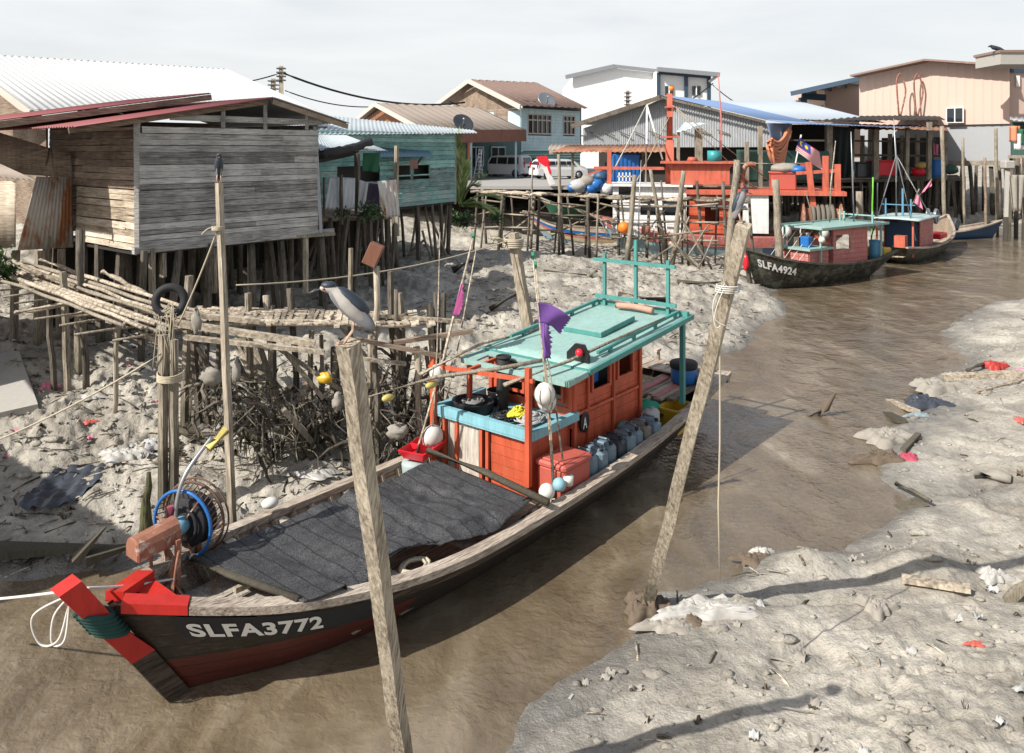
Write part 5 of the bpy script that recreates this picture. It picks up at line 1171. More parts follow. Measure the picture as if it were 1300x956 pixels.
# lean-to in front with sheets and cloths
ln = thing('lean_to', 'open lean-to with corrugated roof between the plank house and the teal house', 'shed', tuple(Q(445,262,23)))
m = MB(); m.corr(Q(396,192,21.2), Q(492,191,24.6), Q(440,172,24.6), Q(396,171,23.4), .16, .018); part('roof', m, 'zinc_pale', ln, world=True)
for (u,v0,v1,y_,w_) in ((453,195,272,23.0,.16),(503,185,300,24.4,.13),(433,222,285,22.0,.09),(411,225,275,21.6,.06)): m = post_mb(Q(u+1,v1,y_), Q(u,v0,y_), w_, True, n=3, jit=.01); part('post', m, 'post_pale' if u > 500 else 'post_dark', ln, world=True)
m = MB(); m.quad(Q(400,278,22.6), Q(505,275,25.0), Q(500,262,27), Q(400,262,25), .08); part('floor', m, 'brown_wood', ln, world=True)
stilts(ln, [tuple(Q(u,275,y_)[:2]) for u, y_ in ((405,22.4),(420,23),(440,23.3),(455,23.6),(470,24),(485,24.4),(500,24.7),(430,25),(460,25.5),(490,26))], Q(450,275,23.4).z, .14)
def hang(name, label, cat, pts, mat, amp=.04, freq=9, thick=.01, corr=0):
    m = MB(); a, b, c, d = [V(x) for x in pts]
    m.grid(lambda u, v: a.lerp(b,u).lerp(d.lerp(c,u),v)+V((0,-amp*math.sin(u*freq+v*2)*(.3+v),0)), 22, 12, 0, True, thick)
    return single(name, m, mat, label, cat)
hang('zinc_sheet', 'upright zinc sheet standing under the lean-to next to the plank house', 'metal sheet', [Q(418,224,22.0),Q(451,226,22.4),Q(450,266,22.3),Q(412,266,21.8)], 'zinc', .02, 40)
hang('white_sheet', 'torn white sheet hanging beside the dark post of the lean-to', 'sheet', [Q(456,228,22.8),Q(468,232,22.9),Q(464,256,22.8),Q(454,275,22.7)], 'grey_cl')
hang('dark_sheet', 'dark purple cloth screen hanging left of the rusty zinc sheet', 'cloth', [Q(463,232,23.4),Q(481,234,23.6),Q(482,272,23.5),Q(461,270,23.2)], 'dark_cl')
hang('rusty_sheet', 'grey zinc sheet with a rust streak leaning at the teal house corner', 'metal sheet', [Q(479,230,23.2),Q(503,228,23.6),Q(508,274,23.4),Q(487,278,23.1)], 'zinc_rust', .02, 30)
hang('green_cloth', 'dark green cloth hanging under the lean-to roof edge', 'cloth', [Q(461,194,24.2),Q(482,195,24.6),Q(480,219,24.6),Q(460,217,24.2)], 'green_cl')
hang('black_tarp', 'black tarpaulin sagging below the corrugated lean-to roof', 'tarpaulin', [Q(398,190,21.6),Q(470,182,23.8),Q(448,198,23.6),Q(400,208,21.6)], 'black', .1, 5)
m = MB(); m.tube(bez([Q(405,196,21.1),Q(440,190,22.3),Q(470,180,23.9)]), .12, 8, jit=.3); single('black_tarp_roll', m, 'black', 'rolled black plastic along the lean-to roof edge', 'tarpaulin')
hang('brown_cloth', 'small striped brown cloth at the teal house window', 'cloth', [Q(520,203,27.9),Q(530,203,28.3),Q(530,214,28.3),Q(521,215,27.9)], plain('brown striped cloth', (.25,.14,.12), .9))
# --- D brown roofed single storey house
def gable_house(): pass
bh = thing('brown_roof_house', 'single storey house with brown roof and shaded porch behind the teal house', 'house', tuple(Q(560,228,58)))
rl, rr_ = Q(478,131,58), Q(605,136,66); el, er = Q(545,167,52.5), Q(668,166,60)
m = MB(); m.corr(rl, rr_, er, el, .9, .04); part('roof', m, 'tan_roof', bh, world=True)
gl = Q(440,162,63); m = MB(); m.corr(rr_, rl, gl, gl+(rr_-rl), .9, .04); part('roof', m, 'tan_roof', bh, world=True)
m = MB(); m.beam(rl+V((-.1,-.25,-.1)), el+V((-.1,-.25,-.1)), .08,.32); m.beam(rl+V((-.1,-.25,-.1)), gl+V((-.1,-.25,-.1)), .08,.3); part('barge_board', m, 'fascia', bh, world=True)
m = MB(); m.add([rl+V((.3,.5,-.3)), el+V((.5,1.0,-.2)), gl+V((.3,.3,-.2))], [(0,1,2)]); m.quad(vec2(gl,3.6)+V((.3,.3,0)), vec2(el,3.6)+V((.5,1,0)), el+V((.5,1.0,-.2)), gl+V((.3,.3,-.2)), .05); part('gable_wall', m, paint('red brown gable boards', (.33,.16,.09), (.2,.12,.08), .6, .8, stretch=(1,1,8)), bh, world=True)
m = MB(); m.beam(el+V((0,0,-.35)), er+V((0,0,-.35)), .06,.9); part('porch_fascia', m, paint('dull red board', (.22,.10,.07), None, .7, .8), bh, world=True)
bp = Q(560,228,57.5); bq = Q(662,226,64.5)
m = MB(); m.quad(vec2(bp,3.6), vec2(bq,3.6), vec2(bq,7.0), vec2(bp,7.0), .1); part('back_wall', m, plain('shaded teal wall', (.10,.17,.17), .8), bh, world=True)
for k, (s0, s1, z0_, z1_, mt) in enumerate(((.12,.24,3.7,5.8,'dark_in'),(.32,.50,4.4,5.9,'glass'),(.60,.78,3.7,5.9,'dark_in'))):
    a_, b_ = bp.lerp(bq,s0), bp.lerp(bq,s1); m = MB(); m.quad(vec2(a_,z0_)-V((0,.15,0)), vec2(b_,z0_)-V((0,.15,0)), vec2(b_,z1_)-V((0,.15,0)), vec2(a_,z1_)-V((0,.15,0)), .06); part('door' if mt == 'dark_in' else 'window', m, mt, bh, world=True)
    m = MB()
    for a1, b1 in (((a_,z0_),(a_,z1_)),((b_,z0_),(b_,z1_)),((a_,z1_),(b_,z1_)),((a_.lerp(b_,.5),z0_),(a_.lerp(b_,.5),z1_))): m.beam(vec2(a1[0],a1[1])-V((0,.22,0)), vec2(b1[0],b1[1])-V((0,.22,0)), .1)
    part('frame', m, 'pale_blue', bh, world=True)
for (u, y_) in ((562,53),(595,55.5),(598,55.7),(655,59.5)):
    m = MB(); a_ = Q(u,170,y_); m.beam(vec2(a_,3.5), a_, .16); part('porch_post', m, 'orange_old' if u == 595 else 'pale_blue', bh, world=True)
# --- E two storey house
eh = thing('two_storey_house', 'two storey pale blue boarded house with reddish brown roof', 'house', tuple(Q(700,222,72)))
ra_, rb_ = Q(596,101,74), Q(683,105,82); ea, eb = Q(662,134,66), Q(750,138,73); wa = Q(553,133,80)
m = MB(); m.corr(ra_, rb_, eb, ea, 1.0, .05); part('roof', m, 'brown_roof', eh, world=True)
m = MB(); m.corr(rb_, ra_, wa, wa+(rb_-ra_), 1.0, .05); part('roof', m, 'brown_roof', eh, world=True)
m = MB(); m.beam(ra_+V((-.1,-.3,-.15)), ea+V((-.1,-.3,-.15)), .1,.42); m.beam(ra_+V((-.1,-.3,-.15)), wa+V((-.1,-.3,-.15)), .1,.42); part('barge_board', m, 'fascia', eh, world=True)
k0, k1, k2 = Q(661,222,68), Q(736,222,74), Q(565,222,79)
ztop = Q(661,137,68).z
m = MB(); m.add([ra_+V((.2,.8,-.5)), vec2(k0,ztop), vec2(k2,ztop)], [(0,1,2)]); planks(m, k2, k0, 8.0, ztop, .3, .04, maxlen=9); part('gable_wall', m, 'brown_wood', eh, 'weathered brown gable boards', world=True)
m = MB(); planks(m, k0, k1, 5.6, ztop, .28, .04, maxlen=12, jit=0, holes=[(.9,4.0,ztop-2.2,ztop-.5),(5.7,7.4,ztop-2.2,ztop-.5)]); planks(m, k2.lerp(k0,.62), k0, 5.6, ztop-.2, .28, .06, maxlen=12, jit=0, holes=[(.9,3.2,7.6,9.2)]); part('front_wall', m, 'pale_blue', eh, world=True)
m = MB(); planks(m, k0, k1, 3.6, 5.58, .28, .05, jit=0, maxlen=12); part('front_wall', m, plain('teal green lower wall', (.10,.26,.24), .7), eh, 'teal ground floor wall', world=True)
m = MB(); m.quad(k0+V((.2,.6,2)), k1+V((.2,.6,2)), k1+V((.2,.6,6.5)), k0+V((.2,.6,6.5)), .05); part('curtain', m, plain('grey curtain', (.16,.16,.15), .9), eh, world=True)
eE = (k1-k0).normalized(); nE = V((eE.y,-eE.x,0))
for (a_, b_, n) in ((.9,4.0,5),(5.7,7.4,3)):
    m = MB()
    for i in range(n+1): q_ = k0+eE*(a_+(b_-a_)*i/n)+nE*.06; m.beam(vec2(q_,ztop-2.2), vec2(q_,ztop-.5), .10,.08)
    for z in (ztop-2.2, ztop-1.0, ztop-.5): m.beam(vec2(k0+eE*a_+nE*.05,z), vec2(k0+eE*b_+nE*.05,z), .08,.12)
    w_ = part('window', m, 'fascia', eh, world=True); m = MB(); m.quad(vec2(k0+eE*a_-nE*.02,ztop-2.2), vec2(k0+eE*b_-nE*.02,ztop-2.2), vec2(k0+eE*b_-nE*.02,ztop-.5), vec2(k0+eE*a_-nE*.02,ztop-.5), .02); part('pane', m, 'glass', eh, world=True, up=w_)
m = MB()
for i in range(6): m.beam(Q(643+i*2.6,143,70.5-.2*i), Q(643+i*2.6,152,70.5-.2*i), .10)
part('side_window', m, 'clad_white', eh, world=True)
# satellite dishes
def dish(label, u, v, y_, mat, r=.75):
    t_ = thing('satellite_dish', label, 'satellite dish', tuple(Q(u+1,v+9,y_)), 0); c = Q(u,v,y_)
    m = MB(); m.lathe([(.001,-.16),(r*.5,-.11),(r,0),(r+.02,.03),(r*.95,.03),(r*.5,-.07),(.001,-.11)], c, 24, Matrix.Rotation(math.radians(50),3,'X') @ Matrix.Rotation(.4,3,'Y')); part('reflector', m, mat, t_, world=True)
    m = MB(); m.beam(c, Q(u+1,v+10,y_), .07); part('mast', m, 'steel', t_, world=True)
    m = MB(); m.tube([c+V((0,-.1,-.4)), c+V((.1,-.8,.25))], .03, 6); m.ball(c+V((.1,-.8,.25)), .09, 8, 6); part('feed_arm', m, 'steel', t_, world=True)
dish('dark satellite dish standing on the brown roof of the single storey house', 588, 156, 55.5, 'car_dark')
dish('pale satellite dish standing on the roof of the two storey blue house', 694, 127, 70, 'steel', .85)
# --- F white warehouse
ww = thing('white_warehouse', 'tall white clad warehouse behind the grey metal shed', 'warehouse', tuple(Q(800,210,105)))
def slab(name, pts, mat, t_, th=.2, label=None): m = MB(); m.prism(pts, (0,th,0)); return part(name, m, mat, t_, label, world=True)
slab('front_wall', [Q(727,215,100),Q(841,215,100),Q(841,93,100),Q(782,86,100),Q(727,98,100)], 'clad_white', ww, 20)
m = MB(); m.beam(Q(718,98,99.5), Q(780,84,99.5), .5,.5); m.beam(Q(780,84,99.5), Q(842,91,99.5), .4,.4); part('roof_edge', m, 'steel', ww, world=True)
slab('side_wing', [Q(836,215,96),Q(900,215,96),Q(900,96,96),Q(836,89,96)], 'clad_white', ww, 15)
m = MB(); m.beam(Q(834,88,95), Q(913,95,95), .8,.5); m.beam(Q(900,104,95.5), Q(911,96,95), .3); part('wing_roof', m, 'steel', ww, world=True)
for u in (836,871,900): m = MB(); m.beam(Q(u,92,95.8), Q(u,160,95.8), .4); part('steel_column', m, 'blue_steel', ww, world=True)
m = MB(); m.beam(Q(836,91.5,95.7), Q(900,97,95.7), .3,.5); part('steel_beam', m, 'blue_steel', ww, world=True)
for u in (849.5,884): 
    m = MB(); m.box(Q(u,115,95.9), (1.0,.2,1.1)); w_ = part('window', m, 'glass', ww, world=True)
    m = MB(); m.box(Q(u,115,95.75), (.12,.2,1.1)); part('mullion', m, 'clad_white', ww, world=True, up=w_)
# --- G grey metal shed with blue roof
gs = thing('metal_shed', 'grey corrugated metal shed with blue roof behind the orange trawler', 'warehouse', tuple(Q(850,235,50)))
gL, gA, gR = Q(735,158,53), Q(842,121,50), Q(974,152,44.9); rd = V((.64,.77,0))
def gz(z): return z
base = lambda p_, z: vec2(p_, z)
m = MB(); gl_ = gL+V((.4,-.1,0)); 
n = 90; 
def gtop(s): p_ = gL.lerp(gA, s/.5) if s < .5 else gA.lerp(gR, (s-.5)/.5); return p_
vs = []
def wf(u, v): p_ = gtop(u); q_ = vec2(p_,0)+rd*(.5+.05*math.sin(u*n*2*math.pi*.9)); return V((q_.x,q_.y,(p_.z-.25)*v+(5.85)*(1-v)))
m.grid(wf, 520, 1, 0, True, 0); part('gable_wall', m, 'zinc', gs, world=True)
m = MB()
def wf2(u, v): p_ = gtop(u); q_ = vec2(p_,0)+rd*2.4; return V((q_.x,q_.y,5.9*v+3.5*(1-v)))
m.grid(wf2, 10, 1); part('dark_ground_floor', m, 'dark_in', gs, world=True)
m = MB(); m.corr(gA+rd*-.2, gA+rd*8, gR+rd*8.5+V((0,0,0)), gR+rd*-.2, .35, .02); part('roof', m, 'blue_roof', gs, world=True)
m = MB(); m.corr(gR+rd*-.2+V((0,0,.0)), gR+rd*14, gR+rd*14+V((5.0,-2.6,-.25)), gR+rd*-.2+V((1.2,-.6,-.25)), .35,.02); part('roof', m, 'blue_roof', gs, 'low blue sheet over the open side', world=True)
m = MB(); m.corr(gA+rd*8.0, gL+rd*8, gL-rd*.4, gA-rd*.4, .35,.02); part('roof', m, 'zinc', gs, world=True)
m = MB(); m.beam(gL-rd*.4+V((-.3,.2,-.15)), gA-rd*.4+V((0,0,-.15)), .1,.3); m.beam(gA-rd*.3+V((0,0,-.13)), gR-rd*.3+V((0,0,-.13)), .08,.14); part('rake_board', m, 'post_dark', gs, world=True)
ga, gb = Q(928,133,62), Q(1055,150,60)
m = MB(); m.corr(Q(905,128,66), Q(1010,127,74), Q(1125,156,60), Q(985,150,54), .4,.02); part('roof', m, metal_sheet('pale blue grey roofing', (.50,.55,.60), (.3,.3,.3), .7, (.42,.47,.53), .5, .1), gs, 'paler rear roof', world=True)
m = MB(); m.corr(Q(700,193,46.5), Q(850,193,42.5), Q(850,183,44.5), Q(722,184,48.5), .3,.03); part('awning', m, 'rust_roof', gs, 'rusty red corrugated awning', world=True)
for u, y_ in ((727,48),(773,46.5),(816,45),(848,44)): m = MB(); a_ = Q(u,190,y_); m.beam(vec2(a_,3.3), a_, .16); part('awning_post', m, 'post', gs, world=True)
for k in range(9): 
    u = 755+k*27; s = k/9*.8+.05; p_ = gtop(s); q_ = vec2(p_,6.9)+rd*.3; m = MB(); m.beam(q_, q_+V((.5,-.9,-.0))*.6+V((.35,0,-.3)), .06); part('bracket', m, 'post_dark', gs, world=True)
m = MB(); m.corr(Q(858,168,43.2), Q(880,162,42.6), Q(902,155,44.4), Q(870,154,45), .3,.02); part('door_canopy', m, 'zinc_pale', gs, 'small zinc canopy', world=True)
for (u,v0,v1,y_,w_) in ((887,163,235,43.2,.35),(861,168,235,43.4,.15),(965,160,240,44.4,.22),(948,180,240,44,.2),(1052,155,245,48,.35)): m = MB(); m.beam(Q(u,v1,y_), Q(u,v0,y_), w_); part('column', m, 'post', gs, world=True)
m = MB(); m.quad(Q(735,232,49), Q(980,238,44), Q(1110,236,58), Q(760,228,62), .12); part('floor', m, 'brown_wood', gs, world=True)
stilts(gs, [tuple(Q(u,235,y_)[:2]) for u, y_ in ((745,48.5),(790,47.5),(830,46.5),(870,46),(910,45.5),(950,45),(990,46),(1020,50),(1050,53),(1080,56),(930,50),(1000,54))], 3.5, .25)
m = MB(); m.quad(Q(700,230,60), Q(990,228,61), vec2(Q(990,228,61),.3), vec2(Q(700,230,60),.3), .1); part('shade_backing', m, 'dark_in', gs, world=True)  # dark backing added so the space under the shed reads as shade
# --- H peach building
pc = thing('peach_building', 'large peach clad building with grey rendered base at the right', 'building', tuple(Q(1180,205,62)))
pL, pA, pR = Q(1091,98,68), Q(1181,78,64), Q(1282,85,60); dn = V((-.52,.85,0)); dn = (V((pR.y-pL.y, -(pR.x-pL.x), 0)).normalized())*-1
zb = Q(1282,157,60).z
m = MB(); m.prism([vec2(pL,zb), vec2(pR,zb), pR, pA.lerp(pR,0)+V((0,0,0)), pL], dn*14)
def ribbed(t_, name, a, b, zlo, tops, mat, pitch=.5, label=None):
    m = MB(); a = V(a); b = V(b); L = (b-a).length; nn = V(((b-a).y, -(b-a).x, 0)).normalized(); N = int(L/pitch)*4; 
    def fn(u, v):
        q_ = a.lerp(b,u); zt = float(np.interp(u, tops[0], tops[1])); o = .04 if int(u*N) % 4 < 1 else 0
        return V((q_.x,q_.y,zlo+(zt-zlo)*v))+nn*o
    m.grid(fn, N, 1, 0, False, 0); return part(name, m, mat, t_, label, world=True)
ribbed(pc, 'front_wall', pL, pR, zb, ([0,.5,1],[pL.z,pA.z,pR.z]), 'peach', .6)
m = MB(); m.quad(vec2(pL,4.4)+dn*.2, vec2(pR,4.4)+dn*.2, vec2(pR,zb)+dn*.2, vec2(pL,zb)+dn*.2, .2); part('grey_base', m, 'cement', pc, world=True)
mid = (pL+pR)/2; m = MB(); m.quad(pL+V((0,0,.12))-dn*1.3-V((.3,0,0)), vec2(mid,pA.z+.12)-dn*1.3, vec2(mid,pA.z+.12)+dn*14, pL+V((0,0,.12))+dn*14, .15); m.quad(vec2(mid,pA.z+.12)-dn*1.3, pR+V((0,0,.12))-dn*1.3, pR+V((0,0,.12))+dn*14, vec2(mid,pA.z+.12)+dn*14, .15); part('roof', m, 'brown_roof', pc, world=True)
slab('left_wing', [Q(1047,200,78),Q(1095,200,78),Q(1095,100,78),Q(1047,112,78)], 'peach', pc, 8)
m = MB(); m.quad(Q(1004,118,72), Q(1091,98,69), Q(1097,97,80), Q(1012,116,84), .25); part('wing_roof', m, 'white_roof', pc, world=True)
m = MB(); m.beam(Q(1004,119,71.8), Q(1091,100,68.8), .2,.4); m.beam(Q(1018,122,75), Q(1048,124,75), .3,.6); m.beam(Q(1019,124,74), Q(1019,131,74), .6); 
for k in range(4): m.beam(Q(1022+k*19,116-4*k,71.5), Q(1036+k*19,118-4*k,78), .12,.3)
part('fascia_beam', m, 'blue_steel', pc, world=True)
wq = Q(1213,146,62.5); m = MB(); m.box(wq-dn*.12, (1.25,.12,1.25), math.atan2((pR-pL).y,(pR-pL).x)); w_ = part('window', m, 'clad_white', pc, world=True)
ew = (pR-pL); ew = vec2(ew,0).normalized()
for s_ in (-.3,.3): m = MB(); m.box(wq-dn*.2+ew*s_, (.5,.08,1.05), math.atan2(ew.y,ew.x)); part('pane', m, 'glass', pc, world=True, up=w_)
for uu in (1141,1163):
    for s_ in (1,):
        q_ = [Q(a_,b_,64.2)-dn*.3 for a_, b_ in ((uu+2,147),(uu,125),(uu-1,104),(uu+2,95),(uu+5,96),(uu+9,107),(uu+10,120),(uu+4,147))]; m = MB(); m.tube(bez(q_,6), .07, 5); part('cable', m, 'rust', pc, world=True)
slab('right_wing', [Q(1282,210,60.8),Q(1340,210,60.8),Q(1340,84,60.8),Q(1282,84,60.8)], 'peach', pc, 12)
m = MB(); m.box(Q(1300,76,56.5), (5.2,3,.95)); part('parapet', m, 'concrete', pc, world=True); m = MB(); m.box(Q(1300,68.5,56.5), (5.4,3.2,.18)); part('parapet_cap', m, 'brown_roof', pc, world=True)
m = MB(); m.box(Q(1292,103,60.7), (.28,.12,.85)); part('window', m, 'clad_white', pc, world=True); m = MB(); m.beam(Q(1282,88,60.6), Q(1340,88,60.6), .1,.5); part('wing_beam', m, 'blue_steel', pc, world=True)
stilts(pc, [tuple(Q(u,205,y_)[:2]) for u, y_ in [(1222+k*9, 60+R_.uniform(-1,2)) for k in range(9)]], 4.6, .35)
m = MB(); m.beam(Q(1205,207,60.5), Q(1290,207,57.5), .4,.35); part('sill_beam', m, 'post', pc, world=True)
# crow on the parapet, small bird on the maroon roof
def perched(label, loc, sc, mat, face=1, name='crow'):
    t_ = thing(name, label, 'bird', tuple(loc), 0 if face > 0 else math.pi); t_.matrix_basis = t_.matrix_basis @ Matrix.Scale(sc,4); 
    t_.scale = (sc,)*3
    m = MB(); m.tube(bez([(.42,0,.02),(.25,0,.10),(.05,0,.17),(-.12,0,.22),(-.20,0,.27),(-.26,0,.27),(-.36,0,.245)],3), [.01]+[float(np.interp(i, [0,5,9,12,15,18], [.03,.09,.09,.055,.05,.008])) for i in range(1,19)], 10); part('body', m, mat, t_)
    m = MB(); m.ball((.14,0,.15), .2, 12, 8, sc=(1,.42,.25), rot=Matrix.Rotation(.4,3,'Y')); part('wing', m, mat, t_)
    for s_ in (-1,1): m = MB(); m.tube([(0,s_*.03,.12),(0,s_*.03,.0)], .012, 5); part('leg', m, 'bill', t_)
perched('black crow perched on the concrete parapet of the peach building', Q(1265,67,55.4)+V((0,0,0)), 1.7, 'bf_black')
perched('tiny bird perched on the maroon roof of the plank house', Q(147,146,18.3), .42, 'bf_grey', name='small_bird')
# --- I dark open fishing sheds on stilts
fs = thing('fishing_shed', 'dark open sided fishing shed on stilts hung with nets and gear', 'shed', tuple(Q(1130,228,56)))
m = MB(); m.corr(Q(1000,154,54), Q(1200,152,56), Q(1190,146,66), Q(1020,148,64), .5,.03); part('roof', m, 'dark_in', fs, world=True)
m = MB(); m.corr(Q(1075,164,52.5), Q(1204,166,53.5), Q(1200,160,57), Q(1080,157,57), .5,.03); part('roof', m, 'rust_roof', fs, 'lower rusty eave', world=True)
m = MB(); m.quad(Q(985,229,53), Q(1222,226,56), Q(1215,222,66), Q(1000,224,64), .2); part('floor', m, 'post_dark', fs, world=True)
m = MB(); m.quad(Q(985,224,60), Q(1050,224,61), Q(1050,158,61), Q(985,158,60), .1); part('back_screen', m, 'dark_in', fs, world=True); m = MB(); m.quad(Q(1120,224,64), Q(1200,224,64), Q(1200,175,64), Q(1120,175,64), .1); part('back_screen', m, 'dark_in', fs, world=True)
for (u, v0, y_) in ((1052,156,52.8),(1083,160,54),(1112,160,54),(1106,164,60),(1152,162,53.5),(1180,155,53.6),(1200,165,55),(1130,170,62),(1165,170,62),(1073,170,58),(1095,172,59),(1145,172,59)):
    m = MB(); m.beam(Q(u-1,228,y_), Q(u,v0,y_), R_.uniform(.16,.35)); part('column', m, 'post', fs, world=True)
for (z_, w_) in ((178,.12),(196,.15),(212,.2)): m = MB(); m.beam(Q(1000,z_,54.5), Q(1200,z_+2,56), .1,w_); part('rail', m, 'post_dark', fs, world=True)
stilts(fs, [tuple(Q(1000+k*9.5, 228, R_.choice((54,55,57,60)))[:2]) for k in range(24)]+[tuple(Q(985+R_.uniform(0,230), 228, R_.uniform(53.5,62))[:2]) for k in range(46)], 3.6, .22, 'post_dark')
m = MB(); m.quad(Q(970,227,63), Q(1225,224,64), vec2(Q(1225,224,64),.2), vec2(Q(970,227,63),.2), .1); part('shade_backing', m, 'dark_in', fs, world=True)  # dark plane added to paint the deep shade among the stilts
nt2 = plain('dark hanging net', (.03,.04,.04), .95)
hang('hanging_net', 'dark grey net curtain hanging at the right corner of the blue roofed shed', 'net', [Q(1054,160,52.3),Q(1084,162,53.2),Q(1080,225,53),Q(1056,228,52.3)], nt2, .2, 20, .02)
hang('hanging_net', 'blue grey net slung under the eave of the blue roof', 'net', [Q(973,156,44.2),Q(1006,157,46),Q(1002,176,46),Q(978,180,44.2)], plain('blue grey net', (.16,.22,.32), .9), .2, 12, .02)
m = MB()
for k in range(9): m.tube(catenary(Q(974+R_.uniform(-2,6),176+k*1.5,43.8), Q(1003+R_.uniform(-4,2),160+k*2,45), .5+.12*k, 12), .09, 5)
single('salmon_net', m, 'orange_cl', 'salmon orange net slung under the blue roof beside the flag', 'net')
hang('green_screen', 'dark green mesh screen along the back of the orange trawler deck', 'net', [Q(935,190,44.6),Q(1052,192,47),Q(1052,226,47),Q(935,232,44.6)], 'green_net', .06, 20, .02)
gg = [('blue_drum',1188,214,.55,'blue_pl','blue drum standing on the fishing shed floor','drum'),('red_crate',1118,214,.7,'red_pl','large red crate in the dark fishing shed','crate'),('red_bundle',1166,218,.45,'red_pl','red bundle beside the green one on the shed floor','bundle'),('green_bundle',1170,210,.35,'yellow_dull','yellow green bundle on the shed floor','bundle'),('dark_crate',1098,216,.7,'car_dark','dark crate left of the large red crate','crate'),('blue_crate',1075,214,.5,'dark_blue','navy crate at the left of the fishing shed','crate'),('green_basket',1205,215,.5,'green_net','green net basket at the right end of the fishing shed','basket'),('hanging_clothes',1193,185,.4,'dark_cl','dark clothes hanging at the right end of the fishing shed','clothes'),('pink_shirt',1189,190,.25,'pink','pink shirt hanging at the right end of the fishing shed','clothes')]
for (nm, u, v, s_, mt, lb, ct) in gg:
    m = MB()
    if 'crate' in nm: m.bev(Q(u,v,55), (s_*2.2,s_*1.5,s_*1.4), .06); m.bev(Q(u,v,55)+V((0,0,s_*.75)), (s_*2.35,s_*1.6,s_*.2), .05)
    elif 'drum' in nm: m.lathe([(.001,-.6),(.4,-.6),(.42,-.3),(.4,0),(.42,.3),(.4,.6),(.001,.6)], Q(u,v,55), 16)
    elif 'cloth' in nm or 'shirt' in nm: m.grid(lambda a, b: Q(u,v,55)+V(((a-.5)*s_*2*(1-.3*b), math.sin(a*9)*.08, (.5-b)*s_*3)), 12, 8, 0, True, .03)
    else: m.ball(Q(u,v,55), s_, 12, 8, sc=(1.2,1,.7), jit=.1)
    single(nm, m, mt, lb, ct)
# right hand stilt house with laundry
rs_ = thing('stilt_hut', 'dark stilt hut with washing at the right edge of the picture', 'house', tuple(Q(1310,198,50)))
m = MB(); m.corr(Q(1282,152,50), Q(1350,160,48), Q(1350,150,54), Q(1282,148,56), .3,.03); part('roof', m, 'zinc', rs_, world=True)
m = MB(); m.quad(Q(1284,197,52), Q(1350,197,51), Q(1350,155,51), Q(1284,155,52), .1); part('wall', m, plain('dark green wall', (.05,.11,.09), .8), rs_, world=True)
m = MB(); m.beam(Q(1280,199,50), Q(1350,199,48), .3,.2); part('floor_beam', m, 'post', rs_, world=True)
stilts(rs_, [tuple(Q(u,200,y_)[:2]) for u, y_ in ((1284,50),(1292,50.5),(1300,49),(1310,49),(1320,48),(1335,48))], 5.2, .25)
for k, (u, v, mt, lb) in enumerate(((1288,170,'orange_cl','orange shirt hanging on the hut at the right edge'),(1295,180,'white_cl','white cloth hanging on the hut at the right edge'),(1300,174,'green_cl','green cloth hanging on the hut at the right edge'))):
    m = MB(); m.grid(lambda a, b: Q(u,v,49.5)+V(((a-.5)*.7, math.sin(a*9+k)*.08, (.5-b)*1.0)), 10, 6, 0, True, .03); single('washing', m, mt, lb, 'clothes')
# concrete pile with cap
for (u, vt, vb, y_, w_, lb) in ():
    if w_: 
        a_ = Q(u,vb,y_); t_ = thing('concrete_pile', lb, 'pile', (a_.x,a_.y,G(a_.x,a_.y))); 
        m = MB(); m.tube([vec2(a_,G(a_.x,a_.y)-.3), Q(u,vt+5,y_)], .38, 14); part('shaft', m, 'concrete', t_, world=True); m = MB(); m.bev(Q(u,vt,y_), (1.25,1.1,.7), .08); part('cap', m, 'concrete', t_, world=True)
a_ = Q(1275,262,49); t_ = thing('concrete_pile', 'pale concrete pile with square cap under the hut at the right edge', 'pile', (a_.x,a_.y,G(a_.x,a_.y)))
m = MB(); m.tube([vec2(a_,G(a_.x,a_.y)-.3), Q(1279,214,49)], .15, 14); part('shaft', m, 'concrete', t_, world=True); m = MB(); m.bev(Q(1279,209,49), (.62,.6,.5), .06); part('cap', m, 'concrete', t_, world=True)
m = MB(); m.grid(lambda a, b: Q(1290,245,48)+V(((a-.5)*.9*(1-.5*b), math.sin(a*12)*.12, (.5-b)*2.2)), 10, 8, 0, True, .03); single('draped_sack', m, 'rag', 'pale sack draped over a pole at the right edge', 'cloth')
for (u,v0,v1,y_,w_,lb) in ((1222,175,250,54,.2,'forked pale post standing before the grey cement base'),(1250,200,262,51,.2,'reddish leaning post right of the fishing shed'),(1264,163,262,52,.22,'thin pale post below the peach building window'),(1196,160,230,53,.28,'stout pale post at the right corner of the fishing shed')):
    a_ = Q(u+3,v1,y_); lone_post('pole', lb, (a_.x,a_.y,G(a_.x,a_.y)-.2), tuple(Q(u,v0,y_)), w_, 'post' if u != 1250 else 'brown_wood', False, 'pole')
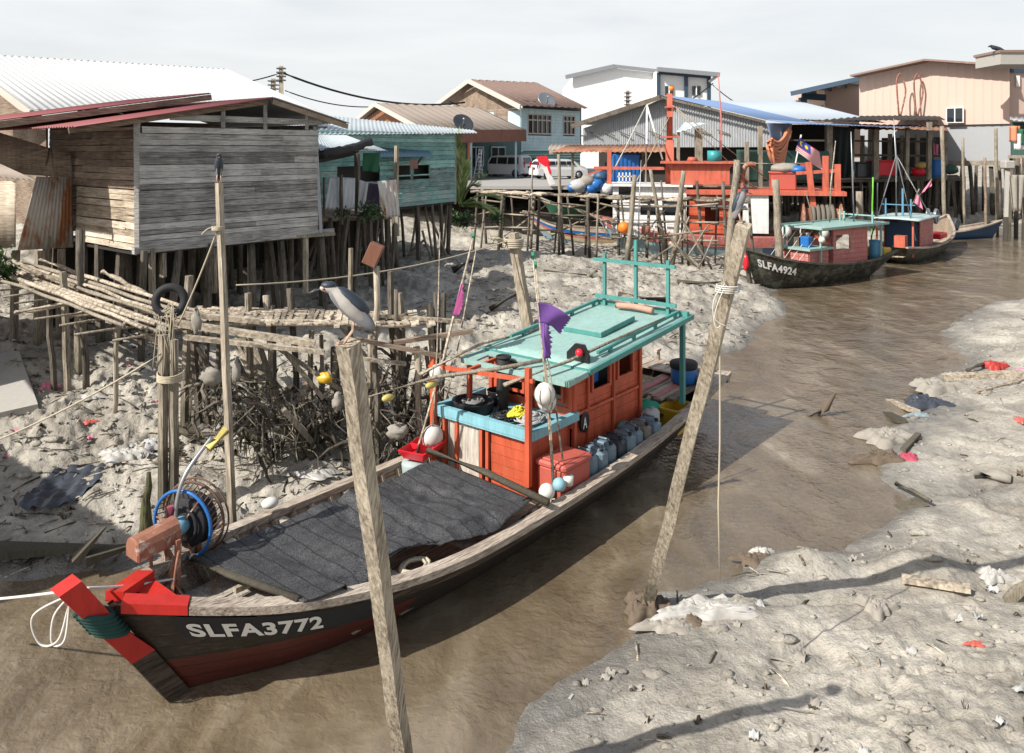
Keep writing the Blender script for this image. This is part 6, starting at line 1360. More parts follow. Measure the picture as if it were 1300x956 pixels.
# --- utility poles and wires
def upole(label, u, vt, vb, y_, w_):
    a_ = Q(u,vb,y_); t_ = thing('utility_pole', label, 'utility pole', (a_.x,a_.y,3.0)); m = MB(); m.tube([(a_.x,a_.y,3.0), Q(u,vt,y_)], [w_*.6,w_*.5], 8); part('shaft', m, 'post', t_, world=True)
    m = MB()
    for k in range(4): m.box(Q(u,vt+3+k*5,y_), (w_*2.0,w_*1.2,.10))
    part('insulators', m, 'bill', t_, world=True)
    return t_
upole('tall dark utility pole rising behind the white roof', 357, 84, 140, 60, .32); upole('shorter utility pole left of the tall one behind the white roof', 347, 100, 140, 68, .42); 
t_ = upole('distant pole with crossarm behind the grey metal shed', 797, 115, 150, 78, .35)
def wire(label, a, b, sag, r=.035): return rope(label, catenary(a, b, sag, 18), r, 'black', 'power line', 'power_line')
wire('heavy black power cable from the tall utility pole down over the brown roofs', Q(360,93,60), Q(590,130,72), 1.0, .09); wire('thin lower power cable from the utility pole to the brown roof', Q(362,115,60), Q(500,133,66), .6, .05)
wire('power cable running left from the tall utility pole', Q(355,93,60), Q(200,106,50), .5, .05); wire('long cable crossing in front of the two storey house to the metal shed', Q(570,128,70), Q(905,106,92), 4.5, .07); wire('cable running right from the warehouse wing to the peach building', Q(905,108,92), Q(1050,132,78), 2.2, .06)
# road behind the jetty
m = MB(); m.quad((-14,47,3.57),(5,45.5,3.57),(30,90,3.57),(-30,90,3.57), .18); struct('road', m, plain('cement road', (.33,.32,.30), .9, mott=.15))
# ------------------------------------------------------------------ further boats
def boat_at(label, stern, bow, name='fishing_boat'):
    d = V((bow[0]-stern[0], bow[1]-stern[1], 0)); return thing(name, label, 'boat', (stern[0], stern[1], stern[2] if len(stern) > 2 else 0), math.atan2(d.y, d.x)), d.length
def hull_parts(t_, h, mat, gmat='boat_wood', side_in='plank_boat', fl=.4):
    m = h.shell(36, 10); h.transom(m, 10); part('hull', m, mat, t_)
    part('inner_planking', h.shell(30, 8, inset=.06, tmin=.2), side_in, t_)
    for s_ in (-1,1): part('gunwale', h.gunwale(s_, 0, h.L, .14, .08, 36), gmat, t_)
    m = MB(); y = -1.6
    while y < 1.6:
        xs = [x for x in np.arange(.2, h.L-.4, .1) if h.hw(x)-.3 > abs(y+.1)+.1]
        if xs: m.box(((xs[0]+xs[-1])/2, y+.1, fl+R_.uniform(-.006,.006)), (xs[-1]-xs[0], .185, .03))
        y += .2
    part('deck', m, side_in, t_)
# --- second boat SLFA4924
b2, L2_ = boat_at('old black fishing boat numbered SLFA4924 with faded pink cabin and pale green roof', (17.3,36.9), (9.35,31.6))
h2 = Hull(L2_, ([0,1.5,3.5,6,7.5,8.6,L2_],[.8,1.05,1.2,1.2,.95,.5,.04]), ([0,2,4,6,8,L2_],[1.05,.85,.82,.95,1.25,1.70]), ([0,1,8,L2_],[.1,-.35,-.35,-.2]), .42, 1.3)
hull_parts(b2, h2, 'hull_old', 'hull_old')
m = MB(); m.beam((L2_-.42,0,-.2), (L2_+.05,0,1.85), .12,.16); part('stem_post', m, 'hull_old', b2)
part('registration_number', h2.text('SLFA4924', L2_-.35, lambda x: h2.sh(x)-.58, .42, 1, .016, -1, out=.03, squeeze=.9), 'letter', b2, 'worn white registration number SLFA4924')
m = MB(); planks(m, (6.5,.75), (5.2,.75), .4, 1.5, .2, .02, jit=0); planks(m, (6.5,-.8), (6.5,.75), .4, 1.5, .2, .02, jit=0); planks(m, (5.2,.75),(6.5,.75),.4,1.32,.2,.02,jit=0); planks(m,(6.5,.75),(6.5,-.8),.4,1.32,.2,.02,jit=0); part('counter_wall', m, 'pink_old', b2)
m = MB(); m.box((5.9,0,1.55),(1.6,1.9,.09)); part('counter_top', m, 'teal', b2)
m = MB()
for s_ in (-.78,.78):
    planks(m, (2.4,s_), (4.9,s_), .4, 2.3, .2, .02, jit=0, holes=[(1.3,2.3,1.4,2.0)] if s_ > 0 else [(0.3,2.3,1.3,2.0)]); planks(m, (4.9,s_), (2.4,s_), .4, 2.3, .2, .02, jit=0, holes=[(.2,1.2,1.4,2.0)] if s_ > 0 else [(0.3,2.3,1.3,2.0)])
part('cabin_wall', m, 'pink_old', b2)
m = MB(); planks(m, (4.9,.78), (4.9,-.78), .4, 1.5, .2, .02, jit=0); part('cabin_front', m, 'pink_old', b2)
m = MB(); m.grid(lambda u, v: V((1.3+4.9*u, -1.15+2.3*v, 2.46-.05*(v*2-1)**2-.02*u)), 6, 6, 0, True, .05); part('roof', m, 'teal', b2)
m = MB()
for s_ in (-1.15,1.15): m.beam((1.3,s_,2.43),(6.2,s_,2.41),.05,.09)
for x in (1.3,6.2): m.beam((x,-1.15,2.42),(x,1.15,2.42),.05,.08)
for x in (1.5,5.9): m.beam((x,.9,.9),(x,.9,2.42),.07)
m.beam((5.9,-.9,.9),(5.9,-.9,2.42),.07); part('roof_frame', m, 'teal', b2)
m = MB(); 
for x, y in ((2.0,-.8),(2.0,.8),(2.9,0)): m.beam((x,y,2.2),(x,y,2.95),.06)
m.beam((2.0,-.9,2.75),(2.0,.9,2.75),.06); m.beam((2.0,0,2.7),(3.0,0,2.6),.06); part('roof_rack', m, 'teal', b2)
for k, (x,y,h_,l_) in enumerate(((2.3,.1,6.5,.4),(3.4,-.4,6.1,-.3),(4.2,-.6,3.9,.8))): m = MB(); m.tube([(x,y,2.0),(x+l_*.3,y,(h_+2)/2),(x+l_,y+.1,h_)], [.04,.035,.02], 6); part('whip_pole', m, ['steel','deck','post'][k], b2)
m = MB()
for k in range(5): m.beam((7.6-k*.1,.3*(k-2),.9),(5.9-.2*k,.25*(k-2),2.45),.018)
part('bow_lines', m, 'rope_white', b2)
m = MB(); m.box((6.0,-.2,1.78),(.5,.6,.4)); part('gear_box', m, 'post_dark', b2)
def loc_single(t_, name, mb, mat, label, cat, group=None):
    mb.v = [tuple(t_.matrix_basis @ V(p)) for p in mb.v]; return single(name, mb, mat, label, cat, group)
m = MB(); m.lathe([(.001,0),(.26,0),(.29,.3),(.27,.6),(.29,.85),(.001,.88)], (1.35,.55,.75), 16); loc_single(b2, 'blue_drum', m, plain('light blue drum', (.10,.30,.50), .4), 'light blue drum standing at the stern of the black boat SLFA4924', 'drum')
m = MB(); m.lathe([(.001,0),(.22,0),(.24,.8),(.001,.82)], (1.9,.2,.9), 14); loc_single(b2, 'white_drum', m, 'foam', 'white plastic drum beside the blue drum on the black boat', 'drum')
m = MB(); m.bev((.7,.3,1.0), (.6,.9,.45), .04); loc_single(b2, 'yellow_box', m, 'yellow', 'yellow fish box at the stern of the black boat', 'box')
m = MB(); m.bev((6.1,.35,1.82), (.35,.4,.45), .04); loc_single(b2, 'blue_box', m, 'blue_pl', 'small blue box on the counter of the black boat', 'box')
m = MB(); m.ball((L2_+.02,.05,1.2), .22, 10, 8, sc=(.5,.6,1.5), jit=.15); loc_single(b2, 'red_cloth', m, 'red_pl', 'faded red cloth tied to the bow of the black boat', 'cloth')
for (x, y, lb) in ((6.75,-.6,'white float hanging at the cabin front of the black boat'),(6.0,1.02,'pale float lashed at the roof corner of the black boat')): m = MB(); m.ball((x,y,1.95), .14, 10, 8); loc_single(b2, 'float', m, 'foam', lb, 'float')
# --- third boat
b3, L3_ = boat_at('fishing boat with red boarded cabin and pale roof moored behind the black one', (18.6,38.9), (26.3,47.6))
h3 = Hull(L3_, ([0,1.5,4,7,9,10.4,L3_],[.85,1.15,1.35,1.3,.95,.5,.04]), ([0,2,4,7,9.5,L3_],[.9,.75,.72,.85,1.2,1.75]), ([0,1,9,L3_],[.1,-.35,-.35,-.2]), .8, 1.3)
hull_parts(b3, h3, 'hull_old', 'boat_wood')
m = MB()
for s_ in (-.85,.85):
    planks(m, (2.2,s_), (4.6,s_), .4, 2.1, .2, .02, jit=0); planks(m, (4.6,s_), (2.2,s_), .4, 2.1, .2, .02, jit=0)
part('cabin_wall', m, 'pink_old', b3)
m = MB(); planks(m, (4.6,-.85), (4.6,.85), .4, 2.1, .2, .02); m.box((2.3,0,1.2),(.1,1.5,1.5)); part('cabin_end', m, 'dark_blue', b3)
m = MB(); m.box((1.0,-.85,1.3),(.08,.08,1.9)); m.box((1.0,.85,1.3),(.08,.08,1.9)); m.box((.95,-.3,1.0),(.5,.5,.8)); part('roof_post', m, 'orange_old', b3)
m = MB(); m.grid(lambda u, v: V((.6+4.4*u, -1.2+2.4*v, 2.28-.05*(v*2-1)**2)), 6, 6, 0, True, .06); part('roof', m, paint('pale grey green roof', (.42,.55,.54), (.4,.45,.42), .6, .6), b3)
m = MB()
for x, y in ((1.6,-.6),(1.6,.6),(2.4,0)): m.beam((x,y,2.25),(x,y,3.2),.07)
m.beam((1.6,-.8,2.9),(1.6,.8,2.9),.05); m.beam((2.4,0,2.2),(2.4,0,3.7),.09); part('roof_rack', m, plain('faded blue paint', (.10,.25,.38), .6), b3)
m = MB(); m.tube([(2.0,.2,2.2),(2.0,.2,5.0),(1.9,.3,7.3)], [.06,.05,.02], 7); m.tube([(2.0,.2,5.4),(.9,1.1,1.2)], .03, 5); m.tube([(2.0,.2,5.4),(3.9,-.9,2.3)], .03, 5); m.tube([(2.0,.2,5.4),(.9,-1.0,1.2)], .03, 5); m.tube([(1.2,.9,2.2),(1.3,.9,4.0)],.035,5); part('mast', m, 'steel', b3)
m = MB(); m.lathe([(.001,-.22),(.42,-.22),(.42,-.16),(.2,-.12),(.2,.12),(.42,.16),(.42,.22),(.001,.22)], (5.6,-.6,2.1), 24, Matrix.Rotation(math.radians(90),3,'X') ); m.torus((5.6,-.84,2.1),.36,.05,24,6,Matrix.Rotation(math.radians(90),3,'X')); m.beam((5.6,-.6,.6),(5.6,-.6,2.1),.1); part('line_reel', m, 'steel', b3, 'round pale line reel')
m = MB(); m.bev((6.9,-.35,.95),(1.5,1.1,.3),.05); loc_single(b3, 'red_tarpaulin', m, 'red_pl', 'folded red tarpaulin on the foredeck of the boat with the reel', 'tarpaulin')
def pennant(label, t0, t1, y, flagpts, mat):
    t_ = thing('flag_pole', label, 'flag pole', tuple(Q(t0[0],t0[1],y))); m = MB(); m.tube([Q(t0[0],t0[1],y), Q(t1[0],t1[1],y)], .035, 6); part('pole', m, 'deck', t_, world=True)
    a, b, c, d = [Q(u,v,y-.05) for u, v in flagpts]; m = MB(); m.grid(lambda u, v: a.lerp(b,u).lerp(d.lerp(c,u),v)+V((0,.06*math.sin(u*8+v*3),0)), 10, 8, 0, True, .01); part('flag', m, mat, t_, world=True); return t_
pennant('marker pole with pink pennant hanging beside the pale line reel', (1157,262), (1167,240), 42.5, [(1163,247),(1167,248),(1171,266),(1161,258)], 'pink')
pennant('marker pole with small pink pennant blowing up to the right of the mast', (1160,258), (1183,228), 43, [(1178,234),(1183,228),(1182,236),(1170,245)], 'pink')
# --- small blue skiff
b4, L4_ = boat_at('small blue skiff with outboard lying at the far right bank', (24.9,49.8), (31.9,51.2), 'skiff')
h4 = Hull(L4_, ([0,1.5,3.5,5.5,L4_],[.6,.75,.8,.5,.03]), ([0,2,4,L4_],[.62,.5,.6,1.1]), ([0,6,L4_],[-.15,-.2,-.1]), .7, .3)
hull_parts(b4, h4, 'dark_blue', 'boat_wood', fl=.15)
m = MB(); m.bev((3.6,0,.95),(.5,.4,.7),.08, Matrix.Rotation(.4,3,'Y')); m.beam((3.6,0,.3),(3.9,0,1.1),.12); part('engine', m, 'car_dark', b4)
m = MB(); m.ball((2.0,0,.5),.6,12,8,sc=(1.4,.7,.45),jit=.15); loc_single(b4, 'net_bundle', m, 'green_cl', 'green net heap lying in the small blue skiff', 'net')
# --- orange trawler
tw, LT = boat_at('large orange and white trawler with red mast moored behind the pole pier', (16.2,39.4), (4.4,41.9), 'trawler')
ht = Hull(LT, ([0,2,5,8,10.4,LT],[1.3,1.6,1.7,1.6,1.0,.05]), ([0,3,6,9,LT],[1.5,1.4,1.4,1.55,2.2]), ([0,1,11,LT],[.1,-.4,-.4,-.2]), .8, .8)
hull_parts(tw, ht, 'aqua_hull', 'pink_old', fl=1.1)
part('strake', ht.band(.2, LT-.2, lambda x: ht.sh(x)-.52, lambda x: ht.sh(x)-.02, 1, .05), 'pink_old', tw)
part('hull_band', ht.band(.2, 3.6, lambda x: -.1, lambda x: ht.sh(x)-.55, 1, .04), 'dark_blue', tw)
m = MB()
def wallb(x0, x1, y, z0, z1, holes=()):
    planks(m, (x0,y), (x1,y), z0, z1, .25, .03, holes=holes, jit=0, maxlen=9); planks(m, (x1,y), (x0,y), z0, z1, .25, .03, holes=[(x1-x0-b,x1-x0-a,c,d) for a,b,c,d in holes], jit=0, maxlen=9)
wallb(7.3, 11.0, 1.25, 1.2, 3.85, [(.4,1.2,2.4,3.1),(1.5,2.3,2.4,3.1),(2.6,3.4,3.2,3.7)]); wallb(7.3,11.0,-1.25,1.2,3.85)
part('wheelhouse_wall', m, 'white', tw)
m = MB(); planks(m, (11.0,1.25),(11.0,-1.25),1.2,3.85,.25,.03,holes=[(.4,2.1,2.8,3.5)]); planks(m, (7.3,-1.25),(7.3,1.25),1.2,3.85,.25,.03); part('wheelhouse_end', m, 'white', tw)
for (a, b, z0_, z1_) in ((7.7,8.5,2.4,3.1),(8.8,9.6,2.4,3.1),(9.9,10.7,3.2,3.7)):
    m = MB(); m.box(((a+b)/2,1.20,(z0_+z1_)/2),(b-a,.03,z1_-z0_)); part('window', m, 'glass', tw)
m = MB(); m.box((9.15,0,3.88),(4.3,3.1,.10)); part('wheelhouse_roof', m, 'white', tw)
m = MB()
prf = [(5.0,1.5,5.02),(8.4,1.5,5.02),(8.1,1.2,4.75),(8.1,1.2,3.95),(5.2,1.2,3.95),(5.2,1.2,4.75)]
m.prism([(x,1.2,z) for x,_,z in prf], (0,-2.4,0)); part('upper_cabin', m, 'orange_old', tw)
m = MB(); m.box((6.7,0,5.05),(3.8,3.0,.10)); part('upper_roof', m, 'orange_old', tw)
m = MB(); m.box((3.6,.1,3.62),(7.4,3.4,.16)); m.box((3.6,1.82,3.58),(7.5,.10,.20)); part('shelter_deck', m, 'orange_old', tw)
m = MB(); wallb(4.2,7.2,1.1,1.2,3.5,[(.3,.9,1.4,2.9),(1.5,2.2,2.1,2.8)]); wallb(4.2,7.2,-1.1,1.2,3.5); planks(m,(4.2,-1.1),(4.2,1.1),1.2,3.5,.25,.03); part('engine_house', m, 'orange', tw)
m = MB(); m.box((4.0,1.55,2.55),(1.2,.35,1.9)); m.box((4.0,1.56,3.52),(1.5,.5,.07)); part('white_locker', m, 'white', tw)
for (x, z0_, z1_, lx) in ((1.45,1.4,5.1,.3),(.2,3.6,5.0,0),(.75,3.6,5.4,0)):
    m = MB(); m.beam((x-lx,1.5,z0_),(x+lx*.3,1.5,z1_),.26,.22); part('gantry_post', m, 'orange_old', tw)
m = MB(); m.beam((2.1,1.5,4.55),(.1,1.5,4.7),.12,.16); m.beam((1.4,1.5,4.9),(1.4,-1.4,4.9),.2); m.beam((.2,1.5,4.6),(.2,-1.4,4.6),.14); part('gantry_rail', m, 'orange_old', tw)
m = MB(); m.lathe([(.001,-.9),(.85,-.9),(.85,-.82),(.55,-.78),(.62,-.4),(.66,0),(.6,.4),(.55,.78),(.85,.82),(.85,.9),(.001,.9)], (.9,1.2,2.3), 24, Matrix.Rotation(math.radians(90),3,'Y')); part('net_drum', m, 'rust', tw, 'net drum wound with dark net')
m = MB()
for k in range(5): m.torus((.45+.22*k,1.2,2.3), .72, .10, 20, 6, Matrix.Rotation(math.radians(90),3,'Y'))
part('wound_net', m, 'rope_dark', tw)
m = MB(); m.tube([(8.15,.3,3.9),(8.15,.3,6.2)], .22, 14); m.tube([(8.15,.3,6.2),(8.15,.3,8.6)], .15, 14); m.box((8.15,.3,6.35),(.9,.5,.08)); m.box((8.15,.3,7.9),(.5,.35,.08)); part('mast', m, 'orange_old', tw)
m = MB(); m.ball((8.05,.3,8.85), .14, 10, 8); part('mast_lamp', m, plain('orange lamp', (.8,.25,.02), .4), tw)
m = MB(); m.beam((12.0,1.0,4.75),(8.4,1.2,4.75),.10,.15); m.beam((11.2,1.0,3.9),(11.2,1.0,5.7),.22); m.beam((12.3,1.0,4.4),(11.4,1.0,4.75),.1); part('boom', m, 'orange_old', tw)
m = MB()
top = V((9.3,.6,8.0))
for p_ in ((11.3,1.0,4.0),(8.5,1.0,5.2),(9.35,.9,4.0),(8.15,.3,8.5)): m.tube([top, p_], .05, 5)
part('derrick', m, 'rope_white', tw)
m = MB()
for a_, b_ in (((8.15,.3,8.1),(4.0,1.0,3.8)),((8.15,.3,8.1),(2.8,0,3.8)),((8.15,.3,7.4),(9.9,1.0,3.9)),((1.4,0,5.0),(5.2,.5,5.0))): m.tube([a_, b_], .035, 5)
part('rigging', m, 'rope', tw)
m = MB(); m.tube([(5.6,.2,5.0),(5.55,.2,7.0),(5.7,.1,9.6)], [.07,.05,.02], 6); part('whip_aerial', m, 'pink_old', tw)
m = MB(); m.tube(bez([(4.55,.6,3.7),(4.5,.6,4.6),(4.3,.6,4.95),(3.9,.6,4.95)]), .12, 8); part('exhaust_pipe', m, 'rust', tw)
m = MB()
for k in range(11): m.tube([(11.3-k*.3,1.75,1.3),(11.3-k*.3,1.75,2.1)], .03, 5)
m.tube([(LT-1,1.5,2.15),(5,1.75,2.1)], .05, 6); m.tube([(LT-1,1.5,2.9),(4.5,1.75,2.9)], .09, 6); part('rail', m, 'white', tw)
m = MB(); m.bev((2.6,.5,4.1),(1.2,1.0,.85),.06); m.bev((2.6,.5,4.55),(1.3,1.1,.12),.04); loc_single(tw, 'fish_crate', m, 'pink_pl', 'faded red fish crate on the orange trawler deck', 'crate')
m = MB(); m.ball((2.5,.6,4.75),.55,14,9,sc=(1.3,1,.5),jit=.15); loc_single(tw, 'net_heap', m, 'rag', 'pale heap of net and floats on the red crate of the trawler', 'net')
m = MB(); m.ball((1.9,.9,4.7),.35,12,8,sc=(1.3,1,.6),jit=.15); loc_single(tw, 'blue_net', m, 'blue_pl', 'blue net bundle beside the flag on the trawler', 'net')
for k, (x,y,lb) in enumerate(((1.75,1.9,'white float hanging below the trawler deck beside the drum'),(.9,2.1,'second white float resting under the net drum'),(2.6,1.9,'white bundle of floats under the trawler deck edge'))): m = MB(); m.ball((x,y,1.75),.24,12,8,sc=(1,1,1.3)); loc_single(tw, 'float', m, 'foam', lb, 'float')
m = MB(); m.lathe([(.001,0),(.36,0),(.36,.55),(.001,.55)], (5.9,.3,5.1), 16); loc_single(tw, 'green_tub', m, plain('turquoise tub', (.03,.30,.32), .4), 'turquoise tub standing on the trawler upper roof', 'tub')
m = MB(); m.lathe([(.001,0),(.3,0),(.2,.22),(.001,.22)], (7.0,.3,5.1), 16); loc_single(tw, 'orange_basin', m, 'orange_old', 'upturned orange basin on the trawler upper roof', 'basin')
# national flag: stripes and canton as separate coloured faces
fp = thing('flag_pole', 'pole flying a striped flag with blue canton and yellow moon over the trawler', 'flag', tuple(Q(1002,245,40.5)))
m = MB(); m.tube([Q(1002,245,40.5), Q(1017,171,40.2)], .04, 6); part('pole', m, 'white', fp, world=True)
A_, B_, C_, D_ = Q(1016,174,40.1), Q(1041,188,40.6), Q(1045,211,40.6), Q(1011,191,40.0)
def flg(u, v): p_ = A_.lerp(B_,u).lerp(D_.lerp(C_,u),v); return p_+V((0,.12*math.sin(u*7+v*2),-.12*math.sin(u*3.1)-.18*u*u))
m = MB(); NS = 14; nu = 28
vs = [flg(i/nu, j/NS) for j in range(NS+1) for i in range(nu+1)]; o_ = len(m.v); m.v += [tuple(x) for x in vs]
for j in range(NS):
    for i in range(nu): m.f.append((j*(nu+1)+i, j*(nu+1)+i+1, (j+1)*(nu+1)+i+1, (j+1)*(nu+1)+i)); m.m.append(2 if (j < 8 and i < 14) else (j % 2)); m.s.append(True)
fl_ = part('flag', m, ['flag_red','white_cl','flag_blue'], fp, world=True)
m = MB()
c_u, c_v = .19, .29
def dots(cu, cv, ru, rv, n=16): 
    q = [flg(cu+ru*math.cos(2*math.pi*k/n), cv+rv*math.sin(2*math.pi*k/n))+V((0,-.03,0)) for k in range(n)]; return q
m.add(dots(.15,.28,.085,.16), [tuple(range(16))]); part('moon', m, 'flag_yel', fp, world=True, up=fl_)
m = MB(); q = dots(.185,.28,.065,.125); m.add([p_+V((0,-.012,0)) for p_ in q], [tuple(range(16))]); part('moon_cutout', m, 'flag_blue', fp, world=True, up=fl_)
m = MB(); st_ = [flg(.33+(.085 if k%2==0 else .045)*math.cos(2*math.pi*k/28), .28+(.16 if k%2==0 else .085)*math.sin(2*math.pi*k/28))+V((0,-.03,0)) for k in range(28)]; m.add(st_, [tuple(range(28))]); part('star', m, 'flag_yel', fp, world=True, up=fl_)
# --- striped boat behind the pier
b5, L5_ = boat_at('boat with blue, red and cream striped hull lying on the mud behind the pier', (10.2,44.6), (.75,45.2), 'striped_boat')
h5 = Hull(L5_, ([0,2,5,7.5,L5_],[1.0,1.3,1.35,.9,.04]), ([0,3,6,8,L5_],[1.25,1.1,1.15,1.45,2.1]), ([0,8,L5_],[-.2,-.3,-.1]), .8, .5)
hull_parts(b5, h5, 'aqua_hull', 'boat_wood', fl=.8)
for lo, hi, mt in ((-.22,-.02,'blue_pl'),(-.42,-.22,'pink_old'),(-.62,-.42,'cream')): part('stripe', h5.band(.1, L5_-.05, lambda x: h5.sh(x)+lo, lambda x: h5.sh(x)+hi, 1, .03+.0*lo), mt, b5)
m = MB(); m.box((2.6,0,1.7),(3.0,1.6,1.3)); part('shelter', m, 'dark_blue', b5); m = MB(); m.box((2.6,0,2.4),(3.3,2.0,.08)); part('shelter_roof', m, 'blue_pl', b5)
# red and white prow behind the pier
b6, L6_ = boat_at('small boat with tall red and white prow behind the pier near the cars', (4.2,47.0,1.6), (1.6,46.0,1.6), 'skiff')
h6 = Hull(L6_, ([0,1,2,L6_],[.5,.6,.4,.03]), ([0,1.5,L6_],[.8,.8,1.3]), ([0,L6_],[0,0]), .8, .3); hull_parts(b6, h6, 'green_cl', fl=.2)
m = MB(); m.beam(Q(701,234,45.5), Q(692,212,45.5), .55,.35,.45); part('white_prow', m, 'white', b6, world=True); m = MB(); m.prism([Q(693,212,45.3),Q(700,210,45.3),Q(694,198,45.3),Q(681,199,45.3),Q(684,206,45.3)], (0,.35,0)); m.beam(Q(699,220,45.2), Q(694,205,45.2), .15); part('red_prow', m, 'red_pl', b6, world=True)
# ------------------------------------------------------------------ pole pier
pr_ = thing('pole_pier', 'rickety pier of thin poles and planks in front of the orange trawler', 'pier', (3,39,.6))
line = [V((-2.2,42.5,0)), V((4,37.6,0)), V((10.2,34.2,0))]
def onl(s):  # s 0..1
    return line[0].lerp(line[1], s*2) if s < .5 else line[1].lerp(line[2], s*2-1)
back = V((.5,1.3,0)); DZ = 3.42
for j in range(5):
    m = MB()
    for k in range(10):
        a = onl(k/10); b = onl((k+1)/10); o = back*(j/4); pole_(m, a+o+V((0,0,DZ+R_.uniform(-.04,.04))), b+o+V((0,0,DZ+R_.uniform(-.04,.04))), .08, .06, 2, .03)
    part('deck_plank', m, 'deck', pr_, world=True)
for z_ in (1.6,2.35,3.15):
    m = MB(); 
    for k in range(9): pole_(m, onl(k/9)+V((0,-.1,z_+R_.uniform(-.2,.2))), onl(min(1,(k+1.2)/9))+V((0,-.1,z_+R_.uniform(-.2,.2))), .06, .04, 2, .03)
    part('rail_pole', m, 'post', pr_, world=True)
R2 = random.Random(5)
for k in range(28):
    s = k/27; p_ = onl(s)+back*(0 if k % 3 else 1)+V((R2.uniform(-.15,.15), R2.uniform(-.1,.1), 0)); g = G(p_.x,p_.y)-.2; tp = R2.choice((3.4,3.45,3.5,3.6,4.3) if 5 < k else (3.4,3.5)); q = R2.uniform(-.35,.35)
    part('post', post_mb((p_.x+q,p_.y,g), (p_.x,p_.y,tp), R2.uniform(.09,.17), False, n=4, jit=.02), ['post_dark','post_dark','post','post_dark'][k%4], pr_, world=True)
for (u0,v0,u1,v1,y_,w_) in ((722,262,782,286,38.5,.16),(850,308,928,372,34.0,.18),(835,285,925,385,33.5,.10),(700,300,770,262,40,.09),(640,300,700,255,42,.10),(790,330,850,260,36,.09),(845,345,875,275,34.5,.10),(862,270,905,345,34,.12),(820,335,872,300,35,.09),(835,300,905,292,34,.1),(870,330,900,285,34,.08),(660,270,745,280,40,.08),(760,300,850,305,37,.08),(800,262,880,262,35.5,.1),(880,360,905,300,33.6,.08),(860,345,925,350,33.6,.07)):
    m = MB(); pole_(m, Q(u0,v0,y_), Q(u1,v1,y_), w_*.55, w_*.4); part('brace', m, 'deck' if w_ > .12 else 'post', pr_, world=True)
# big leaning poles at the pier
for k, (u0,v0,u1,v1,y_,w_,lb) in enumerate(((806,222,794,345,35,.26,'thick greyish pole in front of the white wheelhouse'),(868,217,852,335,35,.27,'knobby topped pole in front of the orange trawler cabin'),(826,215,848,300,36,.2,'dark thin pole leaning right beside the knobby pole'),(936,203,922,330,32.5,.34,'stout pole behind the pale heron'),(984,228,992,325,33.2,.36,'stout round pole standing left of the black boat cabin'),(1091,243,1092,290,40,.42,'thick short pole between the two smaller fishing boats'),(709,196,715,300,40,.2,'grey pole standing behind the red and white prow'),(676,213,674,262,43,.12,'thin pole in front of the silver van'),(1108,225,1106,290,41,.10,'bright green thin cane between the boats'),(935,222,925,245,32.4,.3,''))):
    if not lb: continue
    a_ = Q(u1,v1,y_); lone_post('pole', lb, (a_.x,a_.y,min(a_.z,G(a_.x,a_.y))-.2), tuple(Q(u0,v0,y_)), w_, 'post' if 'green' not in lb else plain('bright green cane', (.15,.5,.05), .5), False, 'pole', w1=w_*.85)
for k, (u,v,y_,r,mt,lb) in enumerate(((792,289,36.5,.28,'orange','orange float lashed on the pier end pole'),(820,292,35.5,.22,'rust','rusty tin on the pier pole beside the orange float'))):
    m = MB()
    if k == 0: m.ball(Q(u,v,y_), r, 12, 8)
    else: m.lathe([(.001,-.2),(.2,-.2),(.2,.2),(.001,.2)], Q(u,v,y_), 14)
    single('float' if k == 0 else 'tin', m, plain('bright orange float', (.85,.22,.02), .5) if k == 0 else mt, lb, 'float' if k == 0 else 'tin')
# gear on the pier
cb_ = thing('blue_cabinet', 'bright blue ribbed cabinet standing under the rusty awning', 'cabinet', tuple(Q(792,237,44.5)))
m = MB(); m.bev(Q(793,217,45), (1.5,1.3,1.95), .05); part('cabinet_body', m, 'blue_pl', cb_, world=True)
m = MB()
for k in range(6): m.box(Q(779+k*5.2,217,44.32), (.07,.04,1.8))
part('cabinet_ribs', m, 'blue_pl', cb_, world=True)
m = MB()
for k in range(4): m.beam(Q(786+k*4.5,237,43.2), Q(786+k*4.5,219,43.2), .07)
m.beam(Q(784,224,43.2), Q(802,224,43.2), .07); m.beam(Q(784,231,43.2), Q(802,231,43.2), .07); single('white_chair', m, 'white', 'white slatted plastic chair before the blue cabinet', 'chair')
for (u,v,r,mt,lb,nm) in ((735,236,.45,'grey_cl','pale sack heap on the pier left of the blue cabinet','sack'),(745,230,.38,'rag','brown sack on the pier among blue bags','sack'),(757,234,.42,'blue_pl','bright blue bag on the pier beside the brown sack','bag'),(763,224,.35,'dark_blue','navy bag on top of the heap by the cabinet','bag'),(750,240,.35,'blue_pl','second blue bag low in the heap on the pier','bag'),(728,238,.3,'blue_pl','small blue bag at the left end of the pier heap','bag'),(770,240,.35,'white_cl','white sack at the right end of the pier heap','sack')):
    m = MB(); m.ball(Q(u,v,44.5), r, 12, 8, sc=(1.2,1,.9), jit=.16); single(nm, m, mt, lb, nm)
m = MB(); m.prism([Q(697,196,50),Q(742,192,50),Q(742,187,53),Q(697,187,53)], (0,0,.1)); m.corr(Q(695,190,49), Q(738,190,49), Q(738,183,52), Q(700,183,52), .3,.02); single('carport_roof', m, 'tan_roof', 'small tan carport roof behind the cars', 'roof')
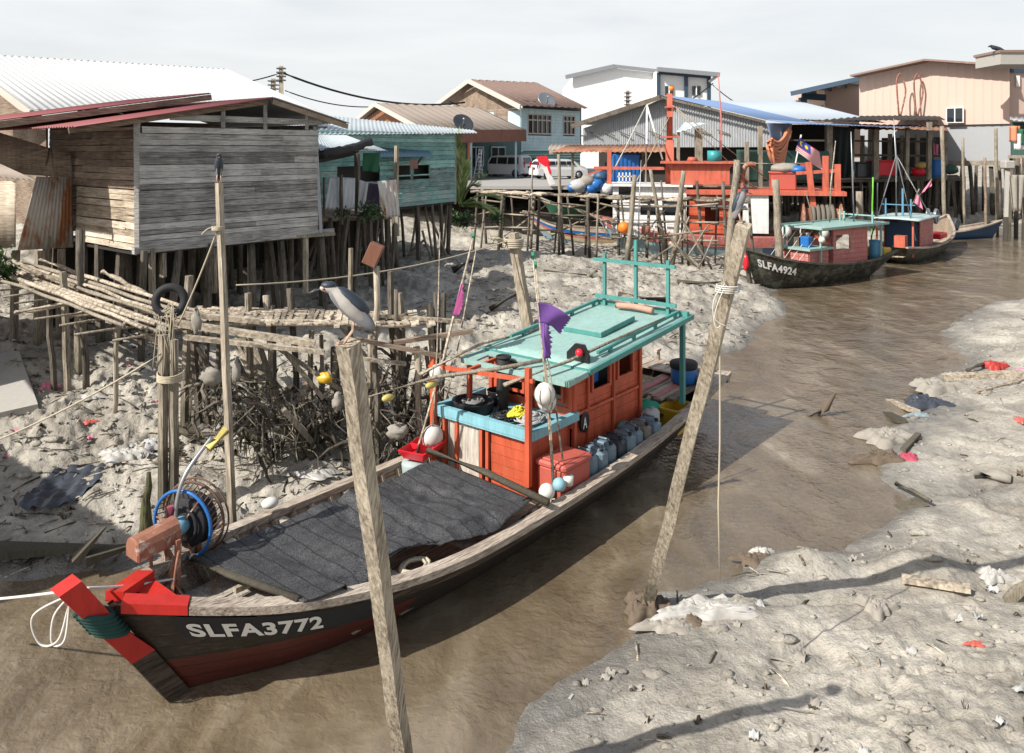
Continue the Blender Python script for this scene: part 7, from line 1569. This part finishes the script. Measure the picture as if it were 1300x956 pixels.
# ------------------------------------------------------------------ cars
def car(label, mid, hd, mat, L=4.1, W=1.65, Hh=1.65, kind='van'):
    t_ = thing(kind, label, 'car', (mid[0],mid[1],3.58), math.atan2(hd[1],hd[0]))
    pf = [(-L/2,.35),(-L/2-.02,.75),(-L/2+.04,.98),(-L/2+.28,Hh-.10),(-L/2+.5,Hh),(L*.12,Hh-.02),(L*.22,Hh-.12),(L*.34,1.0),(L*.46,.85),(L/2,.62),(L/2,.3),(L*.4,.22),(-L*.4,.22)]
    m = MB(); n = len(pf); secs = [(-W/2+.12,.97),(-W/2+.03,1.0),(W/2-.03,1.0),(W/2-.12,.97)]
    def wy(z, s): return s*(W/2-.0 if z < 1.0 else W/2-.16*(z-1.0)/(Hh-1.0))
    vs = [(x, wy(z,1), z) for x, z in pf]+[(x, wy(z,-1), z) for x, z in pf]
    m.add(vs, [tuple(range(n-1,-1,-1)), tuple(range(n,2*n))]+[(i,(i+1)%n,(i+1)%n+n,i+n) for i in range(n)]); part('body', m, mat, t_)
    for s_ in (1,-1):
        for (xa, xb) in ((-L*.40,-L*.16),(-L*.14,L*.06),(L*.08,L*.22)):
            za, zb_ = 1.03, Hh-.17; m = MB(); q = [(xa+(.06 if xa < -L*.3 else 0), wy(za,s_)+.012*s_, za),(xb+(.12 if xb > L*.2 else 0), wy(za,s_)+.012*s_, za),(xb-(.12 if xb > L*.2 else 0), wy(zb_,s_)+.012*s_, zb_),(xa+(.10 if xa < -L*.3 else 0), wy(zb_,s_)+.012*s_, zb_)]
            m.prism(q if s_ < 0 else q[::-1], (0,-.01*s_,0)); part('side_window', m, 'glass', t_)
        for x in (-L*.32, L*.32):
            m = MB(); m.lathe([(.001,-.1),(.26,-.1),(.30,-.08),(.31,0),(.30,.08),(.26,.1),(.001,.1)], (x,s_*(W/2-.08),.31), 20, Matrix.Rotation(math.pi/2,3,'X')); w_ = part('wheel', m, 'black', t_)
            m = MB(); m.lathe([(.001,-.115),(.17,-.115),(.18,.0),(.17,.115),(.001,.115)], (x,s_*(W/2-.08),.31), 14, Matrix.Rotation(math.pi/2,3,'X')); part('rim', m, 'steel', t_, up=w_)
        m = MB(); m.box((-L/2+.02,s_*(W/2-.14),1.0),(.08,.16,.5)); part('tail_lamp', m, 'lamp_red', t_)
    m = MB(); q = [(-L/2+.06,W/2-.25,1.05),(-L/2+.06,-W/2+.25,1.05),(-L/2+.24,-W/2+.3,Hh-.17),(-L/2+.24,W/2-.3,Hh-.17)]; m.prism([(a-.03,b,c) for a,b,c in q][::-1], (.02,0,0)); part('rear_window', m, 'glass', t_)
    m = MB(); m.box((-L/2-.03,0,.45),(.1,W-.1,.28)); part('bumper', m, mat, t_); m = MB(); m.box((-L/2-.06,0,.78),(.03,.5,.14)); part('number_plate', m, 'black', t_)
    return t_
car('silver white people carrier parked beside the shaded porch', (-.5,61.5), (-.86,.5), plain('silver car paint', (.72,.72,.73), .3, .1, mott=.03), 4.2, 1.7, 1.7, 'van')
car('white hatchback parked right of the people carrier', (3.4,57.5), (.93,.36), 'car_white', 3.9, 1.65, 1.45, 'parked_car')
car('dark car parked behind the white hatchback', (2.2,66), (.5,.86), 'car_dark', 4.2, 1.7, 1.5, 'parked_car')
m = MB()
for s_ in (-1,1): m.beam(Q(608,226,55), Q(610+2*s_,189,56), .06); m.beam(Q(601,226,55.5), Q(609,189,56), .05) if s_ > 0 else None; m.beam(Q(613,226,55), Q(610,189,56), .06) if s_ > 0 else None
for k in range(6): m.beam(Q(603+k,220-5*k,55.3), Q(611.5,220-5*k,55), .05)
single('stepladder', m, 'steel', 'pale stepladder standing at the porch of the brown roofed house', 'ladder')
m = MB(); m.lathe([(.001,0),(.5,0),(.55,.5),(.4,.9),(.001,.95)], (7.6,52,3.6), 14); single('white_bundle', m, 'white_cl', 'round white bundle beside the shed at the end of the road', 'bundle')
# ------------------------------------------------------------------ palm and shrubs
pl = thing('nipa_palm', 'bushy palm with long fronds growing beside the teal house corner', 'palm', tuple(Q(583,290,34.5)))
def frond(a, d, L, drop, mat_i=0):
    m = MB(); a = V(a); d = V(d).normalized(); N = 16; pts = []
    for i in range(N+1): t_ = i/N; pts.append(a+d*L*t_+V((0,0,-drop*t_*t_*L)))
    m.tube(pts, [.035*(1-i/N)+.006 for i in range(N+1)], 5)
    for i in range(2, N+1):
        for k in range(3):
            p_ = pts[i-1].lerp(pts[i], k/3); tt = (pts[i]-pts[i-1]).normalized(); sd = tt.cross(ZUP).normalized()
            for s_ in (-1,1):
                l_ = L*.24*math.sin(math.pi*(i+.5)/(N+2))**.5+.12; e_ = (sd*s_*.6+tt*1.3+V((R_.uniform(-.1,.1),R_.uniform(-.1,.1),R_.uniform(-.25,.15)))).normalized()*l_; w_ = tt*.04
                m.add([p_-w_, p_+w_, p_+e_*.6+w_*.8-V((0,0,.03)), p_+e_, p_+e_*.6-w_*.8-V((0,0,.03))], [(0,1,2,3,4)])
    return m
base_ = Q(584,262,34.0)
for k, (dx, dz, L, dr) in enumerate(((-.25,1.9,2.6,.1),(-.1,2.2,3.5,.1),(.15,1.6,2.6,.25),(.5,1.2,2.4,.4),(.9,.8,2.2,.5),(1.2,.45,1.8,.45),(-.4,1.2,1.8,.4),(.3,.9,2.0,.5),(.7,.3,1.4,.4),(0,2.0,2.9,.15),(.25,2.0,2.4,.2),(1.0,.15,1.4,.3),(-.2,.7,1.4,.6),(.6,1.7,2.3,.35),(1.1,.7,1.7,.6))):
    part('frond', frond(base_, (dx, R_.uniform(-.5,.2), dz), L, dr), 'frond', pl, world=True)
def shrub(label, c, r, n, sc=(1,1,1), mat='leaf', cat='shrub', lf=.08):
    t_ = thing('shrub', label, cat, tuple(c)); m = MB(); c = V(c); rg = random.Random(int(c.x*100))
    cl = [c+V((rg.uniform(-1,1)*r*sc[0], rg.uniform(-1,1)*r*sc[1], rg.uniform(.1,1)*r*sc[2])) for _ in range(7)]
    for k in range(n):
        q = rg.choice(cl)+V((rg.gauss(0,.22)*r, rg.gauss(0,.22)*r, rg.gauss(0,.22)*r)); a = V((rg.uniform(-1,1),rg.uniform(-1,1),rg.uniform(-1,1))).normalized()*lf; b = a.cross(V((rg.uniform(-1,1),rg.uniform(-1,1),1))).normalized()*lf*.5
        m.add([q-a, q+b, q+a, q-b], [(0,1,2,3)])
    part('foliage', m, mat, t_, world=True); m = MB()
    for q in cl: m.tube([c, q], .015, 4)
    part('stem', m, 'post_dark', t_, world=True)
shrub('dark leafy shrub at the left edge below the tan plank wall', Q(-12,350,15.5), .4, 600, (1,1,1.4))
shrub('low green plants growing under the lean-to floor', Q(455,274,22.2), .5, 500, (1.5,.5,.4), lf=.06)
shrub('green creeper below the palm beside the pier posts', Q(605,285,37), .7, 700, (1.5,.5,.7), lf=.09)
shrub('dark green treetop showing behind the blue shed roof', Q(1040,150,85), 1.6, 900, (1.5,1,.5), cat='tree', lf=.25)
# ------------------------------------------------------------------ mud litter and single finds
def litter(name, mats, n, size, fn, seed, region):
    rg = random.Random(seed); m = MB(); xs = []; 
    while len(xs) < n:
        u, v = rg.uniform(*region[0]), rg.uniform(*region[1]); p_ = P(u, v, .6)
        if rg.random() < min(1, (p_.y/14)**1.0): xs.append((p_.x, p_.y))
    zs = ground(np.array([a for a,b in xs]), np.array([b for a,b in xs]))
    for (x, y), z in zip(xs, zs):
        if z < .05: continue
        if 0 < (V((x-BX,y-BY,0)).dot(V((-.632,-.775,0)))) < 12.3 and abs(V((x-BX,y-BY,0)).dot(V((.775,-.632,0)))) < 1.7: continue
        fn(m, V((x,y,float(z))), rg, rg.randrange(len(mats)))
    return tagp(m.build(name, mats), kind='stuff')
def twig(m, p_, rg, k):
    a = rg.uniform(0,6.28); l_ = rg.uniform(.08,.38)*(1 if rg.random() < .85 else 2); d = V((math.cos(a), math.sin(a), rg.uniform(-.1,.25)))*l_; m.tube([p_-d*.5+V((0,0,.01)), p_+V((0,0,.03)), p_+d*.5+V((0,0,.01))], [rg.uniform(.006,.016)]*3, 5, k)
def chip(m, p_, rg, k):
    s_ = rg.uniform(.012,.038); rot = Matrix.Rotation(rg.uniform(0,3),3,'Z') @ Matrix.Rotation(rg.uniform(-.6,.6),3,'X'); m.box(p_+V((0,0,s_*.25)), (s_*rg.uniform(1,3), s_, s_*.35), rot, k)
def clod(m, p_, rg, k):
    s_ = rg.uniform(.015,.05)*(1 if rg.random() < .93 else 2); o = len(m.v); sv = R_.getstate(); m.ball(p_+V((0,0,s_*.15)), s_, 7, 5, k, (rg.uniform(.8,1.9), 1, .55), None, .34)
def scrap(m, p_, rg, k):
    s_ = rg.uniform(.03,.09); a = rg.uniform(0,6.28); ax = V((math.cos(a),math.sin(a),0)); ay = V((-ax.y,ax.x,0)); ph = rg.uniform(0,6)
    m.grid(lambda u, v: p_+ax*(u-.5)*s_*2+ay*(v-.5)*s_*1.3+V((0,0,.02+.03*math.sin(u*7+ph)+.025*math.sin(v*9+u*5))), 5, 4, k, True)
LR = ((-20,640),(395,735)); RR = ((700,1330),(380,960))
litter('twigs', ['deck','post','post_dark'], 1100, 0, twig, 1, LR); litter('twigs', ['deck','post','rag'], 90, 0, twig, 2, RR)
M['clod'] = me.materials[0] if False else gnd.data.materials[0]
litter('mud_clods', ['clod'], 900, 0, clod, 3, LR); litter('mud_clods', ['clod'], 380, 0, clod, 4, RR)
litter('shell_chips', ['rag','bottle','concrete'], 700, 0, chip, 5, LR); litter('shell_chips', ['rag','bottle','concrete'], 90, 0, chip, 6, RR)
litter('plastic_litter', ['bottle','rag','grey_cl','rag','rag','pink','brown_rag','rag','rag','rag','brown_rag'], 300, 0, scrap, 7, LR); litter('plastic_litter', ['bottle','rag','rag','grey_cl','brown_rag','rag','rag'], 90, 0, scrap, 8, RR)
litter('twigs', ['deck','post','post_dark'], 700, 0, twig, 12, ((560,960),(330,430))); litter('mud_clods', ['clod'], 600, 0, clod, 13, ((420,1000),(325,430))); 
litter('shell_chips', ['rag','bottle'], 500, 0, chip, 14, ((1200,1330),(385,480)))
def lying(name, label, cat, u0, v0, u1, v1, w_, th_, mat, dz=.04, round_=False):
    a = GP(u0,v0); b = GP(u1,v1); a.z += dz; b.z += dz; m = MB()
    if round_: m.tube([a, a.lerp(b,.5)+V((0,0,.02)), b], [w_/2, w_*.45, w_*.35], 8, jit=.12)
    else: m = MB(); m.beam(a, b, w_, th_, up=(0,0,1))
    return single(name, m, mat, label, cat)
lying('driftwood_plank','long thick pale beam lying along the right bank below the red bag','driftwood',1197,484,1330,478,.26,.12,'deck',.10)
lying('driftwood_plank','thin plank lying just below the long beam on the right bank','driftwood',1240,500,1325,478,.12,.05,'deck',.05)
lying('driftwood_plank','short pale plank jutting into the water from the right bank','driftwood',1128,512,1164,527,.16,.07,'deck',.07)
lying('driftwood_plank','greenish broken board lying at the water edge left of the short pale plank','driftwood',1092,512,1120,530,.22,.05,'post',.06)
lying('driftwood_plank','dark plank end right of the greenish board at the water edge','driftwood',1125,528,1145,538,.2,.09,'post_dark',.05)
lying('driftwood_plank','pale plank lying flat on the mud near the right edge stake','driftwood',1145,742,1232,756,.14,.06,'deck',.08)
lying('driftwood_log','short log with dark broken end right of the pink rag','driftwood',1238,604,1284,612,.24,.1,'rag',.05, True)
lying('driftwood_plank','short stick beside the pink rag on the right bank','driftwood',1146,577,1166,556,.10,.05,'post',.08)
lying('driftwood_plank','flat weathered board at the bank edge below the foam swirl','driftwood',1130,655,1172,640,.3,.05,'post',.03)
lying('driftwood_stick','dark curved stick reaching over the water from the right bank','driftwood',1138,622,1182,644,.08,.05,'post',.10, True)
lying('driftwood_stick','dark stick on the upper right bank beside the red bag','driftwood',1228,474,1256,464,.1,.05,'post_dark',.08, True)
st_ = GP(1278,760); lone_post('stake', 'short pale stake leaning out of the mud at the right edge', (st_.x-.05,st_.y,st_.z-.1), (st_.x+.35,st_.y-.1,st_.z+.42), .13, 'post_pale', cat='stake')
# heaps of rag and rubbish at the leaning post foot
rg = random.Random(3)
def ragpile(label, u, v, r, mat, sc=(1,1,.5), name='rag', n=22):
    c = GP(u,v); m = MB(); s0 = rg.uniform(0,9)
    def fn(a, b):
        th = a*2*math.pi; rr = r*(b**.8)*(1+.28*math.sin(3*th+s0)+.18*math.sin(7*th+s0*2)); x_ = c.x+math.cos(th)*rr; y_ = c.y+math.sin(th)*rr; nz_ = float(fbm(np.array([x_*9*.25/r]), np.array([y_*9*.25/r]), 4, 40)[0]); q2 = float(fbm(np.array([x_*5/r]), np.array([y_*5/r]), 3, 60)[0]); z = (1-b**4)*(r*sc[2]*(.15+.55*nz_)+r*.30*abs(q2-.5)*2+r*.10*q2); return c+V((math.cos(th)*rr*sc[0], math.sin(th)*rr*sc[1], max(-.05, z)))
    m.grid(fn, 48, n, 0, True); return single(name, m, mat, label, 'rag')
ragpile('twisted brown cloth heaped round the foot of the long leaning post', 822,775,.30,'brown_rag',(1,.9,1.0)); ragpile('muddy pale rag spread left of the leaning post foot', 850,797,.22,'rag',(1.6,.7,.5)); ragpile('grey white plastic sheet crumpled right of the leaning post foot', 900,778,.32,'bottle',(1.9,.7,.5)); ragpile('brown torn cloth at the centre of the rubbish strip by the post', 872,785,.22,'brown_rag',(1.4,.8,.6)); ragpile('pale shredded plastic at the right end of the rubbish strip', 930,770,.22,'rag',(1.7,.6,.5))
ragpile('dirty white bundle at the water edge left of the mud mound', 968,704,.15,'bottle',(1,.8,.9)); ragpile('brown rag under the dirty white bundle at the water edge', 957,712,.2,'brown_rag',(1.3,.8,.5)); ragpile('knotted tan rag lying in the middle of the right bank', 1113,772,.20,'rag',(1,1,.9)); ragpile('white plastic bag on the mud by the pale plank', 1262,733,.16,'bottle',(1.2,1,.8)); 
ragpile('pale rags bundled on the bank corner beside the short plank', 1195,495,.5,'rag',(1.3,.9,.7)); ragpile('grey crumpled plastic below the rag bundle on the bank corner', 1177,515,.42,'plastic_sheet',(1.2,.8,.5)); ragpile('pale blue plastic scrap at the water beside the bank corner', 1166,528,.18,plain('muddy pale blue plastic', (.28,.36,.38), .6, mott=.5),(1.5,.6,.4)); ragpile('shredded pale rubbish at the bank edge above the pink rag', 1128,560,.42,'rag',(1.3,.8,.6)); ragpile('brown sodden heap at the bank edge left of the pink rag', 1118,585,.32,'brown_rag',(1.5,.8,.6)); ragpile('bright pink rag on the right bank', 1155,583,.17,plain('muddy pink cloth', (.50,.08,.13), .8, mott=.6),(1,1,.8)); ragpile('bright red plastic bag on the right bank behind the beam', 1264,468,.30,plain('muddy red plastic', (.50,.05,.04), .5, mott=.6),(.9,.8,1.0)); ragpile('small pink scrap at the right edge of the picture', 1298,472,.14,'pink',(1,1,1)); ragpile('small red scrap on the far side of the right bank', 1297,535,.12,'pink_pl',(1,1,1)); ragpile('reddish brick scrap near the lower right corner', 1238,818,.06,'pink_pl',(1.8,.8,.6))
ragpile('pink plastic sheet lying in the shaded mud under the walkway', 62,492,.2,'pink',(.8,1,.6)); ragpile('dull crimson rag lying on the left mud bank', 113,536,.09,'pink_pl',(1.6,1,.5)); ragpile('broad pale bag lying on the left mud by the pile pair', 157,580,.30,'bottle',(1.3,.7,.4)); ragpile('grey bag by the pile pair on the left bank', 195,568,.22,'grey_cl',(1.0,.7,.9)); ragpile('crumpled white bag near the net on the left mud', 398,603,.22,'bottle',(1.8,.7,.35)); ragpile('round cream pot lid on the shaded mud', 78,433,.18,'rag',(1.3,.9,.6)); ragpile('pale paper scraps right of the tall thin pole', 350,555,.22,'rag',(1.4,.7,.5)); ragpile('tan sacking on the mud under the jetty', 250,555,.20,'rag',(1.2,.8,.6)); ragpile('clear white bag on the mud between jetty and boat', 500,560,.26,'bottle',(1,.8,1.0)); ragpile('flattened white carton on the left bank', 115,505,.14,'bottle',(1.6,.8,.5))
# black plastic sheet half buried
c0_ = GP(85,622); m = MB()
def bs(u, v):
    x = c0_.x+(u-.5)*1.0*(1-.35*abs(v-.5)); y = c0_.y+(v-.5)*1.4*(1-.4*abs(u-.5)); return V((x, y, G(x,y)*.5+c0_.z*.5+.075+.02*math.sin(u*23+v*9)+.018*math.sin(v*31-u*13)))
m.grid(bs, 26, 22, 0, True); single('black_plastic_sheet', m, 'plastic_sheet', 'wrinkled black plastic sheet half buried in the shaded left mud', 'plastic sheet')
# concrete slab at the left
a = GP(-40,540); b = GP(48,520); c = GP(24,455); d = GP(-40,462); m = MB()
m.quad(a+V((0,0,.10)), b+V((0,0,.10)), c+V((0,0,.16)), d+V((0,0,.16)), .16); single('concrete_slab', m, 'concrete', 'pale tilted concrete slab lying at the left edge of the mud', 'slab')
# mossy stump and wreck timbers
a = GP(183,698); lone_post('broken_pile', 'jagged mossy broken pile standing at the water behind the bow', (a.x,a.y,a.z-.3), tuple(Q(188,600,a.y)), .30, wood('mossy rotten pile', (.03,.028,.018), (.13,.12,.06), (20,20,2), stain=(.08,.10,.03)), False, 'pile', w1=.06, jit=.02)
for k, (u0,v0,u1,v1,w_,lb) in enumerate(((95,712,135,668,.22,'pointed dark wreck timber rising from the left waterline'),(-20,700,170,694,.30,'long dark wreck timber lying along the left waterline'),(110,708,175,690,.28,'dark curved plank between wreck timbers and broken pile'),(103,657,142,661,.06,'thin stick lying on the shaded mud near the black sheet'))):
    a, b = P(u0,v0,.25), P(u1,v1,.30 if k else .62); m = MB(); m.beam(a, b, w_*1.1, w_*.45, w_*.15); single('wreck_timber', m, 'post_dark', lb, 'timber')
# branch with cloth sticking out of the river and the sticks of the far mud
a = P(1040,528,0); m = MB(); m.tube([a, a+V((.12,0,.18)), a+V((.35,0,.5))], [.05,.09,.02], 7, jit=.2); m.tube([a+V((-.25,0,0)), a+V((.05,0,.1))], .05, 6); single('river_snag', m, 'brown_rag', 'torn snag sticking out of the river with a ripple around it', 'snag')
for k, (u0,v0,u1,v1,w_,lb) in enumerate(((655,395,640,370,.0,''),(622,395,658,372,.18,'dark plank leaning in the mud left of the short thick post'),(598,300,622,330,.0,''),(748,352,758,343,.2,'short broken board stuck in mud in front of the pier'),(575,345,600,330,.25,'dark leaning timber below the palm'),(690,345,745,350,.08,'thin stick lying in front of the pier posts'),(785,378,845,382,.3,'black sodden log half sunk in front of the pier end'),(860,360,925,360,.22,'dark pipe lying between pier and black boat'))):
    if w_: a, b = GP(u0,v0), Q(u1,v1,GP(u0,v0).y); b.z = max(b.z, G(b.x,b.y)+.05); m = MB(); m.tube([a+V((0,0,.05)), b], [w_*.5,w_*.4], 7, jit=.12); single('mud_timber', m, 'post_dark' if k != 3 else 'post', lb, 'timber')
# unseen hut added outside the frame, roof shaped to shade the mud under the walkway
sh_ = thing('shadow_hut', 'added unseen plank hut left of the frame, roof shaped to cast shade', 'shed', (-15,14,3))
for a_, b_ in (((-12.7,13.2),(-12.9,17.2)),((-16.0,16.5),(-12.7,13.2)),((-12.9,17.2),(-16.8,17.5))): m = MB(); planks(m, b_, a_, 2.6, 4.6, .15, .022); part('wall', m, 'brown_wood', sh_, world=True)
m = MB(); m.corr((-12.3,12.3,4.75),(-12.6,17.6,4.75),(-17.2,17.8,5.3),(-16.2,16.4,5.2),.13,.018); part('roof', m, 'zinc', sh_, world=True)
stilts(sh_, [(-12.8,13.3),(-12.9,15.2),(-13,17),(-14.4,14.9),(-16,16.6),(-16.7,17.4)], 2.7, .15)
